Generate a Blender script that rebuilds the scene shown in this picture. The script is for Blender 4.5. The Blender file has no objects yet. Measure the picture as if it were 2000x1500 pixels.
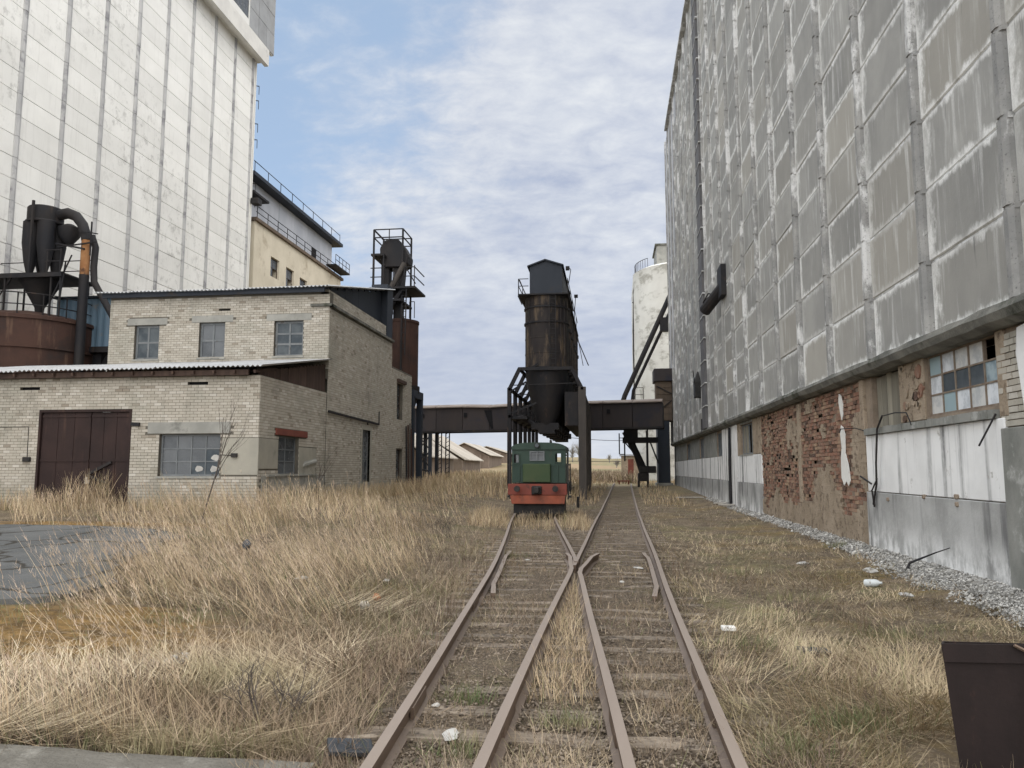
import bpy, bmesh, math, random
import numpy as np
from mathutils import Vector, Matrix
R = math.radians
rnd = random.Random(7)
npr = np.random.default_rng(11)
sc = bpy.context.scene
col = sc.collection

# ------------------------------------------------------------------ camera
CAMZ = 1.9
YAW, PITCH, FPX = R(7.25), R(6.353), 1500.0
cam_d = bpy.data.cameras.new('camera')
cam_d.sensor_width = 36.0
cam_d.lens = 27.0
cam_d.clip_start = 0.05
cam_d.clip_end = 4000
cam = bpy.data.objects.new('camera', cam_d)
col.objects.link(cam)
cam.location = (0, 0, CAMZ)
cam.rotation_euler = (R(90) + PITCH, 0, YAW)
sc.camera = cam

# ------------------------------------------------------------------ world
SUN_EL, SUN_AZ = 52.0, 174.0            # azimuth clockwise from +Y (along the tracks): behind the camera, to its right
w = bpy.data.worlds.new('World')
sc.world = w
w.use_nodes = True
nt = w.node_tree
nt.nodes.clear()
N = nt.nodes.new
lk = nt.links.new
out = N('ShaderNodeOutputWorld')
bg = N('ShaderNodeBackground')
bg.inputs['Strength'].default_value = 0.065
sky = N('ShaderNodeTexSky')
sky.sky_type = 'NISHITA'
sky.sun_disc = False
sky.sun_elevation = R(SUN_EL)
sky.sun_rotation = R(SUN_AZ)
sky.air_density = 1.0
sky.dust_density = 1.6
sky.ozone_density = 1.2


def wmath(op, a, b=None, clamp=False):
    n = N('ShaderNodeMath')
    n.operation = op
    n.use_clamp = clamp
    for i, q in enumerate((a, b)):
        if q is None:
            continue
        if isinstance(q, (int, float)):
            n.inputs[i].default_value = q
        else:
            lk(q, n.inputs[i])
    return n.outputs[0]


tc = N('ShaderNodeTexCoord')
sep = N('ShaderNodeSeparateXYZ')
lk(tc.outputs['Generated'], sep.inputs[0])
zz = wmath('ADD', wmath('MAXIMUM', sep.outputs[2], 0.0), 0.30)
cx_ = wmath('DIVIDE', sep.outputs[0], zz)
cy_ = wmath('DIVIDE', sep.outputs[1], zz)
comb = N('ShaderNodeCombineXYZ')
lk(cx_, comb.inputs[0])
lk(cy_, comb.inputs[1])


def wnoise(scale, detail, rough, dist, off=(0, 0, 0), rot=0.0, sx=1.0):
    m = N('ShaderNodeMapping')
    m.inputs['Location'].default_value = off
    m.inputs['Rotation'].default_value = (0, 0, rot)
    m.inputs['Scale'].default_value = (sx, 1, 1)
    lk(comb.outputs[0], m.inputs[0])
    n = N('ShaderNodeTexNoise')
    n.inputs['Scale'].default_value = scale
    n.inputs['Detail'].default_value = detail
    n.inputs['Roughness'].default_value = rough
    n.inputs['Distortion'].default_value = dist
    lk(m.outputs[0], n.inputs['Vector'])
    return n.outputs['Fac']


n_big = wnoise(1.1, 3, 0.5, 0.2, (3.1, 1.7, 0))
n_mid = wnoise(3.6, 8, 0.60, 0.12, (0.3, 5.2, 0), R(25), 0.85)
n_fine = wnoise(15, 8, 0.62, 0.25, (7.3, 2.2, 0), R(-15), 0.7)
# the cloud sheet lies low and to the right, the upper left is open blue
side = wmath('ADD', wmath('MULTIPLY', sep.outputs[0], 2.0), wmath('MULTIPLY', sep.outputs[2], -1.2))
dens = wmath('ADD', wmath('MULTIPLY', n_mid, 1.0), wmath('MULTIPLY', n_big, 0.55))
dens = wmath('ADD', dens, wmath('MULTIPLY', n_fine, 0.62))
dens = wmath('ADD', dens, 0.47)
dens = wmath('ADD', dens, side)
cov = N('ShaderNodeMapRange')
cov.interpolation_type = 'SMOOTHSTEP'
cov.inputs['From Min'].default_value = 0.22
cov.inputs['From Max'].default_value = 0.78
lk(dens, cov.inputs[0])
lumn = N('ShaderNodeMapRange')
lumn.inputs['From Min'].default_value = 0.34
lumn.inputs['From Max'].default_value = 0.64
lumn.inputs['To Min'].default_value = 0.0
lumn.inputs['To Max'].default_value = 1.0
lk(wmath('ADD', wmath('MULTIPLY', n_mid, 0.5), wmath('MULTIPLY', n_fine, 0.5)), lumn.inputs[0])
ccol = N('ShaderNodeMix')
ccol.data_type = 'RGBA'
ccol.inputs[6].default_value = (2.02, 2.25, 2.86, 1)
ccol.inputs[7].default_value = (3.65, 3.75, 3.88, 1)
lowf = N('ShaderNodeMapRange')
lowf.interpolation_type = 'SMOOTHSTEP'
lowf.inputs['From Min'].default_value = 0.06
lowf.inputs['From Max'].default_value = 0.36
lowf.inputs['To Min'].default_value = 0.30
lowf.inputs['To Max'].default_value = 1.0
lk(sep.outputs[2], lowf.inputs[0])
glow = N('ShaderNodeMapRange')
glow.interpolation_type = 'SMOOTHSTEP'
glow.inputs['From Min'].default_value = 0.0
glow.inputs['From Max'].default_value = 0.12
glow.inputs['To Min'].default_value = 0.55
glow.inputs['To Max'].default_value = 0.0
lk(sep.outputs[2], glow.inputs[0])
lk(wmath('ADD', wmath('MULTIPLY', lumn.outputs[0], lowf.outputs[0]), glow.outputs[0], True), ccol.inputs[0])
smix = N('ShaderNodeMix')
smix.data_type = 'RGBA'
lk(wmath('MULTIPLY', cov.outputs[0], 0.92), smix.inputs[0])
# thin high veil: the open sky is pale
veil = N('ShaderNodeMix')
veil.data_type = 'RGBA'
veil.inputs[0].default_value = 0.75
veil.inputs[7].default_value = (1.85, 2.42, 3.2, 1)
lk(sky.outputs[0], veil.inputs[6])
lk(veil.outputs[2], smix.inputs[6])
lk(ccol.outputs[2], smix.inputs[7])
lk(smix.outputs[2], bg.inputs[0])
lk(bg.outputs[0], out.inputs[0])

# ------------------------------------------------------------------ sun (veiled)
sun_d = bpy.data.lights.new('sun', 'SUN')
sun_d.energy = 1.5
sun_d.angle = R(140)
sun_d.color = (1.0, 0.95, 0.87)
sun = bpy.data.objects.new('sun', sun_d)
col.objects.link(sun)
az = R(SUN_AZ)
sdir = Vector((math.sin(az) * math.cos(R(SUN_EL)), math.cos(az) * math.cos(R(SUN_EL)), math.sin(R(SUN_EL))))
sun.rotation_euler = sdir.to_track_quat('Z', 'Y').to_euler()
sun.location = (30, -60, 80)

sc.view_settings.view_transform = 'Standard'
sc.view_settings.look = 'None'
sc.view_settings.exposure = 1.82
sc.view_settings.gamma = 1
sc.view_settings.use_curve_mapping = False


# ------------------------------------------------------------------ helpers: survey
def pray(u, v):
    x, y, z = (u - 1000) / FPX, 1.0, -(v - 750) / FPX
    fw = (-math.sin(YAW) * math.cos(PITCH), math.cos(YAW) * math.cos(PITCH), math.sin(PITCH))
    rt = (math.cos(YAW), math.sin(YAW), 0)
    up = (math.sin(YAW) * math.sin(PITCH), -math.cos(YAW) * math.sin(PITCH), math.cos(PITCH))
    return tuple(fw[i] + rt[i] * x + up[i] * z for i in range(3))


def aX(u, v, X):
    d = pray(u, v)
    t = X / d[0]
    return Vector((X, d[1] * t, CAMZ + d[2] * t))


def aY(u, v, Y):
    d = pray(u, v)
    t = Y / d[1]
    return Vector((d[0] * t, Y, CAMZ + d[2] * t))


def sm(a, b, v):
    t = min(1.0, max(0.0, (v - a) / (b - a)))
    return t * t * (3 - 2 * t)


def zg(x, y):
    return (.62 * sm(-2.5, -10, x) * sm(4, 20, y) + .45 * sm(30, 75, y) + .1 * sm(3.5, 5.6, x)
            + 5.0 * sm(105, 260, y))


def zgv(x, y):
    def s(a, b, v):
        t = np.clip((v - a) / (b - a), 0, 1)
        return t * t * (3 - 2 * t)
    return (.62 * s(-2.5, -10, x) * s(4, 20, y) + .45 * s(30, 75, y) + .1 * s(3.5, 5.6, x) + 5.0 * s(105, 260, y))


def aG(u, v):
    d = pray(u, v)
    t = 1.0
    while t < 400:
        x, y, z = d[0] * t, d[1] * t, CAMZ + d[2] * t
        if z < zg(x, y):
            break
        t *= 1.003
    return Vector((x, y, zg(x, y)))


# value noise for laying things out
_vn = np.random.default_rng(5).random((64, 64, 64))


def vnoise(x, y, z=0.0):
    x, y, z = np.asarray(x, float), np.asarray(y, float), np.asarray(z, float)
    xi, yi, zi = np.floor(x).astype(int), np.floor(y).astype(int), np.floor(z).astype(int)
    xf, yf, zf = x - xi, y - yi, z - zi
    xf, yf, zf = [q * q * (3 - 2 * q) for q in (xf, yf, zf)]
    r = 0
    for dx in (0, 1):
        for dy in (0, 1):
            for dz in (0, 1):
                wgt = (xf if dx else 1 - xf) * (yf if dy else 1 - yf) * (zf if dz else 1 - zf)
                r = r + wgt * _vn[(xi + dx) % 64, (yi + dy) % 64, (zi + dz) % 64]
    return r


def fbm(x, y, z=0.0, o=4):
    s, a, t = 0, 1.0, 0
    for i in range(o):
        s = s + a * vnoise(np.asarray(x) * 2 ** i + 7.3 * i, np.asarray(y) * 2 ** i + 3.1 * i, np.asarray(z) * 2 ** i)
        t += a
        a *= .5
    return s / t


# ------------------------------------------------------------------ helpers: objects
class MB:
    def __init__(self):
        self.v, self.f = [], []

    def quad(self, a, b, c, d):
        n = len(self.v)
        self.v += [tuple(a), tuple(b), tuple(c), tuple(d)]
        self.f.append((n, n + 1, n + 2, n + 3))
        return self

    def box(self, x0, x1, y0, y1, z0, z1):
        n = len(self.v)
        self.v += [(x0, y0, z0), (x1, y0, z0), (x1, y1, z0), (x0, y1, z0), (x0, y0, z1), (x1, y0, z1), (x1, y1, z1), (x0, y1, z1)]
        for q in ((3, 2, 1, 0), (4, 5, 6, 7), (0, 1, 5, 4), (1, 2, 6, 5), (2, 3, 7, 6), (3, 0, 4, 7)):
            self.f.append(tuple(n + i for i in q))
        return self

    def hexa(self, b, t):
        """bottom and top rings of equal length"""
        n, k = len(self.v), len(b)
        self.v += [tuple(p) for p in b] + [tuple(p) for p in t]
        self.f.append(tuple(n + i for i in range(k))[::-1])
        self.f.append(tuple(n + k + i for i in range(k)))
        for i in range(k):
            j = (i + 1) % k
            self.f.append((n + i, n + j, n + k + j, n + k + i))
        return self

    def bar(self, p, q, w, h=None):
        p, q = Vector(p), Vector(q)
        h = h or w
        d = (q - p).normalized()
        s = d.cross(Vector((0, 0, 1)))
        if s.length < 1e-3:
            s = Vector((1, 0, 0))
        s.normalize()
        t = s.cross(d)
        s, t = s * w / 2, t * h / 2
        self.hexa([p - s - t, p + s - t, p + s + t, p - s + t], [q - s - t, q + s - t, q + s + t, q - s + t])
        return self

    def tube(self, pts, r, n=8, cap=True):
        pts = [Vector(p) for p in pts]
        rs = r if isinstance(r, (list, tuple)) else [r] * len(pts)
        base = len(self.v)
        s = None
        for i, p in enumerate(pts):
            d = (pts[min(i + 1, len(pts) - 1)] - pts[max(i - 1, 0)]).normalized()
            if s is None:
                s = d.cross(Vector((0, 0, 1)))
                if s.length < 1e-2:
                    s = d.cross(Vector((1, 0, 0)))
            s = (s - d * s.dot(d))
            s.normalize()
            t = d.cross(s)
            for k in range(n):
                a = 2 * math.pi * k / n
                self.v.append(tuple(p + (s * math.cos(a) + t * math.sin(a)) * rs[i]))
        for i in range(len(pts) - 1):
            for k in range(n):
                j = (k + 1) % n
                self.f.append((base + i * n + k, base + i * n + j, base + (i + 1) * n + j, base + (i + 1) * n + k))
        if cap:
            self.f.append(tuple(base + k for k in range(n))[::-1])
            self.f.append(tuple(base + (len(pts) - 1) * n + k for k in range(n)))
        return self

    def lathe(self, cx, cy, prof, n=24, cap=True, a0=0.0, sy=1.0):
        base = len(self.v)
        for (r, z) in prof:
            for k in range(n):
                a = a0 + 2 * math.pi * k / n
                self.v.append((cx + r * math.cos(a), cy + sy * r * math.sin(a), z))
        for i in range(len(prof) - 1):
            for k in range(n):
                j = (k + 1) % n
                self.f.append((base + i * n + k, base + i * n + j, base + (i + 1) * n + j, base + (i + 1) * n + k))
        if cap:
            self.f.append(tuple(base + k for k in range(n))[::-1])
            self.f.append(tuple(base + (len(prof) - 1) * n + k for k in range(n)))
        return self

    def prism_y(self, poly, y0, y1):
        return self.hexa([(x, y0, z) for x, z in poly][::-1], [(x, y1, z) for x, z in poly][::-1])

    def prism_x(self, poly, x0, x1):
        return self.hexa([(x0, y, z) for y, z in poly], [(x1, y, z) for y, z in poly])

    def prism_z(self, poly, z0, z1):
        return self.hexa([(x, y, z0) for x, y in poly], [(x, y, z1) for x, y in poly])

    def build(self, name, mat, parent=None, smooth=False, bevel=0.0, fix=False):
        o0 = wloc(parent) if parent else Vector((0, 0, 0))
        me = bpy.data.meshes.new(name)
        me.from_pydata([(x - o0[0], y - o0[1], z - o0[2]) for x, y, z in self.v], [], self.f)
        if bevel or fix:
            bm = bmesh.new()
            bm.from_mesh(me)
            bmesh.ops.recalc_face_normals(bm, faces=bm.faces)
            if bevel:
                bmesh.ops.bevel(bm, geom=[e for e in bm.edges if len(e.link_faces) == 2 and e.calc_face_angle(0) > .5],
                                offset=bevel, segments=1, affect='EDGES', clamp_overlap=True)
            bm.to_mesh(me)
            bm.free()
        me.materials.append(mat)
        if smooth:
            me.polygons.foreach_set('use_smooth', [True] * len(me.polygons))
            me.set_sharp_from_angle(angle=R(40))
        o = bpy.data.objects.new(name, me)
        col.objects.link(o)
        if parent:
            o.parent = parent
        return o


def wloc(o):
    p = Vector((0, 0, 0))
    while o:
        p = p + o.location
        o = o.parent
    return p


def tag(o, label=None, cat=None, group=None, kind=None):
    for k, val in (('label', label), ('category', cat), ('group', group), ('kind', kind)):
        if val:
            o[k] = val
    return o


def thing(name, label, cat, loc=(0, 0, 0), group=None):
    o = bpy.data.objects.new(name, None)
    o.empty_display_size = .3
    col.objects.link(o)
    o.location = loc
    return tag(o, label, cat, group)


def np_mesh(name, verts, faces, mat, parent=None):
    """verts (n,3) array, faces (m,k) array, all the same k"""
    me = bpy.data.meshes.new(name)
    m, k = faces.shape
    me.vertices.add(len(verts))
    me.vertices.foreach_set('co', np.ascontiguousarray(verts, dtype=np.float32).ravel())
    me.loops.add(m * k)
    me.loops.foreach_set('vertex_index', np.ascontiguousarray(faces, dtype=np.int32).ravel())
    me.polygons.add(m)
    me.polygons.foreach_set('loop_start', np.arange(0, m * k, k, dtype=np.int32))
    me.update(calc_edges=True)
    me.materials.append(mat)
    o = bpy.data.objects.new(name, me)
    col.objects.link(o)
    if parent:
        o.parent = parent
    return o


# ------------------------------------------------------------------ helpers: materials
class M:
    def __init__(self, name, rough=.85, metal=0.0):
        self.m = bpy.data.materials.new(name)
        self.m.use_nodes = True
        self.t = self.m.node_tree
        self.b = self.t.nodes['Principled BSDF']
        self.b.inputs['Roughness'].default_value = rough
        self.b.inputs['Metallic'].default_value = metal
        self.b.inputs['Specular IOR Level'].default_value = .3
        self.geo = self.n('ShaderNodeNewGeometry')
        self.oi = None

    def n(self, t):
        return self.t.nodes.new(t)

    def l(self, a, b):
        self.t.links.new(a, b)

    def put(self, sock, q):
        if hasattr(q, 'links') or isinstance(q, bpy.types.NodeSocket):
            self.l(q, sock)
        elif isinstance(q, tuple) and len(q) == 3 and sock.type == 'RGBA':
            sock.default_value = (*q, 1)
        else:
            sock.default_value = q

    def pos(self, sx=1, sy=1, sz=1, off=(0, 0, 0), src=None):
        mp = self.n('ShaderNodeMapping')
        mp.inputs['Scale'].default_value = (sx, sy, sz)
        mp.inputs['Location'].default_value = off
        self.l(src or self.geo.outputs['Position'], mp.inputs[0])
        return mp.outputs[0]

    def noise(self, scale=1, detail=5, rough=.6, dist=0, st=(1, 1, 1), off=(0, 0, 0), src=None):
        q = self.n('ShaderNodeTexNoise')
        q.inputs['Scale'].default_value = scale
        q.inputs['Detail'].default_value = detail
        q.inputs['Roughness'].default_value = rough
        q.inputs['Distortion'].default_value = dist
        self.l(self.pos(*st, off=off, src=src), q.inputs['Vector'])
        return q.outputs['Fac']

    def ramp(self, fac, a, b, lo=0., hi=1.):
        q = self.n('ShaderNodeMapRange')
        q.interpolation_type = 'SMOOTHSTEP'
        q.inputs['From Min'].default_value = a
        q.inputs['From Max'].default_value = b
        q.inputs['To Min'].default_value = lo
        q.inputs['To Max'].default_value = hi
        self.put(q.inputs[0], fac)
        return q.outputs[0]

    def mix(self, fac, a, b, mode='MIX'):
        q = self.n('ShaderNodeMix')
        q.data_type = 'RGBA'
        q.blend_type = mode
        self.put(q.inputs[0], fac)
        self.put(q.inputs[6], a)
        self.put(q.inputs[7], b)
        return q.outputs[2]

    def math(self, op, a, b=0., clamp=False):
        q = self.n('ShaderNodeMath')
        q.operation = op
        q.use_clamp = clamp
        self.put(q.inputs[0], a)
        self.put(q.inputs[1], b)
        return q.outputs[0]

    def sep(self, src=None):
        q = self.n('ShaderNodeSeparateXYZ')
        self.l(src or self.geo.outputs['Position'], q.inputs[0])
        return q.outputs

    def rand(self):
        """per loose piece and per object"""
        oi = self.n('ShaderNodeObjectInfo')
        s = self.math('ADD', self.math('MULTIPLY', oi.outputs['Random'], 7.31), self.math('MULTIPLY', self.geo.outputs['Random Per Island'], 5.77))
        return self.math('FRACT', s)

    def scale_v(self, c, f):
        q = self.n('ShaderNodeHueSaturation')
        self.put(q.inputs['Value'], f)
        self.put(q.inputs['Color'], c)
        return q.outputs[0]

    def done(self, c, bump=None, bs=.3, bd=.02, rough=None, extra=None):
        self.put(self.b.inputs['Base Color'], c)
        if bump is not None:
            q = self.n('ShaderNodeBump')
            q.inputs['Strength'].default_value = bs
            q.inputs['Distance'].default_value = bd
            self.l(bump, q.inputs['Height'])
            self.l(q.outputs[0], self.b.inputs['Normal'])
        if rough is not None:
            self.put(self.b.inputs['Roughness'], rough)
        return self.m


def simple(name, c1, c2, scale=2., st=(1, 1, 1), c3=None, t3=(.55, .7), s3=1.2, st3=(1, 1, 1), rough=.85, metal=0., bump=.25, bscale=25, bd=.01, var=0., island=False):
    m = M(name, rough, metal)
    c = m.mix(m.ramp(m.noise(scale, 6, .62, st=st), .3, .7), c1, c2)
    if c3:
        c = m.mix(m.ramp(m.noise(s3, 7, .65, st=st3, off=(3, 9, 4)), *t3), c, c3)
    if var:
        c = m.scale_v(c, m.ramp(m.rand(), 0, 1, 1 - var, 1 + var))
    return m.done(c, m.noise(bscale, 4, .6), bump, bd)


MT = {}


def mats():
    # -- right elevator: grey cast panels with pale lime bloom along the joints
    m = M('grey_concrete_panel', .9)
    r = m.rand()
    c = m.mix(m.ramp(m.noise(.8, 5, .6), .3, .7), (.325, .32, .30), (.265, .262, .248))
    c = m.mix(m.ramp(r, .45, 1.0, 0, .5), c, (.375, .35, .30))
    c = m.scale_v(c, m.ramp(m.math('FRACT', m.math('MULTIPLY', r, 13.7)), 0, 1, .9, 1.1))
    tco = m.n('ShaderNodeTexCoord').outputs['Object']
    ox, oy, oz = m.sep(tco)
    edz = m.math('SUBTRACT', .62, m.math('ABSOLUTE', oz))
    edy = m.math('SUBTRACT', 1.36, oy)
    ed = m.math('MINIMUM', edz, m.math('MULTIPLY', edy, .36))
    jit = m.noise(3.2, 7, .7, st=(1, 1, .55))
    ed2 = m.math('ADD', ed, m.math('MULTIPLY', m.math('SUBTRACT', jit, .5), -.50))
    lime = m.ramp(ed2, .0, .14, 1, 0)
    patch = m.ramp(m.noise(.42, 4, .6, off=(0, 2, 7)), .32, .56)
    lime = m.math('MULTIPLY', lime, m.ramp(patch, 0, 1, .55, 1))
    lime = m.math('MULTIPLY', lime, m.ramp(m.math('FRACT', m.math('MULTIPLY', r, 5.3)), .05, .55, .35, 1.05))
    runs = m.ramp(m.noise(1.0, 6, .65, st=(1, 5, .5), off=(1, 1, 4)), .50, .68)
    big = m.ramp(m.noise(.33, 4, .6, off=(5, 1.3, 2)), .44, .62)
    lime = m.math('MAXIMUM', lime, m.math('MULTIPLY', m.math('MULTIPLY', runs, big), .5))
    lime = m.math('MULTIPLY', lime, m.ramp(m.noise(28, 4, .7), .25, .6, .55, 1))
    c = m.mix(m.math('MULTIPLY', lime, .95), c, (.76, .76, .74))
    drip = m.math('MULTIPLY', m.ramp(m.noise(1.3, 5, .6, st=(1, 7, .6), off=(9, 3, 1)), .60, .72), m.ramp(oz, -.1, .62, 0, .75))
    c = m.mix(drip, c, (.12, .12, .12))
    MT['panel'] = m.done(c, m.noise(18, 6, .7), .35, .012)
    # -- ribs of the right elevator
    m = M('grey_rib_concrete', .9)
    c = m.mix(m.ramp(m.noise(1.4, 6, .6), .35, .68), (.22, .22, .215), (.33, .325, .31))
    c = m.mix(m.ramp(m.noise(1.1, 7, .7, st=(1, 2, .7), off=(4, 2, 8)), .50, .62, 0, .9), c, (.62, .62, .61))
    c = m.mix(m.ramp(m.noise(24, 3, .6), .58, .72, 0, .7), c, (.1, .1, .1))
    MT['rib'] = m.done(c, m.noise(14, 6, .7), .6, .02)
    MT['joint'] = simple('joint_mortar', (.50, .50, .485), (.32, .32, .31), 2.2, c3=(.68, .69, .7), t3=(.5, .6), s3=1.6, bump=.6)
    MT['ledge'] = simple('weathered_ledge_concrete', (.10, .10, .09), (.22, .215, .19), 1.6, st=(1, 1, 2), c3=(.045, .05, .035), t3=(.5, .65), s3=.9, bump=.6, bd=.03)
    MT['pipe_dark'] = simple('dark_drain_channel', (.10, .10, .105), (.15, .145, .145), 1.2, bump=.2)
    # -- left elevator: whitewashed panels
    m = M('whitewashed_concrete_panel', .88)
    c = m.mix(m.ramp(m.noise(.5, 6, .6), .3, .7), (.84, .835, .80), (.765, .76, .725))
    r = m.rand()
    worn = m.math('MULTIPLY', m.ramp(m.noise(1.7, 8, .72, st=(1, 1.2, 1.0)), .5, .66), m.ramp(m.noise(.16, 3, .5, off=(4, 4, 4)), .42, .62))
    c = m.mix(m.math('MULTIPLY', worn, .6), c, (.40, .395, .37))
    c = m.mix(m.ramp(m.noise(.9, 5, .6, st=(1, 6, .35)), .5, .75, 0, .20), c, (.45, .44, .41))
    c = m.scale_v(c, m.ramp(r, 0, 1, .95, 1.04))
    MT['wpanel'] = m.done(c, m.noise(14, 5, .6), .2, .01)
    MT['wrib'] = simple('rib_of_white_silo', (.36, .36, .365), (.50, .50, .495), 1.0, st=(1, 1, .5), c3=(.25, .25, .26), t3=(.5, .64), s3=.9, bump=.4)
    MT['wjoint'] = simple('white_silo_joint', (.70, .695, .67), (.74, .735, .70), 1.5)
    MT['wbeam'] = simple('white_beam', (.70, .69, .65), (.6, .59, .56), .8, c3=(.4, .4, .39), t3=(.6, .75), s3=.7)
    MT['gpanel'] = simple('grey_gallery_panel', (.33, .34, .35), (.27, .275, .28), .8, var=.08)
    # -- plinth of the right elevator
    m = M('stained_white_paint', .8)
    c = m.mix(m.ramp(m.noise(1.2, 5, .6), .3, .7), (.80, .80, .79), (.70, .70, .69))
    s1 = m.ramp(m.noise(1.0, 4, .55, st=(1, 2.2, .07), off=(2, 5.5, 0)), .51, .64)
    s2 = m.ramp(m.noise(1.0, 4, .6, st=(1, 11, .16), off=(7, 1.2, 3)), .60, .72, 0, .35)
    brk = m.ramp(m.noise(5, 5, .7, st=(1, 1, .6)), .25, .6, .35, 1)
    c = m.mix(m.math('MULTIPLY', m.math('MAXIMUM', s1, s2), brk), c, (.17, .17, .17))
    c = m.mix(m.ramp(m.noise(3.0, 7, .7, off=(3, 0, 1)), .62, .70, 0, .8), c, (.36, .34, .31))
    MT['wpaint'] = m.done(c, m.noise(20, 5, .65), .3, .01)
    m = M('stained_grey_plinth', .9)
    c = m.mix(m.ramp(m.noise(1.0, 6, .65), .3, .7), (.29, .29, .28), (.44, .44, .43))
    s1 = m.ramp(m.noise(1.0, 4, .55, st=(1, 2.6, .3), off=(2, 5, 0)), .50, .66, 0, .8)
    c = m.mix(s1, c, (.12, .12, .12))
    px, py, pz = m.sep()
    low = m.math('MULTIPLY', m.ramp(pz, .15, 1.0, 1, 0), m.ramp(m.noise(1.1, 6, .7, st=(1, 1.6, .8), off=(1, 8, 2)), .42, .6))
    c = m.mix(low, c, (.76, .76, .75))
    MT['gplinth'] = m.done(c, m.noise(16, 6, .7), .45, .015)
    MT['cpier'] = simple('grey_cement_render', (.16, .165, .15), (.27, .27, .25), 1.4, st=(1, 1, .6), c3=(.38, .38, .36), t3=(.58, .7), s3=1.8, bump=.5)
    MT['beige'] = simple('crumbling_beige_plaster', (.37, .30, .225), (.27, .215, .155), 1.6, st=(1, 1, .6), c3=(.16, .12, .085), t3=(.52, .66), s3=4.5, bump=.8, bd=.03)
    m = M('old_red_brick', .92)
    r = m.rand()
    c = m.mix(r, (.265, .135, .092), (.21, .13, .095))
    c = m.mix(m.ramp(m.math('FRACT', m.math('MULTIPLY', r, 9.13)), .55, 1, 0, .9), c, (.35, .245, .165))
    c = m.mix(m.ramp(m.math('FRACT', m.math('MULTIPLY', r, 23.7)), .72, .9, 0, .85), c, (.07, .045, .035))
    c = m.mix(m.ramp(m.noise(9, 5, .7), .5, .68, 0, .8), c, (.30, .24, .18))
    MT['rbrick'] = m.done(c, m.noise(30, 5, .7), .6, .01)
    MT['rmortar'] = simple('dark_mortar', (.19, .15, .115), (.28, .225, .17), 3, bump=.6)
    # -- silicate bricks
    m = M('grey_silicate_brick', .9)
    r = m.rand()
    c = m.mix(r, (.46, .425, .365), (.375, .345, .29))
    c = m.mix(m.ramp(m.math('FRACT', m.math('MULTIPLY', r, 17.3)), .74, 1, 0, .8), c, (.54, .51, .455))
    c = m.mix(m.ramp(m.math('FRACT', m.math('MULTIPLY', r, 41.3)), .9, 1, 0, .9), c, (.26, .225, .18))
    c = m.mix(m.ramp(m.noise(.55, 5, .65, st=(1, 1, 1.3)), .48, .7, 0, .65), c, (.335, .325, .275))
    c = m.mix(m.ramp(m.noise(1.0, 5, .6, st=(2.2, 2.2, .25), off=(3, 3, 3)), .58, .74, 0, .5), c, (.24, .23, .195))
    bz = m.sep()[2]
    damp = m.math('MULTIPLY', m.ramp(bz, .7, 1.7, 1, 0), m.ramp(m.noise(1.6, 6, .7, st=(1, 1, .6), off=(6, 2, 2)), .36, .62))
    c = m.mix(m.math('MULTIPLY', damp, .75), c, (.16, .155, .115))
    soot = m.math('MULTIPLY', m.ramp(m.noise(.7, 6, .7, off=(1, 7, 4)), .54, .70), .55)
    c = m.mix(soot, c, (.235, .22, .185))
    MT['brick'] = m.done(c, m.noise(35, 4, .6), .3, .006)
    MT['mortar'] = simple('grey_mortar', (.15, .135, .108), (.10, .092, .078), 2.5)
    MT['concrete'] = simple('plain_concrete', (.34, .335, .305), (.25, .25, .23), 1.3, c3=(.17, .17, .155), t3=(.55, .7), s3=1.7, bump=.35)
    MT['slab'] = simple('worn_dirty_slab', (.19, .18, .155), (.12, .112, .095), 2.2, c3=(.26, .25, .22), t3=(.55, .7), s3=4, bump=.8, bd=.03)
    MT['render'] = simple('grey_wall_render', (.37, .35, .295), (.29, .28, .24), .9, c3=(.2, .195, .165), t3=(.56, .7), s3=1.3, st3=(1, 1, .6), bump=.4)
    MT['slate'] = simple('asbestos_slate_roof', (.50, .51, .52), (.40, .41, .42), 1.5, c3=(.25, .25, .25), t3=(.58, .75), s3=.9, bump=.25)
    MT['darkwood'] = simple('dark_brown_boards', (.05, .032, .026), (.085, .055, .042), 1.2, st=(5, 5, .6), var=.2)
    m = M('rusty_gate_steel', .75)
    c = m.mix(m.ramp(m.noise(1.1, 6, .65), .3, .7), (.020, .0115, .011), (.034, .019, .017))
    c = m.mix(m.ramp(m.noise(1.0, 6, .6, st=(4, 4, .4)), .55, .75, 0, .6), c, (.08, .045, .033))
    MT['gate'] = m.done(c, m.noise(12, 5, .6), .25, .01)
    MT['bluemetal'] = simple('blue_corrugated_sheet', (.13, .21, .28), (.10, .155, .21), .9, st=(1, 1, .4), c3=(.19, .17, .15), t3=(.6, .75), s3=1.2, rough=.55)
    MT['darkmetal'] = simple('dark_blue_sheet', (.016, .022, .032), (.025, .031, .043), .6, st=(1, 1, .4), c3=(.045, .035, .03), t3=(.6, .75), rough=.6)
    # -- steel
    m = M('black_rusty_steel', .7)
    c = m.mix(m.ramp(m.noise(.9, 6, .65, st=(1, 1, .5)), .3, .72), (.012, .013, .017), (.027, .023, .022))
    c = m.mix(m.ramp(m.noise(1.6, 6, .7, st=(1, 1, .4), off=(4, 1, 1)), .58, .74, 0, .75), c, (.085, .055, .038))
    MT['steel'] = m.done(c, m.noise(10, 5, .6), .25, .01)
    m = M('sooty_bin_plate', .8)
    c = m.mix(m.ramp(m.noise(.55, 6, .65, st=(1, 1, .45)), .3, .7), (.018, .016, .018), (.038, .031, .028))
    c = m.mix(m.ramp(m.noise(1.1, 7, .7, st=(2.2, 2.2, .45), off=(4, 1, 1)), .48, .66, 0, .9), c, (.115, .085, .058))
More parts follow.
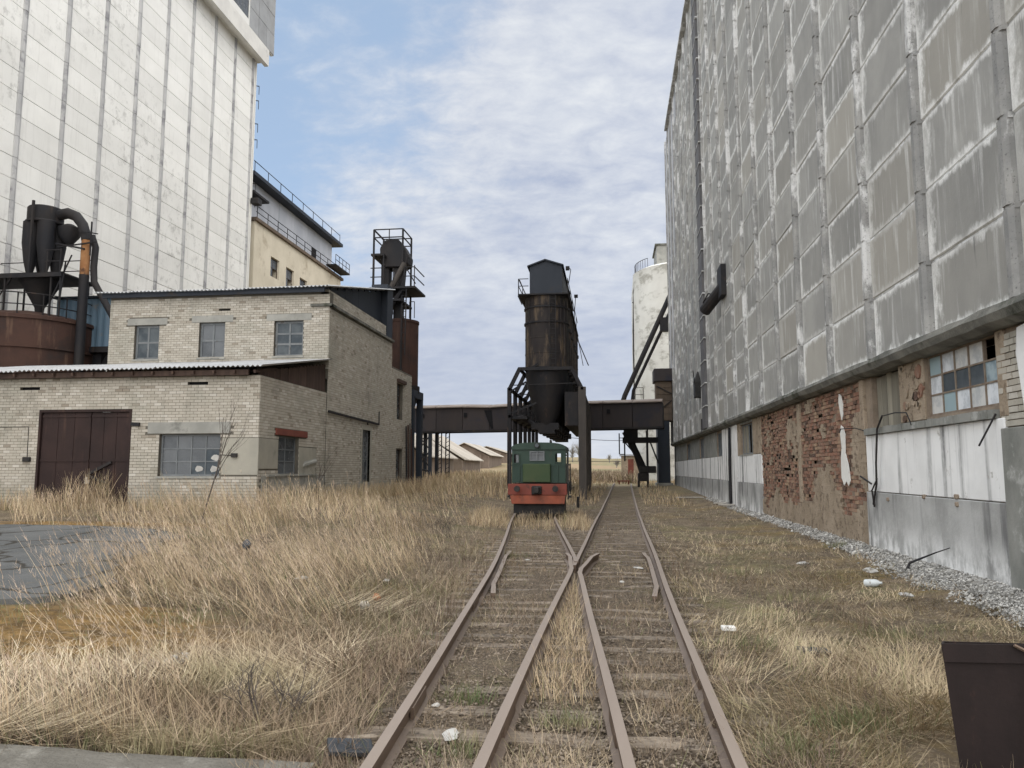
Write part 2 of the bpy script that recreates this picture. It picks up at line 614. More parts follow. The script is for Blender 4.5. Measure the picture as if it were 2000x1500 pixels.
    c = m.mix(m.ramp(m.noise(.5, 6, .7, off=(8, 1, 3)), .58, .7, 0, .5), c, (.05, .052, .04))
    MT['bin'] = m.done(c, m.noise(8, 5, .6), .3, .015)
    m = M('rust_red_plate', .8)
    c = m.mix(m.ramp(m.noise(.7, 6, .65), .3, .7), (.040, .023, .019), (.070, .036, .027))
    c = m.mix(m.ramp(m.noise(1.0, 6, .65, st=(2.5, 2.5, .3), off=(4, 1, 1)), .54, .72, 0, .8), c, (.14, .085, .058))
    c = m.mix(m.ramp(m.noise(.6, 6, .65, off=(4, 7, 1)), .56, .7, 0, .7), c, (.035, .026, .024))
    MT['rust'] = m.done(c, m.noise(9, 5, .6), .3, .01)
    MT['rustbright'] = simple('orange_rust_pipe', (.36, .19, .085), (.26, .12, .05), 2, c3=(.10, .05, .03), t3=(.58, .7))
    MT['gallery'] = simple('grey_brown_gallery_sheet', (.040, .036, .040), (.060, .049, .046), .5, st=(1, 1, .3), c3=(.035, .035, .045), t3=(.52, .68), s3=.4, var=.12)
    MT['galroof'] = simple('weathered_gallery_roof', (.30, .26, .23), (.22, .18, .155), .6, c3=(.14, .10, .085), t3=(.55, .7))
    MT['post'] = simple('weathered_post', (.095, .082, .072), (.06, .054, .05), 1.5, st=(1, 1, .3), c3=(.05, .045, .045), t3=(.55, .7))
    MT['oldbrown'] = simple('brown_boarded_tower', (.14, .105, .075), (.085, .066, .052), 1., st=(2, 2, .5), var=.15)
    # -- glass
    m = M('dark_window_glass', .12)
    c = m.mix(m.ramp(m.noise(2.0, 5, .6), .3, .7), (.035, .042, .05), (.085, .095, .105))
    c = m.mix(m.ramp(m.rand(), 0, 1, 0, .6), c, (.15, .16, .17))
    MT['glass'] = m.done(c, rough=m.ramp(m.noise(3, 4, .6), .3, .7, .08, .35))
    m = M('dusty_window_glass', .45)
    m.b.inputs['Specular IOR Level'].default_value = .12
    c = m.mix(m.ramp(m.noise(2.0, 5, .6), .3, .7), (.055, .068, .08), (.11, .125, .135))
    MT['dustglass'] = m.done(c)
    m = M('milky_factory_glass', .35)
    r = m.rand()
    c = m.mix(m.ramp(r, .30, .42), (.60, .60, .58), (.70, .73, .76))
    c = m.mix(m.ramp(m.noise(2.6, 6, .7), .44, .62, 0, .55), c, (.28, .31, .34))
    c = m.mix(m.ramp(r, .80, .84), c, (.30, .40, .43))
    MT['milk'] = m.done(c)
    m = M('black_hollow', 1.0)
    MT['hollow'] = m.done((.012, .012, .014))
    MT['frame'] = simple('grey_painted_window_wood', (.14, .155, .165), (.20, .21, .215), 3, c3=(.10, .085, .07), t3=(.58, .7), s3=3)
    MT['rframe'] = simple('rusty_steel_glazing_bar', (.25, .21, .165), (.16, .115, .085), 4)
    MT['board'] = simple('weathered_board', (.27, .25, .20), (.19, .175, .14), 1.2, st=(4, 4, .4), var=.18)
    MT['redsteel'] = simple('red_lead_steel', (.20, .065, .045), (.14, .045, .035), 2)
    # -- locomotive
    m = M('green_locomotive_paint', .5)
    c = m.mix(m.ramp(m.noise(1.5, 5, .6), .3, .7), (.016, .038, .028), (.025, .050, .036))
    c = m.mix(m.ramp(m.noise(3.0, 6, .7, st=(2, 2, .5)), .6, .75, 0, .6), c, (.045, .04, .03))
    MT['green'] = m.done(c, m.noise(10, 4, .6), .12, .01)
    MT['green2'] = simple('olive_hood_paint', (.030, .056, .022), (.046, .066, .026), 1.6, c3=(.085, .06, .03), t3=(.58, .72), s3=2.4, rough=.55)
    MT['red'] = simple('faded_red_paint', (.21, .052, .036), (.15, .042, .030), 1.8, c3=(.09, .035, .028), t3=(.52, .68), s3=3, rough=.7)
    MT['orange'] = simple('rusty_orange_paint', (.25, .062, .030), (.17, .048, .026), 2.2, c3=(.11, .04, .025), t3=(.55, .7), s3=3, rough=.7)
    MT['black'] = simple('black_grease', (.012, .012, .013), (.03, .026, .024), 4, rough=.6)
    # -- track
    m = M('rusted_rail', .6, .3)
    px, py, pz = m.sep()
    c = m.mix(m.ramp(m.noise(5, 6, .65, st=(1, .3, 1)), .3, .7), (.105, .074, .055), (.165, .118, .088))
    nrm = m.sep(m.geo.outputs['Normal'])[2]
    c = m.mix(m.ramp(nrm, .85, .97), c, m.mix(m.noise(3, 4, .6, st=(1, .2, 1)), (.25, .20, .165), (.34, .285, .24)))
    MT['rail'] = m.done(c, m.noise(40, 4, .6), .3, .004)
    MT['sleeper'] = simple('grey_rotten_sleeper', (.27, .225, .175), (.15, .12, .092), 3, st=(.6, 5, 5), c3=(.07, .055, .045), t3=(.5, .66), s3=5, bump=.7, var=.25)
    # -- ground
    m = M('yard_ground', .95)
    px, py, pz = m.sep()
    dirt = m.mix(m.ramp(m.noise(1.3, 7, .65), .3, .7), (.075, .056, .040), (.20, .155, .108))
    f1 = m.noise(26, 5, .7, 1.2, st=(1, .45, 1))
    f2 = m.noise(19, 5, .7, 1.5, st=(.4, 1, 1), off=(4, 3, 0))
    fib = m.ramp(m.math('MAXIMUM', f1, f2), .54, .68)
    c = m.mix(m.math('MULTIPLY', fib, m.ramp(m.noise(.7, 4, .6, off=(1, 5, 1)), .30, .58, .40, 1.0)), dirt, (.52, .42, .27))
    moss = m.math('MULTIPLY', m.ramp(m.noise(.55, 5, .62, off=(8, 2, 1)), .50, .66), m.ramp(m.noise(9, 4, .6), .3, .62))
    c = m.mix(m.math('MULTIPLY', moss, .6), c, (.17, .165, .07))
    rmoss = m.math('MULTIPLY', m.ramp(m.noise(.4, 4, .6, off=(2, 6, 5)), .50, .64), m.ramp(m.noise(7, 4, .6, off=(1, 1, 1)), .34, .6))
    rmoss = m.math('MULTIPLY', rmoss, m.ramp(px, 1.2, 2.6))
    c = m.mix(m.math('MULTIPLY', rmoss, .7), c, (.26, .185, .075))
    # orange moss at the edge of the asphalt
    dx = m.math('MULTIPLY', m.math('ADD', px, 6.7), .30)
    dy = m.math('MULTIPLY', m.math('ADD', py, -8.0), .42)
    dd = m.math('ADD', m.math('MULTIPLY', dx, dx), m.math('MULTIPLY', dy, dy))
    dx2 = m.math('MULTIPLY', m.math('ADD', px, 12.5), .25)
    dy2 = m.math('MULTIPLY', m.math('ADD', py, -17.7), 1.5)
    dd = m.math('MINIMUM', dd, m.math('ADD', m.math('MULTIPLY', dx2, dx2), m.math('MULTIPLY', dy2, dy2)))
    om = m.ramp(m.math('ADD', dd, m.math('MULTIPLY', m.noise(1.6, 6, .7), 1.3)), .85, 1.6, 1, 0)
    oc = m.mix(m.ramp(m.noise(6, 6, .7, st=(.5, 1, 1)), .36, .62), (.10, .062, .024), (.25, .155, .055))
    c = m.mix(om, c, m.scale_v(oc, 1.15))
    # ballast between the rails stays dark and crumbly
    bal = m.math('MULTIPLY', m.ramp(m.math('ABSOLUTE', m.math('ADD', px, .5)), 1.3, 2.2, 1, 0), m.ramp(py, 26, 40, 1, .4))
    cc = m.mix(m.ramp(m.noise(34, 3, .7), .42, .62), (.055, .041, .031), (.21, .165, .118))
    c = m.mix(m.math('MULTIPLY', bal, m.ramp(m.noise(2.5, 4, .6, off=(3, 3, 2)), .3, .62, .25, .9)), c, cc)
    far = m.ramp(py, 40, 95)
    c = m.mix(m.math('MULTIPLY', far, .85), c, m.mix(m.ramp(m.noise(.05, 5, .6), .4, .6), (.31, .225, .135), (.22, .20, .105)))
    MT['ground'] = m.done(c, m.math('ADD', m.noise(22, 6, .7), m.noise(5, 4, .6)), .9, .05)
    m = M('old_asphalt', .97)
    c = m.mix(m.ramp(m.noise(.8, 6, .6), .3, .7), (.085, .088, .088), (.135, .137, .135))
    c = m.mix(m.ramp(m.noise(60, 3, .7), .5, .7, 0, .6), c, (.22, .22, .215))
    c = m.mix(m.ramp(m.noise(3.2, 6, .7, st=(.35, 1, 1)), .60, .70, 0, .7), c, (.085, .09, .09))
    c = m.mix(m.ramp(m.noise(1.4, 7, .7, off=(5, 4, 0)), .60, .74, 0, .6), c, (.22, .17, .10))
    m.b.inputs['Specular IOR Level'].default_value = .04
    vo = m.n('ShaderNodeTexVoronoi')
    vo.feature = 'DISTANCE_TO_EDGE'
    vo.inputs['Scale'].default_value = .55
    wv = m.n('ShaderNodeVectorMath')
    wv.operation = 'ADD'
    nz = m.n('ShaderNodeTexNoise')
    nz.inputs['Scale'].default_value = 1.3
    nz.inputs['Detail'].default_value = 5
    m.l(m.geo.outputs['Position'], nz.inputs['Vector'])
    m.l(m.geo.outputs['Position'], wv.inputs[0])
    m.l(nz.outputs['Color'], wv.inputs[1])
    m.l(wv.outputs[0], vo.inputs['Vector'])
    c = m.mix(m.ramp(vo.outputs['Distance'], .012, .035, .8, 0), c, (.04, .035, .028))
    c = m.mix(m.ramp(m.noise(2.6, 5, .6, st=(.3, 1, 1), off=(2, 2, 2)), .68, .72, 0, .8), c, (.42, .42, .40))
    MT['asphalt'] = m.done(c, m.noise(50, 4, .7), .5, .01)
    MT['gravel'] = simple('pale_gravel', (.42, .41, .385), (.24, .23, .21), 1.6, var=.5, bump=.4)
    MT['gravelbed'] = simple('crushed_lime_gravel_bed', (.46, .45, .43), (.30, .29, .265), 9, c3=(.16, .14, .11), t3=(.52, .66), s3=2.5, bump=1.0, bd=.04)
    # -- plants
    def straw(name, a, b, c_, g=None, gt=.9):
        q = M(name, .75)
        r_ = q.rand()
        k = q.mix(r_, a, b)
        k = q.mix(q.ramp(q.math('FRACT', q.math('MULTIPLY', r_, 7.7)), .6, 1), k, c_)
        if g:
            k = q.mix(q.ramp(q.math('FRACT', q.math('MULTIPLY', r_, 19.9)), gt, gt + .02), k, g)
        hs = q.n('ShaderNodeHueSaturation')
        hs.inputs['Saturation'].default_value = .86
        q.put(hs.inputs['Color'], k)
        k = q.mix(q.ramp(q.math('FRACT', q.math('MULTIPLY', r_, 31.3)), .68, .95, 0, .85), hs.outputs[0], (.11, .08, .055))
        k = q.mix(q.ramp(q.noise(.45, 5, .65), .42, .62, 0, .5), k, (.29, .21, .13))
        k = q.mix(q.ramp(q.noise(.6, 5, .65, off=(7, 3, 1)), .54, .68, 0, .45), k, (.68, .56, .37))
        k = q.mix(q.ramp(q.noise(.7, 5, .65, off=(2, 9, 5)), .52, .68, 0, .42), k, (.26, .25, .115))
        return q.done(k)
    MT['tall'] = straw('tall_dry_straw', (.60, .445, .255), (.47, .33, .185), (.70, .57, .36), (.23, .22, .09), .88)
    MT['seed'] = straw('feathery_seed_head', (.62, .46, .32), (.52, .37, .25), (.70, .58, .44))
    MT['brownweed'] = straw('brown_dead_weed', (.15, .10, .068), (.10, .07, .05), (.24, .17, .11))
    MT['pale'] = straw('pale_flattened_straw', (.68, .56, .36), (.57, .44, .26), (.78, .67, .47))
    MT['mat'] = straw('matted_short_straw', (.52, .40, .235), (.36, .26, .15), (.66, .54, .33), (.19, .20, .07), .80)
    MT['duff'] = straw('dead_stalks_and_duff', (.30, .215, .14), (.14, .098, .068), (.54, .43, .28), (.15, .16, .06), .90)
    MT['green_grass'] = straw('fresh_green_grass', (.085, .14, .035), (.12, .16, .05), (.20, .19, .08))
    MT['bark'] = simple('bare_twig_bark', (.075, .062, .055), (.12, .10, .085), 6)
    MT['plank'] = simple('bleached_board', (.50, .47, .42), (.38, .35, .31), 3, st=(1, 1, 1))
    MT['rubble'] = simple('pale_rubble', (.50, .49, .46), (.36, .35, .33), 5, c3=(.62, .61, .58), t3=(.55, .7))
    MT['orangebrick'] = simple('orange_brick_piece', (.42, .19, .085), (.32, .13, .06), 6)
    MT['blackplastic'] = simple('dark_tar_paper', (.035, .04, .045), (.07, .075, .085), 5, rough=.5)
    m = M('clear_plastic_bottle', .2)
    MT['plastic'] = m.done((.55, .58, .58))
    m = M('rusty_box_steel', .7)
    c = m.mix(m.ramp(m.noise(3, 6, .65, st=(1, 1, .5)), .3, .7), (.0095, .0055, .0055), (.017, .010, .0095))
    c = m.mix(m.ramp(m.noise(6, 6, .7, st=(1, 1, .3), off=(2, 2, 2)), .58, .72, 0, .8), c, (.060, .030, .020))
    MT['box'] = m.done(c, m.noise(30, 5, .65), .35, .004)
    MT['cream'] = simple('cream_brick_wall', (.66, .60, .48), (.57, .515, .405), .5, c3=(.40, .34, .25), t3=(.56, .72), s3=.5)
    MT['creamsilo'] = simple('patchy_cream_silo', (.66, .655, .61), (.57, .56, .52), .35, c3=(.36, .35, .31), t3=(.50, .64), s3=.55, st3=(1, 1, 1.6))
    MT['clad'] = simple('pale_metal_cladding', (.46, .48, .52), (.38, .40, .44), .5, st=(1, 1, .3), var=.06)
    MT['shedroof'] = simple('bleached_shed_roof', (.46, .42, .36), (.37, .33, .275), .3, c3=(.27, .23, .18), t3=(.55, .7), s3=.3, var=.1)
    MT['shedend'] = simple('dark_shed_wall', (.16, .125, .10), (.22, .175, .14), .8)
    MT['farwood'] = simple('far_bare_wood', (.22, .205, .185), (.16, .15, .13), 1)


mats()


# ------------------------------------------------------------------ helpers: walls
def cuts(a, b, ops, i):
    s = {a, b}
    for o in ops:
        for q in (o[i], o[i + 1]):
            if a < q < b:
                s.add(q)
    return sorted(s)


class Wall:
    """axis 'x': faces -Y, u = x. axis '+': faces +X, u = y. axis '-': faces -X, u = y"""
    def __init__(s, axis, c, u0, u1, z0, z1, ops=()):
        s.axis, s.c, s.u0, s.u1, s.z0, s.z1, s.ops = axis, c, u0, u1, z0, z1, list(ops)

    def p(s, u, o, z):
        if s.axis == 'x':
            return (u, s.c - o, z)
        if s.axis == '+':
            return (s.c + o, u, z)
        return (s.c - o, u, z)

    def box(s, mb, u0, u1, o0, o1, z0, z1):
        a, b = s.p(u0, o0, z0), s.p(u1, o1, z1)
        mb.box(min(a[0], b[0]), max(a[0], b[0]), min(a[1], b[1]), max(a[1], b[1]), z0, z1)

    def core(s, mb, o0, o1):
        us, zs = cuts(s.u0, s.u1, s.ops, 0), cuts(s.z0, s.z1, s.ops, 2)
        for i in range(len(us) - 1):
            for j in range(len(zs) - 1):
                um, zm = (us[i] + us[i + 1]) / 2, (zs[j] + zs[j + 1]) / 2
                if any(o[0] < um < o[1] and o[2] < zm < o[3] for o in s.ops):
                    continue
                s.box(mb, us[i], us[i + 1], o0, o1, zs[j], zs[j + 1])

    def cells(s, bl=.26, bh=.098, skip=None):
        """brick cells: u0,u1,z0,z1,full"""
        res = []
        j = 0
        z = s.z0
        while z + bh <= s.z1 + 1e-6:
            u = s.u0 - (bl / 2 if j % 2 else 0)
            while u < s.u1 - .01:
                a, b = max(u, s.u0), min(u + bl, s.u1)
                u += bl
                segs = [(a, b)]
                for o in s.ops:
                    if o[2] < z + bh * .6 and o[3] > z + bh * .4:
                        ns = []
                        for (p_, q_) in segs:
                            if q_ <= o[0] or p_ >= o[1]:
                                ns.append((p_, q_))
                            else:
                                if p_ < o[0]:
                                    ns.append((p_, o[0]))
                                if q_ > o[1]:
                                    ns.append((o[1], q_))
                        segs = ns
                for (p_, q_) in segs:
                    if q_ - p_ > .035 and not (skip and skip((p_ + q_) / 2, z + bh / 2)):
                        res.append((p_, q_, z, z + bh, q_ - p_ > bl - .005))
            z += bh
            j += 1
        return res


def lay_bricks(jobs, root, mat, n_obj, jit=.004, gap=.012, out=.012):
    """jobs: (wall, cells). The n_obj bricks that show largest are objects, the rest one joined part."""
    allc = []
    for wl, cells in jobs:
        for c in cells:
            p = wl.p((c[0] + c[1]) / 2, 0, (c[2] + c[3]) / 2)
            d = math.sqrt(p[0] ** 2 + p[1] ** 2 + (p[2] - CAMZ) ** 2)
            cosf = abs(p[1]) / d if wl.axis == 'x' else abs(p[0] - 0) / d
            # is it inside the picture and clear of what stands before it?
            q = wl.vis(p) if hasattr(wl, 'vis') else True
            allc.append(((0 if (c[4] and q) else 1, d * d / max(cosf, .05)), wl, c))
    allc.sort(key=lambda t: t[0])
    r0 = wloc(root)
    shared = {}
    rest = MB()
    for i, (key, wl, c) in enumerate(allc):
        o = out + rnd.uniform(-jit, jit)
        if i < n_obj and key[0] == 0:
            ax = wl.axis
            if ax not in shared:
                mb = MB()
                L, H = (c[1] - c[0] - gap) / 2, (c[3] - c[2] - gap) / 2
                if ax == 'x':
                    mb.box(-L, L, -.03, .03, -H, H)
                else:
                    mb.box(-.03, .03, -L, L, -H, H)
                me = bpy.data.meshes.new('brick')
                me.from_pydata(mb.v, [], mb.f)
                me.materials.append(mat)
                shared[ax] = me
            ob = bpy.data.objects.new('brick', shared[ax])
            col.objects.link(ob)
            ob.parent = root
            p = wl.p((c[0] + c[1]) / 2, o - .03, (c[2] + c[3]) / 2)
            ob.location = (p[0] - r0[0], p[1] - r0[1], p[2] - r0[2])
        else:
            wl.box(rest, c[0] + gap / 2, c[1] - gap / 2, -.02, o, c[2] + gap / 2, c[3] - gap / 2)
    if rest.v:
        tag(rest.build('brickwork', mat, root), kind='stuff')


def make_window(wl, u0, u1, z0, z1, nu, nz, root, frame_m, glass_m, depth=.12, fw=.06, bw=.035, skip=(), name='window', special=None, sill=True, ucuts=None):
    """frame with glazing bars set back in its opening; each pane a sub-part"""
    mb = MB()
    o1, o0 = -depth + .03, -depth - .03
    wl.box(mb, u0, u1, o0, o1, z0, z0 + fw)
    wl.box(mb, u0, u1, o0, o1, z1 - fw, z1)
    wl.box(mb, u0, u0 + fw, o0, o1, z0 + fw, z1 - fw)
    wl.box(mb, u1 - fw, u1, o0, o1, z0 + fw, z1 - fw)
    us = [u0 + fw + (u1 - u0 - 2 * fw) * i / nu for i in range(nu + 1)]
    zs = [z0 + fw + (z1 - z0 - 2 * fw) * j / nz for j in range(nz + 1)]
    for i in range(1, nu):
        wl.box(mb, us[i] - bw / 2, us[i] + bw / 2, o0 + .004, o1 - .004, z0 + fw, z1 - fw)
    for j in range(1, nz):
        wl.box(mb, u0 + fw, u1 - fw, o0 + .008, o1 - .008, zs[j] - bw / 2, zs[j] + bw / 2)
    win = mb.build(name, frame_m, root)
    for i in range(nu):
        for j in range(nz):
            if (i, j) in skip:
                continue
            g = MB()
            tl = rnd.uniform(-.004, .004)
            wl.box(g, us[i] + .002, us[i + 1] - .002, -depth - .006 + tl, -depth + .004 + tl, zs[j] + .002, zs[j + 1] - .002)
            g.build('pane', (special or {}).get((i, j), glass_m), win)
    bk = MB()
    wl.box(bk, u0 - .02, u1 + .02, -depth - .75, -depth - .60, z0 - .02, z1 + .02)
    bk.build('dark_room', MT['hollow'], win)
    if sill:
        sl = MB()
        wl.box(sl, u0 - .05, u1 + .05, -depth + .03, .05, z0 - .07, z0 - .003)
        sl.build('sill', MT['concrete'], win)
    return win


def corrugated(x0, x1, yf, yb, zf, zb, period=.17, amp=.028, th=.012, zr=0.0, sag=0.0):
    """sheet with waves along x, sloping from front (yf,zf) to back (yb,zb)"""
    mb = MB()
    n = int((x1 - x0) / period * 6)
    rows = []
    for side in (0, 1):
        for (y, z) in ((yf, zf), (yb, zb)):
            row = []
            for i in range(n + 1):
                x = x0 + (x1 - x0) * i / n
                k = int(x / 1.0)
                lift = .012 * ((k * 7919) % 5 - 2) / 2
                zz_ = z + zr * (x - x0) / (x1 - x0) + amp * math.sin(2 * math.pi * x / period) + lift - sag * math.sin(math.pi * (x - x0) / (x1 - x0)) - side * th
                row.append(len(mb.v))
                mb.v.append((x, y, zz_))
            rows.append(row)
    for i in range(n):
        mb.f.append((rows[0][i], rows[0][i + 1], rows[1][i + 1], rows[1][i]))
        mb.f.append((rows[2][i + 1], rows[2][i], rows[3][i], rows[3][i + 1]))
        mb.f.append((rows[0][i + 1], rows[0][i], rows[2][i], rows[2][i + 1]))
    return mb


# ================================================================== SETTING: ground
TRACK_R = [(-6, -.03), (4.7, -.03), (10, .0), (15, .1), (25, .22), (33, .35), (41, .5), (55, .76), (69, 1.03), (85, 1.4)]
TRACK_L = [(-6, -.30), (2, -.50), (4.7, -.68), (7.2, -.85), (9.7, -1.05), (13.3, -1.3), (15.2, -1.46), (20, -1.95), (27.5, -2.73), (33, -3.22), (40, -3.62), (48, -3.75), (75, -3.8)]


def tx(tr, y):
    return float(np.interp(y, [p[0] for p in tr], [p[1] for p in tr]))


def smooth_x(tr, y):
    return sum(tx(tr, y + d) * wt for d, wt in ((-2.4, .1), (-1.2, .2), (0, .4), (1.2, .2), (2.4, .1)))


HG = .777


def build_ground():
    xs = np.concatenate([[-700, -400, -220, -120, -80, -60, -48, -40, -34, -30, -27, -24, -22], np.arange(-20, -9, .6), np.arange(-9, 6.2, .16), np.arange(6.4, 12, 1.), [14, 20, 30, 50, 90, 160, 300, 600]])
    ys = np.concatenate([[-60, -30, -15, -8, -3], np.arange(0, 4, .5), np.arange(4, 16, .16), np.arange(16, 34, .4), np.arange(34, 70, 2.), np.arange(70, 120, 5), np.arange(120, 300, 15), [340, 420, 560, 800, 1200, 2000]])
    X, Y = np.meshgrid(xs, ys)
    Z = zgv(X, Y)
    near = np.clip((40 - Y) / 20, 0, 1)
    trk = np.minimum(np.abs(X - np.interp(Y, [p[0] for p in TRACK_R], [p[1] for p in TRACK_R])), np.abs(X - np.interp(Y, [p[0] for p in TRACK_L], [p[1] for p in TRACK_L])))
    bump = (fbm(X * .9, Y * .9, 0, 4) - .5) * .16 + (fbm(X * 3.3, Y * 3.3, 4, 3) - .5) * .07
    Z = Z + bump * near * np.where(trk < 1.3, .45, 1.0) - .02 * near
    Z = Z + np.clip((Y - 120) / 80, 0, 1) * (fbm(X * .02, Y * .02, 2, 4) - .5) * 2.2
    ny, nx = X.shape
    V = np.stack([X.ravel(), Y.ravel(), Z.ravel()], 1)
    a = (np.arange(ny - 1)[:, None] * nx + np.arange(nx - 1)[None, :]).ravel()
    F = np.stack([a, a + 1, a + nx + 1, a + nx], 1)
    o = np_mesh('ground', V, F, MT['ground'])
    o.data.polygons.foreach_set('use_smooth', [True] * len(o.data.polygons))
    tag(o, kind='structure')


build_ground()


def build_asphalt():
    left = -30.0
    edge = [(9.45, -7.9), (10.0, -7.5), (11.0, -7.6), (12.5, -8.3), (14.0, -8.6), (15.2, -9.0), (16.2, -9.9), (16.75, -12.0)]
    ys = np.arange(9.45, 16.76, .25)
    n = 60
    mb = MB()
    for j, y in enumerate(ys):
        xr = float(np.interp(y, [e[0] for e in edge], [e[1] for e in edge])) + 1.0 * (float(fbm(y * 1.1, 3.0)) - .5)
        fr = (9.75 - y) * 1.2 if y < 9.75 else 0
        for i in range(n + 1):
            x = left + (xr - left) * (i / n) ** .6
            yy = y + (.5 * (float(fbm(x * .7, 1.5)) - .5) if j in (0, len(ys) - 1) else 0)
            mb.v.append((x, yy, zg(x, yy) + .055))
    for j in range(len(ys) - 1):
        for i in range(n):
            a = j * (n + 1) + i
            mb.f.append((a, a + 1, a + n + 2, a + n + 1))
    # a thickness at the near and right edges
    for i in range(n):
        x, y, z = mb.v[i]
        x2, y2, z2 = mb.v[i + 1]
        mb.quad((x, y, z - .15), (x2, y2, z2 - .15), (x2, y2, z2), (x, y, z))
    for j in range(len(ys) - 1):
        p, q = mb.v[j * (n + 1) + n], mb.v[(j + 1) * (n + 1) + n]
        mb.quad((p[0], p[1], p[2] - .15), (q[0], q[1], q[2] - .15), q, p)
    tag(mb.build('asphalt_yard', MT['asphalt']), kind='structure')


build_asphalt()

# concrete slab edge nearest the camera
mb = MB()
edge = []
for i in range(30):
    x = -9 + 7.1 * i / 29
    edge.append((x, 5.0 + (x + 4.1) * .0 + .05 * (float(fbm(x * 2.2, .7)) - .5) - (.05 if x > -3.4 else 0)))
for i in range(29):
    (x0, y0), (x1, y1) = edge[i], edge[i + 1]
    mb.hexa([(x0, 1.0, -.2), (x1, 1.0, -.2), (x1, y1, -.2), (x0, y0, -.2)], [(x0, 1.0, .035), (x1, 1.0, .035), (x1, y1, .035), (x0, y0, .035)])
tag(mb.build('pavement', MT['slab']), kind='structure')


# ================================================================== RIGHT ELEVATOR
XP, XB = 5.62, 5.80            # panel face, plinth face


def build_right_elevator():
    root = thing('grain_elevator', 'huge grey concrete panel grain elevator with lime-streaked joints along the right of the tracks', 'building', (9, 40, 0))
    r0 = root.location
    Y0, Y1, ZB, ZT = 5.15, 71.15, 4.22, 32.8
    NB, NC = 22, 22
    PH = (ZT - ZB) / NC
    # one body behind the panels
    MB().box(XP + .034, 24, Y0, Y1, ZB - .02, ZT - .05).build('core_wall', MT['joint'], root)
    # panels: one chamfered slab mesh, 300 nearest as parts
    mb = MB()
    a, b, c = 1.385, PH / 2 - .014, .022
    mb.hexa([(.08, -a, -b), (.08, a, -b), (.08, a, b), (.08, -a, b)], [(0.0, -a, -b), (0.0, a, -b), (0.0, a, b), (0.0, -a, b)])
    mb.hexa([(0.0, -a, -b), (0.0, a, -b), (0.0, a, b), (0.0, -a, b)], [(-c, -a + c, -b + c), (-c, a - c, -b + c), (-c, a - c, b - c), (-c, -a + c, b - c)])
    me = bpy.data.meshes.new('wall_panel')
    me.from_pydata(mb.v, [], mb.f)
    bm = bmesh.new()
    bm.from_mesh(me)
    bmesh.ops.recalc_face_normals(bm, faces=bm.faces)
    bm.to_mesh(me)
    bm.free()
    me.materials.append(MT['panel'])
    cells = []
    for i in range(NB):
        yc = Y0 + 3.0 * i + 1.5
        for j in range(NC):
            zc = ZB + PH * (j + .5)
            seen = (zc - CAMZ - PH / 2) / max(yc + 1.5, .1) < .66 and yc > 8
            cells.append(((0 if seen else 1, yc + .3 * zc), yc, zc, seen))
    cells.sort()
    rest = MB()
    for k, (key, yc, zc, seen) in enumerate(cells):
        dx = rnd.uniform(-.012, .012)
        if seen and k < 300:
            o = bpy.data.objects.new('wall_panel', me)
            col.objects.link(o)
            o.parent = root
            o.location = (XP + .035 + dx - r0[0], yc + rnd.uniform(-.008, .008) - r0[1], zc + rnd.uniform(-.006, .006) - r0[2])
            o.rotation_euler = (rnd.uniform(-.0035, .0035), 0, rnd.uniform(-.003, .003))
        else:
            rest.box(XP + dx, XP + .1, yc - a, yc + a, zc - b, zc + b)
    m = rest.build('far_panels', MT['joint2'] if 'joint2' in MT else MT['farpanel'], root)
    tag(m, kind='stuff')
    # ribs
    for i in range(NB + 1):
        y = Y0 + 3.0 * i
        rb = MB()
        hw = .135
        for j in range(NC):
            z0, z1 = ZB + PH * j + .03, ZB + PH * (j + 1) - .03
            e = rnd.uniform(-.012, .012)
            wv = rnd.uniform(-.012, .012)
            prof = [(XP + .10, y - hw), (XP - .055 + e, y - hw + .01 + wv), (XP - .115 + e, y - hw * .45 + wv), (XP - .115 + e, y + hw * .45 + wv), (XP - .055 + e, y + hw - .01 + wv), (XP + .10, y + hw)]
            rb.prism_z(prof[::-1], z0, z1)
            if j:
                rb.prism_z([(XP + .1, y - hw - .015), (XP - .06, y - hw - .015), (XP - .10 + e, y), (XP - .06, y + hw + .015), (XP + .1, y + hw + .015)][::-1], z0 - .075, z0 + .008)
        rb.build('rib', MT['rib'], root, fix=True)
    # dark service channel between the two silo blocks
    ch = MB()
    for j in range(NC):
        ch.box(XP - .20, XP - .02, 44.55, 46.3, ZB + PH * j + .03, ZB + PH * (j + 1) - .02)
    ch.build('service_channel', MT['pipe_dark'], root)
    for j in range(1, NC):
        MB().box(XP - .23, XP - .01, 44.4, 46.45, ZB + PH * j - .04, ZB + PH * j + .02).build('channel_clamp', MT['joint'], root)
    # ledge under the panels: rough sloping lip
    lb = MB()
    n = 90
    prev = None
    for i in range(n + 1):
        y = Y0 + (Y1 - Y0) * (i / n) ** 1.5
        e = .05 * (float(fbm(y * 1.1, 2.2)) - .5)
        e2 = .10 * (float(fbm(y * 2.1, 5.2)) - .5)
        ring = [(XP + .12, y, ZB + .02 + e), (XP - .13 + e, y, ZB + .02 + e2), (XP - .17 + e2, y, ZB - .08 + e), (XP - .10 + e, y, ZB - .20 + e2), (XP + .05, y, ZB - .27 + e2 * .6), (XB + .3, y, ZB - .25)]
        if prev:
            k = len(lb.v)
            lb.v += prev + ring
            for q in range(5):
                lb.f.append((k + q, k + q + 1, k + 6 + q + 1, k + 6 + q))
        prev = ring
    lb.build('ledge', MT['ledge'], root, fix=True)
    # roof edge
    MB().box(XP - .30, 24.3, Y0, Y1 - 2.6, ZT - .12, ZT + .08).build('cornice', MT['joint'], root)
    # ---------------- plinth
    wl = Wall('-', XB, Y0, Y1, -.2, ZB - .22)
    win_main = (12.30, 15.0, 2.86, 3.98)
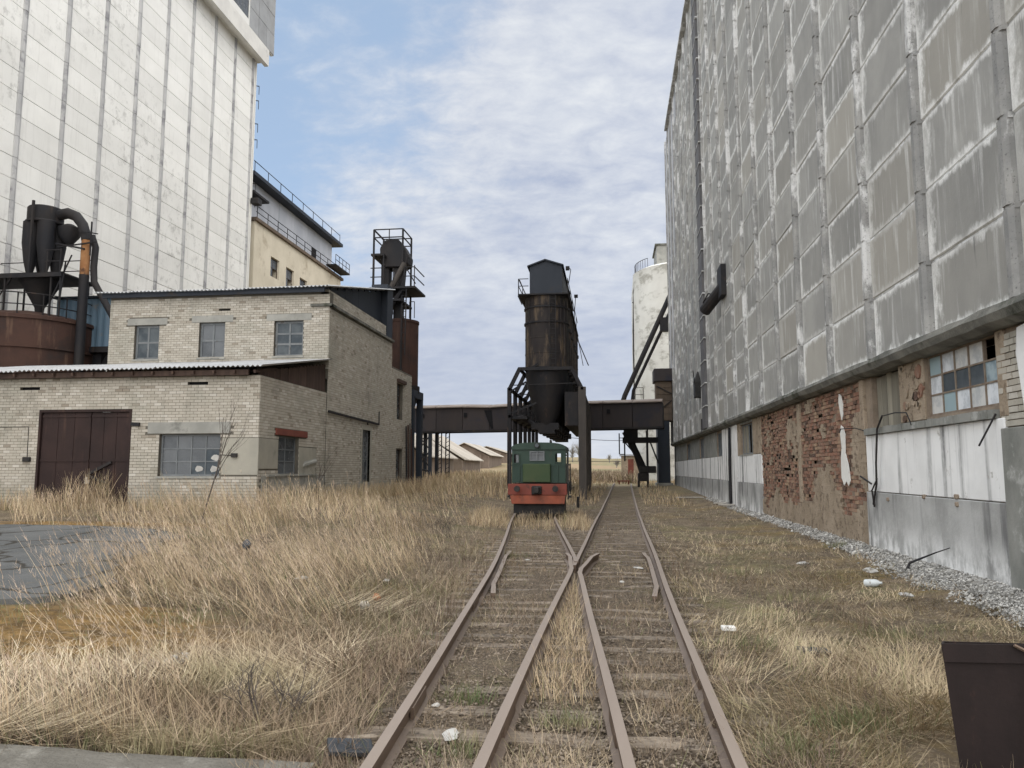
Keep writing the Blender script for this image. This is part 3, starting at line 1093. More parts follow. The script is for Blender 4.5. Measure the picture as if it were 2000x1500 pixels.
    win_board = (16.25, 17.95, 2.80, 3.98)
    win_b = (32.4, 35.4, 2.55, 3.85)
    far_w = [(41.0, 43.2, 2.6, 3.85), (49.0, 51.5, 2.6, 3.85), (57, 60, 2.6, 3.8)]
    wl.ops = [win_main, win_board, win_b] + far_w
    core = MB()
    wl.core(core, -.6, -.02)
    core.build('plinth_wall', MT['rmortar'], root)

    def slab(u0, u1, z0, z1, o, mat, name, rough_edge=.0):
        b_ = MB()
        wl.box(b_, u0, u1, -.1, o, z0, z1)
        return b_.build(name, mat, root, bevel=.012)
    # A: near pier, bare silicate brick above, cement render below
    slab(9.6, 12.12, -.2, 2.5, .10, MT['cpier'], 'rendered_pier')
    slab(5.2, 9.6, -.2, 3.9, .03, MT['cpier'], 'rendered_wall')
    wa = Wall('-', XB, 9.65, 12.25, 2.52, 3.96)
    ca = wa.cells(skip=lambda u, z: u < 11.55 and float(fbm(u * 2.2, z * 1.7, 4)) > .42 and u < 11.3)
    lay = MB()
    for c_ in ca:
        e = rnd.uniform(-.012, .008)
        wa.box(lay, c_[0] + .008, c_[1] - .008, -.05, .02 + e, c_[2] + .008, c_[3] - .008)
    # the pale bricks of the pier are separate pieces
    for c_ in ca:
        q = MB()
        e = rnd.uniform(-.012, .008)
        wa.box(q, c_[0] + .008, c_[1] - .008, -.05, .02 + e, c_[2] + .008, c_[3] - .008)
        q.build('pier_brick', MT['brick'], root)

    def blob(pts, o, mat, name, th=.03):
        b_ = MB()
        bot = [wl.p(u, o, z) for u, z in pts]
        top = [wl.p(u, o + th, z) for u, z in pts]
        b_.hexa(bot, top)
        return b_.build(name, mat, root, fix=True)
    blob([(11.62, 3.55), (11.5, 2.75), (11.2, 2.55), (10.2, 2.53), (9.7, 2.55), (9.7, 3.9), (11.2, 3.94), (11.55, 3.9)], .03, MT['wpaint'], 'plaster_patch')
    # B: white painted panel under the windows with grey skirt
    slab(12.14, 18.35, 1.42, 2.66, .035, MT['wpaint'], 'painted_panel')
    slab(12.13, 18.40, -.2, 1.405, .06, MT['gplinth'], 'plinth_skirt')
    sl = MB()
    n = 36
    for i in range(n):
        u0, u1 = 12.35 + 5.95 * i / n, 12.35 + 5.95 * (i + 1) / n
        e = .03 * float(fbm(i * .5, 1.0)) + (0 if i % 7 else -.03)
        zt = 2.80 + .035 * (float(fbm(i * .45, 8.0)) - .5)
        wl.box(sl, u0, u1 - .001, -.1, .10 + e, 2.665, zt)
    sl.build('broken_sill', MT['cpier'], root)
    # wall pieces round the windows
    slab(12.02, 12.28, 2.68, 3.97, .02, MT['beige'], 'window_jamb')
    pier = []
    slab(15.02, 16.23, 2.82, 3.97, .015, MT['beige'], 'plaster_pier')
    for k in range(16):
        u, z = rnd.uniform(15.05, 16.1), rnd.uniform(2.85, 3.9)
        r_ = rnd.uniform(.05, .17)
        blob([(u + r_ * math.cos(a_) * rnd.uniform(.6, 1.2), z + r_ * math.sin(a_) * rnd.uniform(.6, 1.2)) for a_ in [q * math.pi / 3.5 for q in range(7)]], .0, MT['beige'] if k % 3 else MT['rbrick'], 'plaster_lump', .045)
    slab(12.28, 18.3, 3.985, 4.06, -.02, MT['cpier'], 'lintel')
    # big factory window
    sp = {(0, 1): MT['glass2'], (1, 1): MT['dustglass'], (2, 1): MT['dustglass'], (0, 0): MT['milk'], (3, 1): MT['dustglass']}
    make_window(wl, *win_main, 5, 3, root, MT['rframe'], MT['milk'], depth=.10, fw=.045, bw=.03, skip={(0, 2)}, name='factory_window', special=sp, sill=False)
    # boarded window
    bb = MB()
    wl.box(bb, 16.25, 17.95, -.55, -.40, 2.8, 3.98)
    bwn = bb.build('boarded_window', MT['hollow'], root)
    us = [16.27, 16.62, 17.05, 17.33, 17.62, 17.93]
    for i in range(5):
        b_ = MB()
        wl.box(b_, us[i] + .008, us[i + 1] - .012, -.16, -.13 + rnd.uniform(-.01, .01), 2.82, 3.96 - rnd.uniform(0, .05))
        b_.build('board', MT['board'], bwn)
    # C: eroded red brick bay
    wc = Wall('-', XB, 18.42, 30.6, -.1, ZB - .24)

    def plast(u, z):
        f = float(fbm(u * .55, z * .8, 3.3, 4))
        t = .30 * (1 - sm(.2, 1.7, z)) + .22 * sm(19.9, 18.6, u) * (1 - sm(2.9, 3.5, z)) + .08 * sm(29.5, 30.6, u) + .12 * sm(20.3, 20.7, u) * sm(21.4, 20.9, u)
        return f + t > .69
    cl = wc.cells(skip=plast)
    wc.vis = lambda p: True
    cl2 = [c_ for c_ in cl if float(vnoise(c_[0] * 3.1, c_[2] * 7.7, 1)) > .07]
    lay_bricks([(wc, cl2)], root, MT['rbrick'], 300, jit=.024, gap=.014, out=.0)
    pl = MB()
    for c_ in wc.cells():
        if plast((c_[0] + c_[1]) / 2, (c_[2] + c_[3]) / 2):
            e = .012 * (float(fbm(c_[0] * 2, c_[2] * 3, 2)) - .5)
            wc.box(pl, c_[0] + rnd.uniform(-.03, .02), c_[1] + rnd.uniform(-.02, .03), -.06, .04 + e + rnd.uniform(-.006, .006), c_[2], c_[3])
    tag(pl.build('old_plaster', MT['beige'], root), kind='stuff')
    w0 = aX(1680, 845, XB)
    blob([(20.05, 2.95), (19.9, 2.75), (19.95, 2.3), (19.75, 2.0), (19.65, 1.62), (19.8, 1.5), (19.95, 1.62), (20.15, 1.5), (20.35, 1.7), (20.32, 2.2), (20.22, 2.45), (20.3, 2.8), (20.2, 3.0)], .015, MT['white'], 'white_paint_patch', .02)
    blob([(20.1, 3.75), (19.95, 3.5), (20.0, 3.25), (20.1, 3.12), (20.2, 3.3), (20.32, 3.6), (20.25, 3.8)], .015, MT['white'], 'white_paint_patch', .02)
    # pilaster strips of crumbling brick
    slab(18.36, 18.62, 2.6, 3.96, .05, MT['beige'], 'brick_pier_face')
    slab(24.4, 24.75, .9, 3.9, .045, MT['beige'], 'brick_pier_face')
    # D: next white panel and window
    slab(30.65, 36.2, 1.35, 2.50, .035, MT['wpaint'], 'painted_panel')
    slab(30.62, 36.25, -.2, 1.34, .06, MT['gplinth'], 'plinth_skirt')
    slab(30.65, 32.38, 2.52, 3.97, .02, MT['beige'], 'window_jamb')
    slab(35.42, 36.2, 2.52, 3.97, .02, MT['beige'], 'window_jamb')
    slab(32.38, 35.42, 3.86, 3.97, .01, MT['cpier'], 'lintel')
    make_window(wl, *win_b, 4, 1, root, MT['frame'], MT['board'], depth=.12, name='boarded_window', skip={(1, 0)}, sill=True)
    # E: the rest to the far corner
    slab(36.3, 38.4, -.2, 3.95, .06, MT['wpaint'], 'painted_panel')
    slab(38.45, 41.0, 1.35, 3.95, .03, MT['wpaint'], 'painted_panel')
    slab(38.42, 71.1, -.2, 1.34, .05, MT['gplinth'], 'plinth_skirt')
    for (a_, b_) in ((41.02, 49), (49.02, 57), (57.02, 64), (64.02, 71.1)):
        slab(a_, b_, 1.36, 2.58, .03, MT['wpaint'], 'painted_panel')
    for (a_, b_) in ((43.22, 48.98), (51.52, 56.98), (60.02, 71.1)):
        slab(a_, b_, 2.6, 3.95, .02, MT['cpier'], 'rendered_wall')
    for wdw in far_w:
        make_window(wl, *wdw, 3, 2, root, MT['frame'], MT['dustglass'], name='window', sill=False)
    dp = MB()
    dp.tube([wl.p(37.9, .14, .15), wl.p(37.9, .14, 2.2), wl.p(37.9, .10, 3.9)], .07, 8)
    dp.build('downpipe', MT['steel'], root, smooth=True)
    # sawn-off chute sticking out of the panels
    c1, c2 = Vector((XP + .1, 37.6, 10.9)), Vector((XP - .75, 39.2, 9.9))
    t_ = MB()
    t_.tube([c1, c2], .30, 12)
    t_.box(XP - .25, XP + .05, 36.9, 38.2, 10.2, 11.7)
    t_.build('chute_stub', MT['steel'], root, smooth=False)
    t_ = MB()
    t_.tube([c2 + Vector((.1, .3, .3)), c2 + Vector((.0, .7, .55)), c2 + Vector((.2, .1, .9)), c2 + Vector((.5, -.3, .7))], .04, 5)
    t_.tube([c2 + Vector((.1, .5, .1)), c2 + Vector((.05, 1.0, .6)), c2 + Vector((.3, .9, .9))], .035, 5)
    t_.build('bent_bracket', MT['steel'], root)
    # black lamp housing on the wall
    t_ = MB()
    t_.box(XP - .42, XP + .0, 47.6, 48.6, 6.3, 7.25)
    t_.hexa([(XP - .45, 47.7, 7.25), (XP - .05, 47.7, 7.25), (XP - .05, 48.5, 7.25), (XP - .45, 48.5, 7.25)], [(XP - .22, 48, 7.9), (XP - .15, 48, 7.9), (XP - .15, 48.2, 7.9), (XP - .22, 48.2, 7.9)])
    t_.bar((XP - .4, 47.8, 7.0), (XP - .55, 47.4, 7.9), .05)
    t_.build('lamp_housing', MT['black'], root, bevel=.02)
    MB().tube([(XP - .12, 46.9, 4.1), (XP - .12, 46.9, 4.9)], .09, 6).build('pipe_stub', MT['steel'], root)
    # loose iron hanging on the plinth
    t_ = MB()
    t_.tube([aX(1723, 812, XB - .18), aX(1713, 838, XB - .16), aX(1711, 905, XB - .14), aX(1712, 945, XB - .13), aX(1706, 985, XB - .10)], .022, 6)
    t_.tube([aX(1713, 935, XB - .15), aX(1703, 958, XB - .15), aX(1708, 990, XB - .1)], .018, 6)
    t_.tube([aX(1680, 930, XB - .20), aX(1702, 945, XB - .12)], .02, 6)
    t_.build('hanging_iron', MT['steel'], root, smooth=True)
    t_ = MB()
    t_.tube([aX(1726, 812, XB - .13), aX(1748, 806, XB - .16), aX(1770, 806, XB - .14), aX(1780, 830, XB - .12)], .013, 5)
    t_.build('bent_wire', MT['steel'], root, smooth=True)
    t_ = MB()
    t_.tube([aX(1640, 845, XB - .10), aX(1642, 838, XB - .14), aX(1670, 836, XB - .14), aX(1690, 842, XB - .05)], .012, 5)
    t_.build('bent_wire', MT['steel'], root, smooth=True)
    t_ = MB()
    t_.tube([aX(1945, 808, XB - .05), aX(1912, 871, XB - .22)], .014, 6)
    t_.build('iron_rod', MT['steel'], root, smooth=True)
    for (u, v) in ((1805, 970), (1868, 970), (1870, 985), (1735, 975)):
        p = aX(u, v, XB - .06)
        q = MB()
        q.box(p.x - .03, p.x + .03, p.y - .05, p.y + .05, p.z - .04, p.z + .04)
        q.build('anchor_stub', MT['rmortar'], root, bevel=.015)


# materials needed only here
q = M('far_grey_panel', .9)
c = q.mix(q.ramp(q.noise(.8, 5, .6), .3, .7), (.30, .305, .315), (.235, .24, .25))
c = q.scale_v(c, q.ramp(q.rand(), 0, 1, .72, 1.22))
fy = q.math('FRACT', q.math('DIVIDE', q.math('SUBTRACT', q.sep()[1], 5.15), 3.0))
lime_ = q.math('MULTIPLY', q.ramp(q.math('ADD', fy, q.math('MULTIPLY', q.math('SUBTRACT', q.noise(1.6, 6, .7, st=(1, 1, .5)), .5), .5)), .62, .82), .9)
c = q.mix(lime_, c, (.62, .625, .64))
MT['farpanel'] = q.done(c, q.noise(12, 5, .7), .4, .02)
MT['white'] = simple('thick_white_paint', (.76, .75, .71), (.68, .67, .63), 4, bump=.4)
q = M('grey_blue_glass', .25)
MT['glass2'] = q.done(q.mix(q.ramp(q.noise(3, 5, .6), .35, .65), (.16, .22, .25), (.34, .42, .45)))
build_right_elevator()


# ================================================================== LEFT WHITE ELEVATOR
def build_left_elevator():
    XS = -31.6
    root = thing('white_grain_silo', 'towering white-painted concrete panel silo block with vertical ribs at far left', 'building', (-40, 46, 0))
    r0 = root.location
    MB().box(-52, XS - .09, 10, 63.2, -.2, 39.0).build('core_wall', MT['wjoint'], root)
    P, PH = 3.3, 1.2
    mb = MB()
    a, b, c = 1.48, PH / 2 - .005, .014
    mb.hexa([(-.08, -a, -b), (-.08, a, -b), (-.08, a, b), (-.08, -a, b)], [(0, -a + c, -b + c), (0, a - c, -b + c), (0, a - c, b - c), (0, -a + c, b - c)])
    me = bpy.data.meshes.new('wall_panel')
    me.from_pydata(mb.v, [], mb.f)
    me.materials.append(MT['wpanel'])
    edges = [62.5 - P * i for i in range(10)]
    n = 0
    rest = MB()
    for i in range(16):
        yc = 62.5 - P * (i + .5)
        for j in range(32):
            zc = .6 + PH * (j + .5)
            if zc > 38.9:
                continue
            dx = rnd.uniform(-.008, .008)
            if i < 9 and 3.4 < zc and n < 300:
                n += 1
                o = bpy.data.objects.new('wall_panel', me)
                col.objects.link(o)
                o.parent = root
                o.location = (XS + dx - r0[0], yc - r0[1], zc - r0[2])
            elif yc > 12:
                rest.box(XS - .08, XS + dx, yc - a, yc + a, zc - b, zc + b)
    tag(rest.build('other_panels', MT['wpanel'], root), kind='stuff')
    for i in range(16):
        y = 62.5 - P * i
        rb = MB()
        for j in range(32):
            z0 = .6 + PH * j
            if z0 > 37.9:
                continue
            e = rnd.uniform(-.015, .015)
            rb.prism_z([(XS - .1, y - .19), (XS + .06 + e, y - .16), (XS + .11 + e, y), (XS + .06 + e, y + .16), (XS - .1, y + .19)], z0 + .012, z0 + PH - .012)
        rb.build('rib', MT['wrib'], root, fix=True)
    MB().box(XS - .1, XS + .02, 62.68, 63.2, .4, 38.9).build('end_strip', MT['wpanel'], root)
    MB().tube([(XS + .10, 62.95, 6), (XS + .10, 62.95, 38.8)], .05, 6).build('rain_pipe', MT['wjoint'], root)
    # over-hanging top gallery
    XO = -30.5
    MB().box(-52, XO - .02, 10, 63.3, 38.92, 39.2).build('gallery_floor', MT['wjoint'], root)
    MB().box(XO - .4, XO, 10, 63.3, 38.55, 40.1).build('gallery_beam', MT['wbeam'], root)
    wl = Wall('+', XO - .05, 10, 64.3, 40.1, 46, [(55.3, 59.4, 40.75, 44)])
    q = MB()
    wl.core(q, -.3, -.03)
    q.build('gallery_wall', MT['wjoint'], root)
    for (u0, u1) in ((59.5, 61.1), (61.15, 62.7), (62.75, 64.3), (52, 55.25)):
        for k in range(3):
            q = MB()
            wl.box(q, u0, u1, -.05, .03 + rnd.uniform(-.01, .01), 40.15 + 1.9 * k, 42.0 + 1.9 * k)
            q.build('gallery_panel', MT['gpanel'] if u0 > 58 else MT['wbeam'], root)
    make_window(wl, 55.3, 59.4, 40.75, 44, 4, 2, root, MT['frame'], MT['glass'], name='gallery_window', sill=False)
    # ladder brackets on the corner
    for z in (36.6, 35.2, 33.0, 31.5, 27.4, 26.0):
        q = MB()
        q.bar((XS + .1, 63.0, z), (XS + .36, 63.1, z), .06)
        q.bar((XS + .36, 63.1, z), (XS + .36, 63.1, z - .8), .04)
        q.build('ladder_bracket', MT['steel'], root)
    q = MB()
    q.box(XS + .1, XS + .8, 62.8, 63.6, 25.5, 26.0)
    q.build('lamp_box', MT['black'], root)


build_left_elevator()


# ================================================================== CREAM WORKING HOUSE behind it
def build_cream():
    X = -31.6
    root = thing('cream_brick_building', 'cream brick working house with metal-clad roof storey behind the white silo', 'building', (-40, 75, 0))
    ops = [(67.5, 69.4, 20.1, 22.0), (71.0, 72.9, 19.9, 21.9), (74.4, 76.3, 19.8, 21.7)]
    wl = Wall('+', X, 64, 86.4, 0, 24.3, ops)
    q = MB()
    wl.core(q, -12, 0)
    q.build('wall', MT['cream'], root)
    for o in ops:
        make_window(wl, *o, 2, 2, root, MT['darkwood'], MT['glass'], depth=.25, name='window', sill=False, skip={(1, 0)})
    MB().box(X - 12, X + .25, 63.8, 86.7, 24.3, 24.6).build('parapet', MT['oldbrown'], root)
    XC = X - 1.1
    for k in range(6):
        y0 = 64 + 3.7 * k
        MB().box(XC - 8, XC + rnd.uniform(-.02, .02), y0, y0 + 3.66, 24.62, 28.6).build('cladding_sheet', MT['clad'], root)
    MB().box(XC - .03, XC + .06, 79.9, 81.2, 24.7, 26.6).build('door', MT['hollow'], root)
    q = MB()
    q.hexa([(XC - 8, 63.8, 28.7), (XC + 1.0, 63.8, 28.6), (XC + 1.0, 87.2, 28.6), (XC - 8, 87.2, 28.7)], [(XC - 8, 63.8, 29.4), (XC + 1.0, 63.8, 28.95), (XC + 1.0, 87.2, 28.95), (XC - 8, 87.2, 29.4)])
    q.build('roof', MT['darkmetal'], root)
    q = MB()
    for k in range(11):
        y = 64.2 + 2.2 * k
        q.bar((X + .1, y, 24.6), (X + .1, y, 25.7), .05)
    for z in (25.15, 25.7):
        q.bar((X + .1, 64, z), (X + .1, 86.4, z), .05)
    q.build('railing', MT['steel'], root)
    q = MB()
    for k in range(9):
        y = 64.2 + 2.8 * k
        q.bar((XC + .8, y, 28.9), (XC + .8, y, 30.0), .05)
    q.bar((XC + .8, 64, 30), (XC + .8, 65.4, 30), .05)
    q.bar((XC + .8, 64, 30), (XC + .8, 86.5, 29.9), .05)
    q.build('roof_railing', MT['steel'], root)
    # balcony on the end
    q = MB()
    q.box(X + .02, X + 1.2, 81.5, 86.2, 24.85, 25.0)
    for k in range(5):
        q.bar((X + 1.15, 81.5 + 1.15 * k, 25), (X + 1.15, 81.5 + 1.15 * k, 26.1), .05)
    for z in (25.5, 26.1):
        q.bar((X + 1.15, 81.5, z), (X + 1.15, 86.2, z), .05)
    q.build('balcony', MT['steel'], root)
    MB().box(XC - .3, XC + .9, 64.0, 67.2, 27.0, 27.2).build('canopy', MT['steel'], root)


build_cream()


# ================================================================== BRICK GARAGE (low) and WORKSHOP (two storeys)
GX = -11.44


def build_garage():
    root = thing('brick_garage', 'low one-storey silicate brick garage with brown steel gates and sloping slate roof', 'building', (-17, 27, .6))
    gate = (-19.35, -15.95, .2, 3.92)
    wn = (-14.92, -12.76, 1.68, 3.07)
    vents = [(-20.15, -19.4, 4.62, 4.73), (-14.0, -13.28, 4.72, 4.83)]
    fr = Wall('x', 24.0, -27.0, GX, .4, 5.02, [gate, wn] + vents)
    lint = (-15.35, -12.42, 3.085, 3.47)
    rend = (-12.70, -11.6, 1.95, 2.95)
    sd_w = (25.55, 27.30, 1.72, 3.08)
    sd_l = (25.25, 28.0, 3.09, 3.32)
    sd = Wall('+', GX, 24.0, 29.95, .4, 5.02, [sd_w])
    q = MB()
    fr.core(q, -.4, 0)
    sd.box(q, 24.4, 29.95, -.4, -.39, .4, .41)
    q.build('wall', MT['mortar'], root)
    q = MB()
    sd2 = Wall('+', GX, 24.4, 29.95, .4, 5.02, [sd_w])
    sd2.core(q, -.4, -.001)
    q.build('side_wall', MT['mortar'], root)
    fr.vis = lambda p: p[0] > -21.5 and p[2] > 1.0
    sd.vis = lambda p: True

    def rend_side(u, z):
        return (24.0 < u < 29.9 and z < 1.62 + .12 * float(fbm(u * 1.5, 3)) and u > 24.25) or (24.0 <= u < 25.5 and 1.9 < z < 2.95) or (27.35 < u < 29.0 and 1.7 < z < 2.75)
    cf = [c for c in fr.cells() if not (lint[0] < (c[0] + c[1]) / 2 < lint[1] and lint[2] - .02 < (c[2] + c[3]) / 2 < lint[3]) and not (rend[0] < (c[0] + c[1]) / 2 < 0 and 1.72 < (c[2] + c[3]) / 2 < rend[3])]
    cs = [c for c in sd.cells(skip=rend_side) if not (sd_l[0] < (c[0] + c[1]) / 2 < sd_l[1] and sd_l[2] < (c[2] + c[3]) / 2 < sd_l[3])]
    lay_bricks([(fr, cf), (sd, cs)], root, MT['brick'], 300)
    # render repairs at the corner
    q = MB()
    fr.box(q, -12.70, GX + .02, -.05, .022, 1.72, 2.93)
    sd.box(q, 24.0, 25.5, -.05, .022, 1.92, 2.93)
    q.build('render_patch', MT['render'], root, bevel=.01)
    q = MB()
    sd.box(q, 27.32, 29.0, -.05, .025, 1.72, 2.72)
    q.build('render_patch', MT['render'], root, bevel=.01)
    q = MB()
    for k in range(20):
        u0 = 24.28 + 5.6 * k / 20
        sd.box(q, u0, u0 + .28, -.05, .03 + .02 * float(fbm(k * .7, 4)), .4, 1.62 + .10 * (float(fbm(u0 * 1.5, 3))))
    q.build('plinth', MT['concrete'], root)
    q = MB()
    for k in range(14):
        u0 = 24.6 + 4.4 * k / 14
        sd.box(q, u0, u0 + .315, .0, .06 + .05 * float(fbm(k * .9, 9)), 1.66 + .02 * rnd.random(), 1.72 + .03 * rnd.random())
    q.build('broken_ledge', MT['concrete'], root)
    # dark gap opened under the sagging plaster
    q = MB()
    p = sd.p
    q.hexa([p(27.7, .027, 2.05), p(28.9, .027, 2.2), p(28.95, .027, 2.32), p(27.8, .027, 2.2)], [p(27.7, .05, 2.0), p(28.9, .09, 2.18), p(28.95, .09, 2.24), p(27.8, .05, 2.12)])
    q.build('sagging_plaster', MT['concrete'], root, fix=True)
    q = MB()
    fr.box(q, *lint[:2], -.1, .03, *lint[2:])
    q.build('lintel', MT['concrete'], root, bevel=.012)
    q = MB()
    sd.box(q, *sd_l[:2], -.1, .06, *sd_l[2:])
    tag(q.build('steel_lintel', MT['redsteel'], root, bevel=.012), label='red steel channel lintel')
    make_window(fr, *wn, 4, 3, root, MT['frame'], MT['glass'], depth=.16, name='window', special={(3, 1): MT['dustglass'], (2, 0): MT['dustglass'], (3, 0): MT['dustglass']})
    # rags pressed against the glass
    for (u, z) in ((-12.98, 2.3), (-13.55, 1.93), (-13.02, 1.92)):
        q = MB()
        for i in range(9):
            a = 2 * math.pi * i / 9
            q.v.append(fr.p(u + .17 * math.cos(a) * rnd.uniform(.7, 1.1), -.150, z + .12 * math.sin(a) * rnd.uniform(.7, 1.1)))
        for i in range(9):
            q.v.append((q.v[i][0], q.v[i][1] + .03, q.v[i][2]))
        q.f.append(tuple(range(9)))
        for i in range(9):
            q.f.append((i, (i + 1) % 9, 9 + (i + 1) % 9, 9 + i))
        q.build('white_rag', MT['rubble'], root, fix=True)
    make_window(sd, *sd_w, 2, 3, root, MT['frame'], MT['glass'], depth=.16, name='window')
    # gates
    fm = MB()
    fr.box(fm, gate[0], gate[0] + .08, -.12, .03, .3, 3.84)
    fr.box(fm, gate[1] - .08, gate[1], -.12, .03, .3, 3.84)
    fr.box(fm, gate[0], gate[1], -.12, .03, 3.84, 3.92)
    fm.build('gate_frame', MT['gate'], root)
    mid = -17.45
    for (a, b, sgn) in ((gate[0] + .09, mid - .012, 1), (mid + .012, gate[1] - .09, -1)):
        q = MB()
        fr.box(q, a, b, -.10, -.06, .55, 3.83)
        leaf = q.build('gate_leaf', MT['gate'], root)
        n = 3
        for i in range(n):
            u0 = a + (b - a) * i / n
            s_ = MB()
            fr.box(s_, u0 + .01, u0 + (b - a) / n - .01, -.06, -.045, .57, 3.8)
            s_.build('sheet', MT['gate'], leaf)
        s_ = MB()
        for z in (.62, 2.2, 3.7):
            fr.box(s_, a + .01, b - .01, -.045, -.02, z - .035, z + .035)
        s_.build('cross_bar', MT['gate'], leaf)
    q = MB()
    q.bar(fr.p(mid + .05, .02, 1.75), fr.p(-16.6, .02, 2.15), .05, .09)
    q.bar(fr.p(mid + .0, .02, 1.72), fr.p(-16.75, .02, 1.45), .05, .07)
    q.build('locking_bar', MT['steel'], root)
    q = MB()
    fr.box(q, mid - .07, mid + .09, -.02, .04, 1.42, 1.56)
    q.box(mid - .03, mid + .05, 23.93, 23.97, 1.56, 1.64)
    q.build('padlock', MT['rubble'], root, bevel=.01)
    q = MB()
    q.bar(fr.p(-15.95, .03, 3.42), fr.p(-15.6, .10, 3.40), .05, .12)
    q.build('gate_hook', MT['steel'], root)
    # switch box with its conduit, and another at the window
    q = MB()
    q.tube([fr.p(-21.4, .02, 3.35), fr.p(-19.72, .02, 3.35), fr.p(-19.70, .02, 2.3)], .014, 5)
    fr.box(q, -19.83, -19.56, .0, .08, 2.17, 2.32)
    q.build('switch_box', MT['black'], root)
    q = MB()
    q.tube([fr.p(-12.72, .03, 2.38), fr.p(-12.33, .03, 2.36)], .014, 5)
    fr.box(q, -12.33, -12.13, .02, .1, 2.30, 2.43)
    q.build('switch_box', MT['black'], root)
    for v in vents:
        q = MB()
        fr.box(q, v[0], v[1], -.3, -.12, v[2], v[3])
        q.build('vent_slot', MT['hollow'], root)
    # roof: mono-pitch rising to the workshop wall
    corrugated(-27.2, GX + .25, 23.55, 29.98, 5.18, 6.30, zr=.10).build('roof', MT['slate'], root)
    q = MB()
    q.box(-27, GX - .3, 23.72, 23.8, 4.99, 5.17)
    q.build('fascia_board', MT['darkwood'], root)
    for k in range(22):
        x = -26.6 + .72 * k
        q = MB()
        q.bar((x, 23.62, 5.09), (x, 25.2, 5.36), .07, .10)
        q.build('rafter_end', MT['darkwood'], root)
    # dark boarded gable under the roof edge
    for k in range(18):
        y0 = 24.05 + 5.9 * k / 18
        zt = 5.12 + 1.12 * (y0 + .33 - 23.55) / 6.43
        q = MB()
        q.box(GX - .09, GX - .06 + rnd.uniform(-.008, .008), y0, y0 + .32, 5.03, max(5.05, zt - .085))
        q.build('gable_board', MT['darkwood'], root)


build_garage()


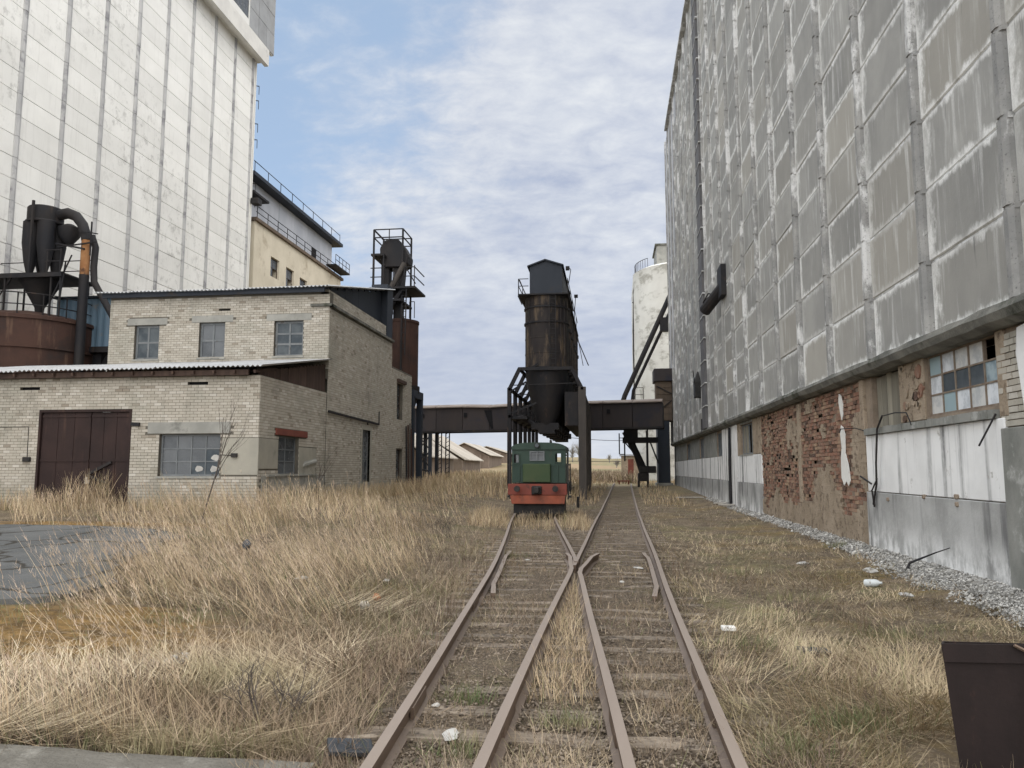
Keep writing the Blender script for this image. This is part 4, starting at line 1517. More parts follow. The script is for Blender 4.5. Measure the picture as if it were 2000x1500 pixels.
def build_workshop():
    root = thing('brick_workshop', 'two-storey silicate brick workshop with wavy slate roof rising behind the low garage', 'building', (-16, 35, .6))
    wins = [(-20.02, -18.90, 6.54, 8.0), (-17.10, -15.95, 6.55, 8.05), (-13.78, -12.52, 6.56, 8.04)]
    vent = [(-16.25, -15.75, 8.52, 8.62)]
    fr = Wall('x', 30.0, -21.2, GX + .03, 5.6, 9.22, wins + vent)
    low = Wall('x', 30.0, -27, GX, .4, 5.6)
    sw = [(34.55, 35.75, 1.0, 3.75)]
    sd = Wall('+', GX + .03, 30.0, 39.2, .4, 8.6, sw)
    q = MB()
    fr.core(q, -.4, 0)
    q.build('wall', MT['mortar'], root)
    q = MB()
    Wall('+', GX + .03, 30.4, 39.2, .4, 8.6, sw).core(q, -.4, -.001)
    q.box(-21.2, -20.8, 30.4, 39, .4, 9.2)
    q.box(-20.8, GX - .4, 38.8, 39.2, .4, 9.2)
    q.build('side_wall', MT['mortar'], root)
    up = Wall('+', GX - .02, 30.0, 38.2, 8.72, 9.32)
    q = MB()
    up.core(q, -.3, -.002)
    q.build('parapet_wall', MT['mortar'], root)
    lints = [(w_[0] - .35, w_[1] + .35, w_[3] + .01, w_[3] + .30) for w_ in wins]
    cf = [c for c in fr.cells() if c[2] > 5.9 and not any(l[0] < (c[0] + c[1]) / 2 < l[1] and l[2] - .02 < (c[2] + c[3]) / 2 < l[3] for l in lints)]
    cs = [c for c in sd.cells(skip=lambda u, z: sw[0][0] - .17 < u < sw[0][1] + .17 and sw[0][2] < z < sw[0][3] + .2)]
    cu = up.cells()
    fr.vis = lambda p: p[0] > -16
    sd.vis = lambda p: p[1] < 34 and p[2] > 1.3
    lay_bricks([(fr, cf), (sd, cs), (up, cu)], root, MT['brick'], 300)
    for i, w_ in enumerate(wins):
        q = MB()
        fr.box(q, lints[i][0], lints[i][1], -.1, .022, lints[i][2], lints[i][3])
        q.build('lintel', MT['concrete'], root, bevel=.01)
        make_window(fr, *w_, 2, 3 if i == 2 else (2 if i == 1 else 2), root, MT['frame'], MT['dustglass'] if i != 1 else MT['glass'], depth=.16, fw=.09, bw=.08, name='window')
    q = MB()
    fr.box(q, *vent[0][:2], -.3, -.1, *vent[0][2:])
    q.build('vent_slot', MT['hollow'], root)
    # tall narrow side window in a pale surround
    q = MB()
    sd.box(q, sw[0][0] - .16, sw[0][0], -.1, .03, sw[0][2], sw[0][3] + .18)
    sd.box(q, sw[0][1], sw[0][1] + .16, -.1, .03, sw[0][2], sw[0][3] + .18)
    sd.box(q, sw[0][0], sw[0][1], -.1, .03, sw[0][3], sw[0][3] + .18)
    q.build('window_surround', MT['render'], root)
    make_window(sd, *sw[0], 2, 4, root, MT['frame'], MT['glass'], depth=.14, name='side_window')
    # cornice slab running round the corner
    q = MB()
    sd.box(q, 29.92, 39.2, -.3, .13, 8.6, 8.72)
    q.box(-12.2, GX + .16, 29.86, 30.1, 8.6, 8.7)
    q.build('cornice', MT['ledge'], root, bevel=.01)
    # conduit on the side wall
    q = MB()
    q.bar(sd.p(30.0, .07, 4.25), sd.p(36.9, .07, 4.12), .07, .09)
    q.tube([sd.p(36.9, .07, 4.1), sd.p(36.9, .07, 4.75)], .03, 5)
    q.tube([sd.p(35.2, .05, 4.1), sd.p(35.2, .05, 4.0)], .03, 5)
    q.build('conduit', MT['steel'], root)
    # foundation
    q = MB()
    for k in range(24):
        u0 = 30.05 + 9.1 * k / 24
        sd.box(q, u0, u0 + .38, -.05, .05 + .03 * float(fbm(k * .6, 2)), .4, 1.28 + .08 * float(fbm(k * .8, 6)))
    q.build('foundation', MT['concrete'], root)
    # roof
    corrugated(-21.7, GX + .15, 29.5, 39.3, 9.38, 11.5, sag=.04).build('roof', MT['slate'], root)
    q = MB()
    q.box(-21.4, GX - .1, 29.68, 29.76, 9.16, 9.36)
    q.build('fascia_board', MT['darkmetal'], root)
    # dark sheeted gable under the roof
    for k in range(10):
        y0 = 30.0 + 9.2 * k / 10
        q = MB()
        q.box(GX - .35, GX - .30 + rnd.uniform(-.01, .01), y0, y0 + .91, 9.1, 9.30 + 2.12 * (y0 + .46 - 29.5) / 9.8)
        q.build('gable_sheet', MT['darkmetal'], root)
    q = MB()
    q.box(GX - .85, GX + .02, 38.25, 39.25, 8.75, 11.55)
    q.build('vent_shaft', MT['darkmetal'], root)
    # rear stair block
    rw = [(40.3, 41.5, 4.6, 6.6), (40.3, 41.6, 1.2, 3.0)]
    rr = Wall('+', GX + .02, 39.22, 43.4, .4, 7.35, rw)
    q = MB()
    rr.core(q, -3, 0)
    q.build('stair_block', MT['mortar'], root)
    rb = MB()
    for c in rr.cells():
        rr.box(rb, c[0] + .006, c[1] - .006, -.02, .012 + rnd.uniform(-.004, .004), c[2] + .006, c[3] - .006)
    tag(rb.build('stair_block_brickwork', MT['brick'], root), kind='stuff')
    for w_ in rw:
        make_window(rr, *w_, 2, 3, root, MT['darkwood'], MT['glass'], depth=.2, name='window', sill=False)
    q = MB()
    rr.box(q, 40.2, 41.9, .0, .12, 6.62, 6.8)
    q.build('lintel', MT['darkwood'], root)
    for (u, top, m_) in ((41.9, 4.3, 'steel'), (42.3, 4.4, 'rust'), (42.7, 4.5, 'post'), (43.0, 4.2, 'rust')):
        q = MB()
        q.tube([rr.p(u, .2, .5), rr.p(u - .15, .16, top)], .05, 6)
        q.build('rain_pipe', MT[m_], root, smooth=True)


build_workshop()


# ================================================================== CYCLONE, TANK, BLUE SHED
def build_cyclone():
    Y = 34.0
    cxk, cyk = -29.0, 34.8
    tank = thing('rusty_steel_tank', 'big rust-brown round tank under the cyclone at the left edge', 'tank', (cxk, cyk, .6))
    q = MB()
    q.lathe(cxk, cyk, [(3.1, .6), (3.1, 9.0), (3.16, 9.0), (3.16, 9.16), (2.2, 9.45), (.7, 9.75)], 40)
    q.build('shell', MT['rust'], tank, smooth=True)
    for z in (7.6, 5.6, 8.98):
        q = MB()
        q.lathe(cxk, cyk, [(3.08, z), (3.18, z), (3.18, z + .12), (3.08, z + .12)], 40, cap=False)
        q.build('hoop', MT['rust'], tank)
    q = MB()
    for k in range(18):
        a = 2 * math.pi * k / 18
        q.bar((cxk + 3.0 * math.cos(a), cyk + 3.0 * math.sin(a), 9.1), (cxk + 3.0 * math.cos(a), cyk + 3.0 * math.sin(a), 10.2), .045)
    for z in (9.65, 10.2):
        q.tube([(cxk + 3.0 * math.cos(2 * math.pi * k / 36), cyk + 3.0 * math.sin(2 * math.pi * k / 36), z) for k in range(37)], .028, 5)
    q.build('railing', MT['steel'], tank)
    # cyclone battery: four tapering bodies under one drum, over a collecting cone
    c = thing('cyclone_dust_collector', 'black four-barrel cyclone dust collector on a platform above the rusty tank', 'dust collector', (-28.1, 34.5, 9.7))
    kx, ky = -28.15, 34.4
    q = MB()
    q.lathe(kx, ky, [(.80, 14.2), (.82, 14.25), (.82, 14.95), (.77, 15.0), (.2, 15.06)], 24)
    q.build('top_drum', MT['steel'], c, smooth=True)
    q = MB()
    q.lathe(kx, ky, [(.87, 14.16), (.89, 14.22), (.87, 14.28)], 24)
    q.build('flange', MT['steel'], c)
    for (dx, dy) in ((-.42, -.34), (.40, -.38), (-.38, .42), (.44, .38)):
        q = MB()
        q.lathe(kx + dx, ky + dy, [(.41, 14.2), (.41, 13.1), (.29, 12.2), (.14, 11.55), (.12, 11.3)], 16)
        q.build('cyclone_barrel', MT['steel'], c, smooth=True)
    q = MB()
    q.bar((kx + .12, ky - 1.02, 15.1), (kx + .12, ky - 1.02, 11.4), .10)
    q.build('stay', MT['steel'], c)
    q = MB()
    q.lathe(kx, ky, [(1.0, 11.35), (1.0, 11.2), (.75, 10.9), (.22, 9.9), (.18, 9.5)], 20)
    q.build('collecting_cone', MT['steel'], c, smooth=True)
    q = MB()
    q.box(kx - 3.6, kx + 2.1, ky - 1.3, ky + 1.4, 11.28, 11.36)
    q.box(kx - 3.6, kx + 2.1, ky - 1.34, ky - 1.26, 11.14, 11.34)
    q.build('platform', MT['steel'], c)
    q = MB()
    for dx in (-3.5, -2.4, -1.4, 1.3, 2.0):
        q.bar((kx + dx, ky - 1.3, 11.36), (kx + dx, ky - 1.3, 12.5), .05)
    for z in (11.9, 12.45):
        q.bar((kx - 3.6, ky - 1.3, z), (kx - 1.3, ky - 1.3, z), .04)
        q.bar((kx - 3.6, ky + 1.3, z + .2), (kx + 2, ky + 1.3, z + .2), .04)
        q.bar((kx + 1.2, ky - 1.3, z), (kx + 2.0, ky - 1.3, z), .04)
    q.build('platform_railing', MT['steel'], c)
    for (dx, dy) in ((-1.9, -1.2), (1.5, -1.2), (-1.9, 1.2), (1.7, 1.2), (-.9, -1.25), (2.0, -1.2)):
        q = MB()
        q.bar((kx + dx, ky + dy, 9.2), (kx + dx, ky + dy, 11.3), .07)
        q.build('platform_leg', MT['steel'], c)
    q = MB()
    q.bar((kx - 1.9, ky - 1.2, 9.3), (kx - .6, ky - 1.2, 11.2), .05)
    q.bar((kx + 2.0, ky - 1.2, 10.0), (kx + 2.2, ky - 1.2, 11.9), .05)
    q.bar((kx + 1.5, ky - 1.2, 9.9), (kx + 2.5, ky - 1.2, 12.2), .05)
    tag(q.build('platform_brace', MT['steel'], c), kind='')
    # duct: out of the drum, over and down past the shed
    px_ = -25.65
    q = MB()
    q.tube([(kx + .7, ky, 14.65), (kx + 1.3, ky - .1, 14.7), (kx + 1.8, ky - .15, 14.5), (kx + 2.2, ky - .2, 14.05), (px_ - .05, ky - .25, 13.5), (px_, ky - .25, 13.2)], [.27, .27, .26, .25, .24, .23], 14)
    q.build('duct_elbow', MT['steel'], c, smooth=True)
    q = MB()
    q.tube([(px_, ky - .25, 13.2), (px_, ky - .25, 11.45)], .215, 14)
    tag(q.build('duct_section', MT['rustbright'], c, smooth=True), label='orange rusty section of the down duct')
    q = MB()
    q.tube([(px_, ky - .25, 11.45), (px_, ky - .25, 1.0)], .225, 14)
    q.build('duct_section', MT['steel'], c, smooth=True)
    q = MB()
    q.lathe(kx + 1.2, ky + .2, [(.2, 13.2), (.5, 13.6), (.55, 14.0), (.2, 14.2)], 12)
    q.build('fan_scroll', MT['steel'], c, smooth=True)
    q = MB()
    q.bar((kx + 1.0, ky - .3, 12.9), (px_ + .8, ky - .6, 13.0), .06)
    q.bar((kx + .9, ky - .3, 13.1), (px_ + .1, ky - .5, 12.7), .08)
    q.bar((px_ + .35, ky - .4, 12.4), (px_ + .35, ky - .4, 14.1), .06)
    q.bar((px_ - .2, ky - .6, 13.6), (px_ + .85, ky - .6, 13.4), .05)
    q.build('duct_bracket', MT['steel'], c)
    q = MB()
    q.tube([(px_ + .1, ky, 13.5), (px_ + .34, ky, 12.9), (px_ + .30, ky, 11.9), (-25.2, 34.3, 11.1), (-23.5, 34.4, 8.3)], .16, 12)
    q.build('sloping_pipe', MT['steel'], c, smooth=True)
    # blue corrugated shed on brackets between duct and workshop
    s = thing('blue_metal_shed', 'blue corrugated metal lean-to hung between the dust duct and the workshop wall', 'shed', (-23, 36, .6))
    x0, x1, yf = -28.0, -21.25, 35.4
    n = 70
    q = MB()
    row = []
    for (z, zr_) in ((8.05, 0), (10.55, 0)):
        r_ = []
        for i in range(n + 1):
            x = x0 + (x1 - x0) * i / n
            zt = z
            r_.append(len(q.v))
            q.v.append((x, yf + (.05 if (i // 2) % 2 else 0), zt))
        row.append(r_)
    for i in range(n):
        q.f.append((row[0][i], row[0][i + 1], row[1][i + 1], row[1][i]))
    q.box(x0, x1, yf + .08, yf + 3, 8.05, 10.5)
    q.build('corrugated_wall', MT['bluemetal'], s)
    MB().box(x0 - .1, x1, yf - .25, yf + 3.1, 10.56, 10.64).build('roof', MT['darkmetal'], s)
    q = MB()
    q.box(x0 - .4, x1, yf - .2, yf + 3, 7.75, 8.04)
    q.bar((-25.0, yf + .3, 8.0), (-25.6, yf + .3, 6.6), .22)
    q.box(-25.9, -25.45, yf + .1, yf + .5, .6, 7.75)
    q.box(-24.2, -22.9, yf - .3, yf - .1, 8.05, 8.25)
    q.build('floor_beam', MT['steel'], s)


build_cyclone()


# ================================================================== BUCKET ELEVATOR TOWER + RUSTY BIN
def build_tower():
    t = thing('bucket_elevator_tower', 'dark steel bucket elevator head with caged platforms above the workshop corner', 'tower', (-12.8, 44.6, .6))
    x0, x1, y0, y1 = -14.05, -12.25, 44.0, 46.0
    q = MB()
    for (x, y) in ((x0, y0), (x1, y0), (x0, y1), (x1, y1)):
        q.bar((x, y, .6), (x, y, 16.4), .10)
    for z in (16.4, 15.9):
        for (a, b) in (((x0, y0), (x1, y0)), ((x1, y0), (x1, y1)), ((x0, y1), (x1, y1)), ((x0, y0), (x0, y1))):
            q.bar((*a, z), (*b, z), .06)
    q.bar((x0 + .95, y0, 16.4), (x0 + .95, y0, 15.8), .05)
    q.bar((x0, y0, 16.35), (x0 + .7, y0, 15.6), .05)
    q.build('cage', MT['steel'], t)
    q = MB()
    q.prism_y([(-13.7, 14.6), (-13.75, 15.3), (-13.5, 15.75), (-13.1, 15.9), (-12.6, 15.85), (-12.25, 15.4), (-11.95, 14.8), (-12.0, 14.3), (-12.4, 14.1), (-13.5, 14.1)], 44.2, 45.4)
    q.build('head_casing', MT['steel'], t, bevel=.05)
    for xx in (-13.45, -12.65):
        q = MB()
        q.box(xx - .24, xx + .24, 44.4, 45.1, 1, 14.3)
        q.build('leg_casing', MT['steel'], t)
    for (z, a, b) in ((14.8, x0 - .05, -13.3), (12.75, x0 - .1, -11.35), (12.0, -13.9, -12.2)):
        q = MB()
        q.box(a, b, 43.6, 46.2, z - .12, z)
        q.build('platform', MT['steel'], t)
    q = MB()
    for x in (-11.4, -12.0, -12.7):
        q.bar((x, 43.6, 12.75), (x, 43.6, 13.85 if x < -11.5 else 14.0), .05)
    for x in (-13.9, -13.3):
        q.bar((x, 43.6, 12.75), (x, 43.6, 14.7), .08)
    for z in (13.35, 13.9):
        q.bar((-12.0, 43.6, z), (-11.4, 43.6, z), .05)
        q.bar((-11.4, 43.6, z), (-11.4, 46.0, z), .05)
        q.bar((-14.1, 43.6, z), (-13.2, 43.6, z), .05)
    for x in (-12.15, -12.2):
        pass
    q.bar((-11.9, 43.7, 12.7), (-11.95, 43.7, 8.6), .06)
    q.bar((-12.25, 43.7, 14.4), (-11.35, 43.7, 12.9), .06)
    q.bar((-12.2, 43.7, 11.2), (-11.9, 43.7, 10.6), .05)
    for k in range(12):
        q.bar((-12.2, 43.7, 9 + .32 * k), (-11.9, 43.7, 9 + .32 * k), .03)
    q.build('railing', MT['steel'], t)
    q = MB()
    q.tube([(-12.05, 43.8, 14.2), (-13.1, 43.7, 12.2), (-13.3, 43.7, 11.2), (-13.3, 43.8, 9.2)], .17, 10)
    q.build('spout', MT['post'], t, smooth=True)
    q = MB()
    q.tube([(-12.1, 44, 14.2), (-12.2, 43.9, 12.6), (-12.9, 43.9, 11.6)], .15, 8)
    q.lathe(-13.2, 44, [(.4, 11.6), (.42, 11.2), (.2, 10.6)], 12)
    q.build('valve_box', MT['steel'], t)

    b = thing('rusty_round_bin', 'reddish rusty round bin on dark steel legs beside the workshop end', 'bin', (-12.55, 44.6, .8))
    q = MB()
    q.lathe(-12.62, 45.2, [(1.08, 6.9), (1.08, 10.75), (1.12, 10.75), (1.12, 10.9), (.3, 11.1)], 28)
    q.build('shell', MT['rust'], b, smooth=True)
    for x in (-12.95, -12.3, -11.85):
        q = MB()
        q.bar((x, 45.2 - math.sqrt(max(0, 1.09 ** 2 - (x + 12.62) ** 2)), 6.9), (x, 45.2 - math.sqrt(max(0, 1.09 ** 2 - (x + 12.62) ** 2)), 10.7), .05)
        q.build('seam', MT['rust'], b)
    q = MB()
    q.lathe(-12.62, 45.2, [(1.2, 6.9), (1.2, 6.5), (.9, 5.6), (.35, 4.6)], 20)
    q.build('hopper', MT['steel'], b, smooth=True)
    q = MB()
    q.box(-13.8, -11.45, 44.05, 46.4, 6.15, 6.6)
    q.build('ring_beam', MT['darkmetal'], b)
    for (x, y) in ((-11.62, 44.2), (-13.6, 44.2), (-11.62, 46.2), (-13.6, 46.2)):
        q = MB()
        q.box(x - .17, x + .17, y - .17, y + .17, .6, 6.2)
        q.build('leg', MT['darkmetal'], b)
    q = MB()
    for x in (-11.8, -11.5):
        q.bar((x, 44.1, 10.9), (x, 44.1, 11.9), .04)
    q.bar((-11.8, 44.1, 11.9), (-11.5, 44.1, 11.9), .04)
    q.build('railing', MT['steel'], b)


build_tower()


# ================================================================== CONVEYOR GALLERY
def build_gallery():
    A, B = Vector((-17.6, 66.5, 0)), Vector((4.3, 63.6, 0))
    g = thing('conveyor_gallery', 'long dark enclosed conveyor gallery crossing above the tracks on trestles', 'gallery', (-7, 65, 0))
    d = (B - A).normalized()
    s = Vector((-d.y, d.x, 0))
    n = 9

    def zb(f):
        return 5.28 + .12 * f

    def dip(f):
        return -.10 * math.exp(-((f - .34) / .06) ** 2)
    for i in range(n):
        f0, f1 = i / n, (i + 1) / n
        p, q_ = A.lerp(B, f0 + .001), A.lerp(B, f1 - .001)
        m = MB()
        o = s * 2.0
        fo = s * rnd.uniform(0, .03)
        zt0, zt1 = zb(f0) + 1.98 + dip(f0), zb(f1) + 1.98 + dip(f1)
        m.hexa([p + fo + Vector((0, 0, zb(f0))), q_ + fo + Vector((0, 0, zb(f1))), q_ + o + Vector((0, 0, zb(f1))), p + o + Vector((0, 0, zb(f0)))],
               [p + fo + Vector((0, 0, zt0)), q_ + fo + Vector((0, 0, zt1)), q_ + o + Vector((0, 0, zt1)), p + o + Vector((0, 0, zt0))])
        m.build('wall_sheet', MT['gallery'], g)
        m = MB()
        e = s * -.18
        m.hexa([p + e + Vector((0, 0, zt0 + .003)), q_ + e + Vector((0, 0, zt1 + .003)), q_ + o + Vector((0, 0, zt1 + .003)), p + o + Vector((0, 0, zt0 + .003))],
               [p + e + Vector((0, 0, zt0 + .09)), q_ + e + Vector((0, 0, zt1 + .09)), q_ + s * 1.0 + Vector((0, 0, zt1 + .36)), p + s * 1.0 + Vector((0, 0, zt0 + .36))])
        m.build('roof_sheet', MT['galroof'], g)
    m = MB()
    for sd in (-.06, 2.0):
        m.bar(A + s * sd + Vector((0, 0, zb(0) - .08)), B + s * sd + Vector((0, 0, zb(1) - .08)), .12, .16)
    m.build('floor_beam', MT['steel'], g)
    for f in (.055, .235, .48, .80):
        p = A.lerp(B, f) - s * .035
        m = MB()
        m.box(p.x - .14, p.x + .14, p.y - .05, p.y + .03, zb(f) + 1.15, zb(f) + 1.5)
        m.build('porthole', MT['hollow'], g)
    m = MB()
    p = A.lerp(B, .335) - s * .04
    m.hexa([p + Vector((-.5, 0, 7.0)), p + Vector((.15, 0, 7.0)), p + Vector((.3, 0, 5.4)), p + Vector((.12, 0, 5.4))], [p + Vector((-.5, .03, 7.0)), p + Vector((.15, .03, 7.0)), p + Vector((.3, .03, 5.4)), p + Vector((.12, .03, 5.4))])
    m.build('torn_sheet', MT['hollow'], g, fix=True)
    # trestles
    for f, wd, m_ in ((.035, .30, 'steel'), (.085, .30, 'steel')):
        p = A.lerp(B, f)
        m = MB()
        for sd in (.15, 1.85):
            q_ = p + s * sd
            m.bar((q_.x, q_.y, .5), (q_.x, q_.y, zb(f)), wd)
        m.build('trestle_post', MT['darkmetal'], g)
    m = MB()
    a_, b_ = A.lerp(B, .035) + s * .15, A.lerp(B, .085) + s * .15
    for (z0, z1) in ((4.9, 3.6), (3.6, 2.0)):
        m.bar((a_.x, a_.y, z0), (b_.x, b_.y, z1), .09)
        m.bar((a_.x, a_.y, z1), (b_.x, b_.y, z0), .09)
    m.bar((a_.x, a_.y, 1.95), (b_.x, b_.y, 1.75), .16)
    m.bar((a_.x, a_.y, 4.6), (b_.x, b_.y, 4.6), .12)
    m.build('trestle_brace', MT['steel'], g)
    for f in (.125, .158):
        p = A.lerp(B, f)
        m = MB()
        for dx in (-.16, .16):
            m.bar((p.x + dx, p.y + .3, .5), (p.x + dx, p.y + .3, zb(f)), .09)
        for k in range(12):
            m.bar((p.x - .16, p.y + .3, .8 + .38 * k), (p.x + .16, p.y + .3, .99 + .38 * k), .045)
        m.build('lattice_post', MT['steel'], g)


build_gallery()


# ================================================================== LOADING BINS
def build_bins():
    b = thing('loading_bins', 'row of sooty round loading bins on legs over the left track, roof house on top', 'storage bins', (-3.85, 54, 0))
    XC = -3.85
    for k in range(6):
        y = 47.6 + 2.9 * k
        q = MB()
        q.lathe(XC, y, [(1.36, 8.0), (1.36, 12.55), (1.40, 12.55), (1.40, 12.66), (.3, 12.75)], 28)
        bn = q.build('bin', MT['bin'], b, smooth=True)
        for z in (8.05, 10.9, 11.85 if k == 0 else 11.0):
            q = MB()
            q.lathe(XC, y, [(1.35, z), (1.43, z), (1.43, z + .10), (1.35, z + .10)], 28, cap=False)
            q.build('hoop', MT['steel'], bn)
        q = MB()
        q.lathe(XC, y, [(1.34, 7.98), (1.30, 7.3), (.85, 5.4), (.45, 4.5), (.40, 4.25)], 20)
        q.build('hopper', MT['steel'], bn, smooth=True)
    for (x, z0, z1) in ((XC - 1.0, 8.2, 12.4), (XC + .95, 8.2, 12.4), (XC + 1.15, 8.2, 12.4)):
        q = MB()
        yy = 47.6 - math.sqrt(1.37 ** 2 - (x - XC) ** 2)
        q.bar((x, yy, z0), (x, yy, z1), .06)
        q.build('seam', MT['bin'], b)
    for k in range(6):
        q = MB()
        y = 47.6 + 2.9 * k
        for z in (9.0, 9.95, 12.0):
            q.lathe(XC, y, [(1.362, z), (1.376, z + .01), (1.376, z + .05), (1.362, z + .06)], 28, cap=False)
        tag(q.build('plate_seam', MT['bin'], b), kind='stuff')
    q = MB()
    for x in (XC + .30, XC + .66):
        q.bar((x, 46.16, 8.1), (x, 46.16, 12.6), .035)
    for j in range(14):
        q.bar((XC + .30, 46.16, 8.3 + .31 * j), (XC + .66, 46.16, 8.3 + .31 * j), .025)
    q.build('ladder', MT['steel'], b)
    # roof house
    q = MB()
    x0, x1 = -4.82, -2.80
    q.prism_y([(x0, 12.7), (x1, 12.7), (x1, 14.5), (-3.85, 14.85), (x0, 14.5)], 46.6, 60.5)
    q.build('roof_house', MT['darkmetal'], b)
    q = MB()
    q.hexa([(x0 - .14, 46.45, 14.44), (-3.85, 46.45, 14.83), (-3.85, 60.6, 14.83), (x0 - .14, 60.6, 14.44)], [(x0 - .14, 46.45, 14.52), (-3.85, 46.45, 14.92), (-3.85, 60.6, 14.92), (x0 - .14, 60.6, 14.52)])
    q.hexa([(-3.85, 46.45, 14.83), (x1 + .10, 46.45, 14.46), (x1 + .10, 60.6, 14.46), (-3.85, 60.6, 14.83)], [(-3.85, 46.45, 14.92), (x1 + .10, 46.45, 14.54), (x1 + .10, 60.6, 14.54), (-3.85, 60.6, 14.92)])
    q.build('roof', MT['darkmetal'], b, fix=True)
    q = MB()
    q.box(-5.5, -2.4, 46.1, 61.5, 12.58, 12.66)
    q.bar((-5.5, 46.15, 12.55), (-5.25, 46.2, 12.0), .06)
    q.build('walkway', MT['steel'], b)
    q = MB()
    for y in (46.15, 48.5):
        q.bar((-5.47, y, 12.66), (-5.47, y, 13.6), .05)
    for z in (13.15, 13.6):
        q.bar((-5.47, 46.15, z), (-5.47, 61, z), .04)
        q.bar((-5.47, 46.15, z), (-4.85, 46.15, z), .04)
    q.bar((-5.4, 46.15, 13.55), (-5.05, 46.15, 12.66), .05)
    for y in (46.5, 49.5, 52.5, 55.5, 58.5):
        q.bar((-2.45, y, 12.66), (-2.45, y, 13.6), .05)
    q.bar((-2.45, 46.3, 13.6), (-2.45, 61, 13.6), .035)
    q.build('railing', MT['steel'], b)
    # lamps and a loose strut on the far side
    q = MB()
    q.tube([(-2.45, 47.5, 13.5), (-2.30, 47.5, 14.45), (-2.42, 47.5, 14.6)], .025, 5)
    q.box(-2.62, -2.38, 47.4, 47.6, 14.42, 14.66)
    q.build('lamp', MT['steel'], b)
    q = MB()
    q.tube([(-2.3, 52, 12.5), (-2.2, 52, 13.7)], .025, 5)
    q.box(-2.3, -2.05, 51.9, 52.1, 13.65, 13.85)
    q.build('lamp', MT['steel'], b)
    q = MB()
    q.bar((-2.3, 56, 11.5), (-1.5, 57, 9.6), .05)
    q.bar((-2.4, 60, 12.3), (-2.0, 60, 10.0), .05)
    q.build('loose_strut', MT['post'], b)
    # portal frames
    for k in range(7):
        y = 46.15 + 2.9 * k
        for (x, sgn, wd, m_) in ((-6.03, 1, .24, 'steel'), (-1.62, -1, .46 if k == 0 else .18, 'post')):
            q = MB()
            q.box(x - wd / 2, x + wd / 2, y - .15, y + .15, -.1, 6.85)
            q.build('leg', MT[m_], b, bevel=.02)
            q = MB()
            q.bar((x, y, 6.75), (x + sgn * .62, y, 8.0), .22)
            q.build('knee_brace', MT['steel'], b)
        q = MB()
        q.bar((-5.5, y, 8.0), (-2.2, y, 8.0), .16, .2)
        q.bar((-6.0, y, 6.6), (-5.0, y, 7.2), .10)
        q.bar((-5.9, y, 5.3), (-4.4, y, 5.9), .12)
        if k % 2 == 0:
            q.bar((-6.0, y, 7.0), (-1.7, y, 7.1), .05)
        q.bar((-4.9, y, 7.9), (-4.3, y, 8.3), .10)
        q.build('cross_beam', MT['steel'], b)
    q = MB()
    for (x, z) in ((-6.0, 6.75), (-1.62, 6.75), (-5.4, 8.0), (-2.25, 8.0), (-6.0, 5.1)):
        q.bar((x, 46, z), (x, 63.6, z), .16)
    q.build('long_beam', MT['steel'], b)
    # spouts and slide gates under the hoppers
    for k in range(6):
        y = 47.6 + 2.9 * k
        q = MB()
        q.box(XC - .95, XC + .75, y - .5, y + .5, 4.35, 4.75)
        q.box(XC - .5, XC + .5, y - .6, y + .6, 4.1, 4.35)
        q.tube([(XC - .8, y - .3, 4.7), (XC - 1.5, y - .4, 5.1), (XC - 1.9, y - .4, 5.0)], .16, 8)
        q.build('slide_gate', MT['steel'], b)
    q = MB()
    q.box(-6.1, -4.95, 46.2, 63, 4.95, 5.1)
    q.box(-2.7, -1.7, 46.6, 63, 4.55, 6.6)
    q.build('service_platform', MT['steel'], b)


build_bins()


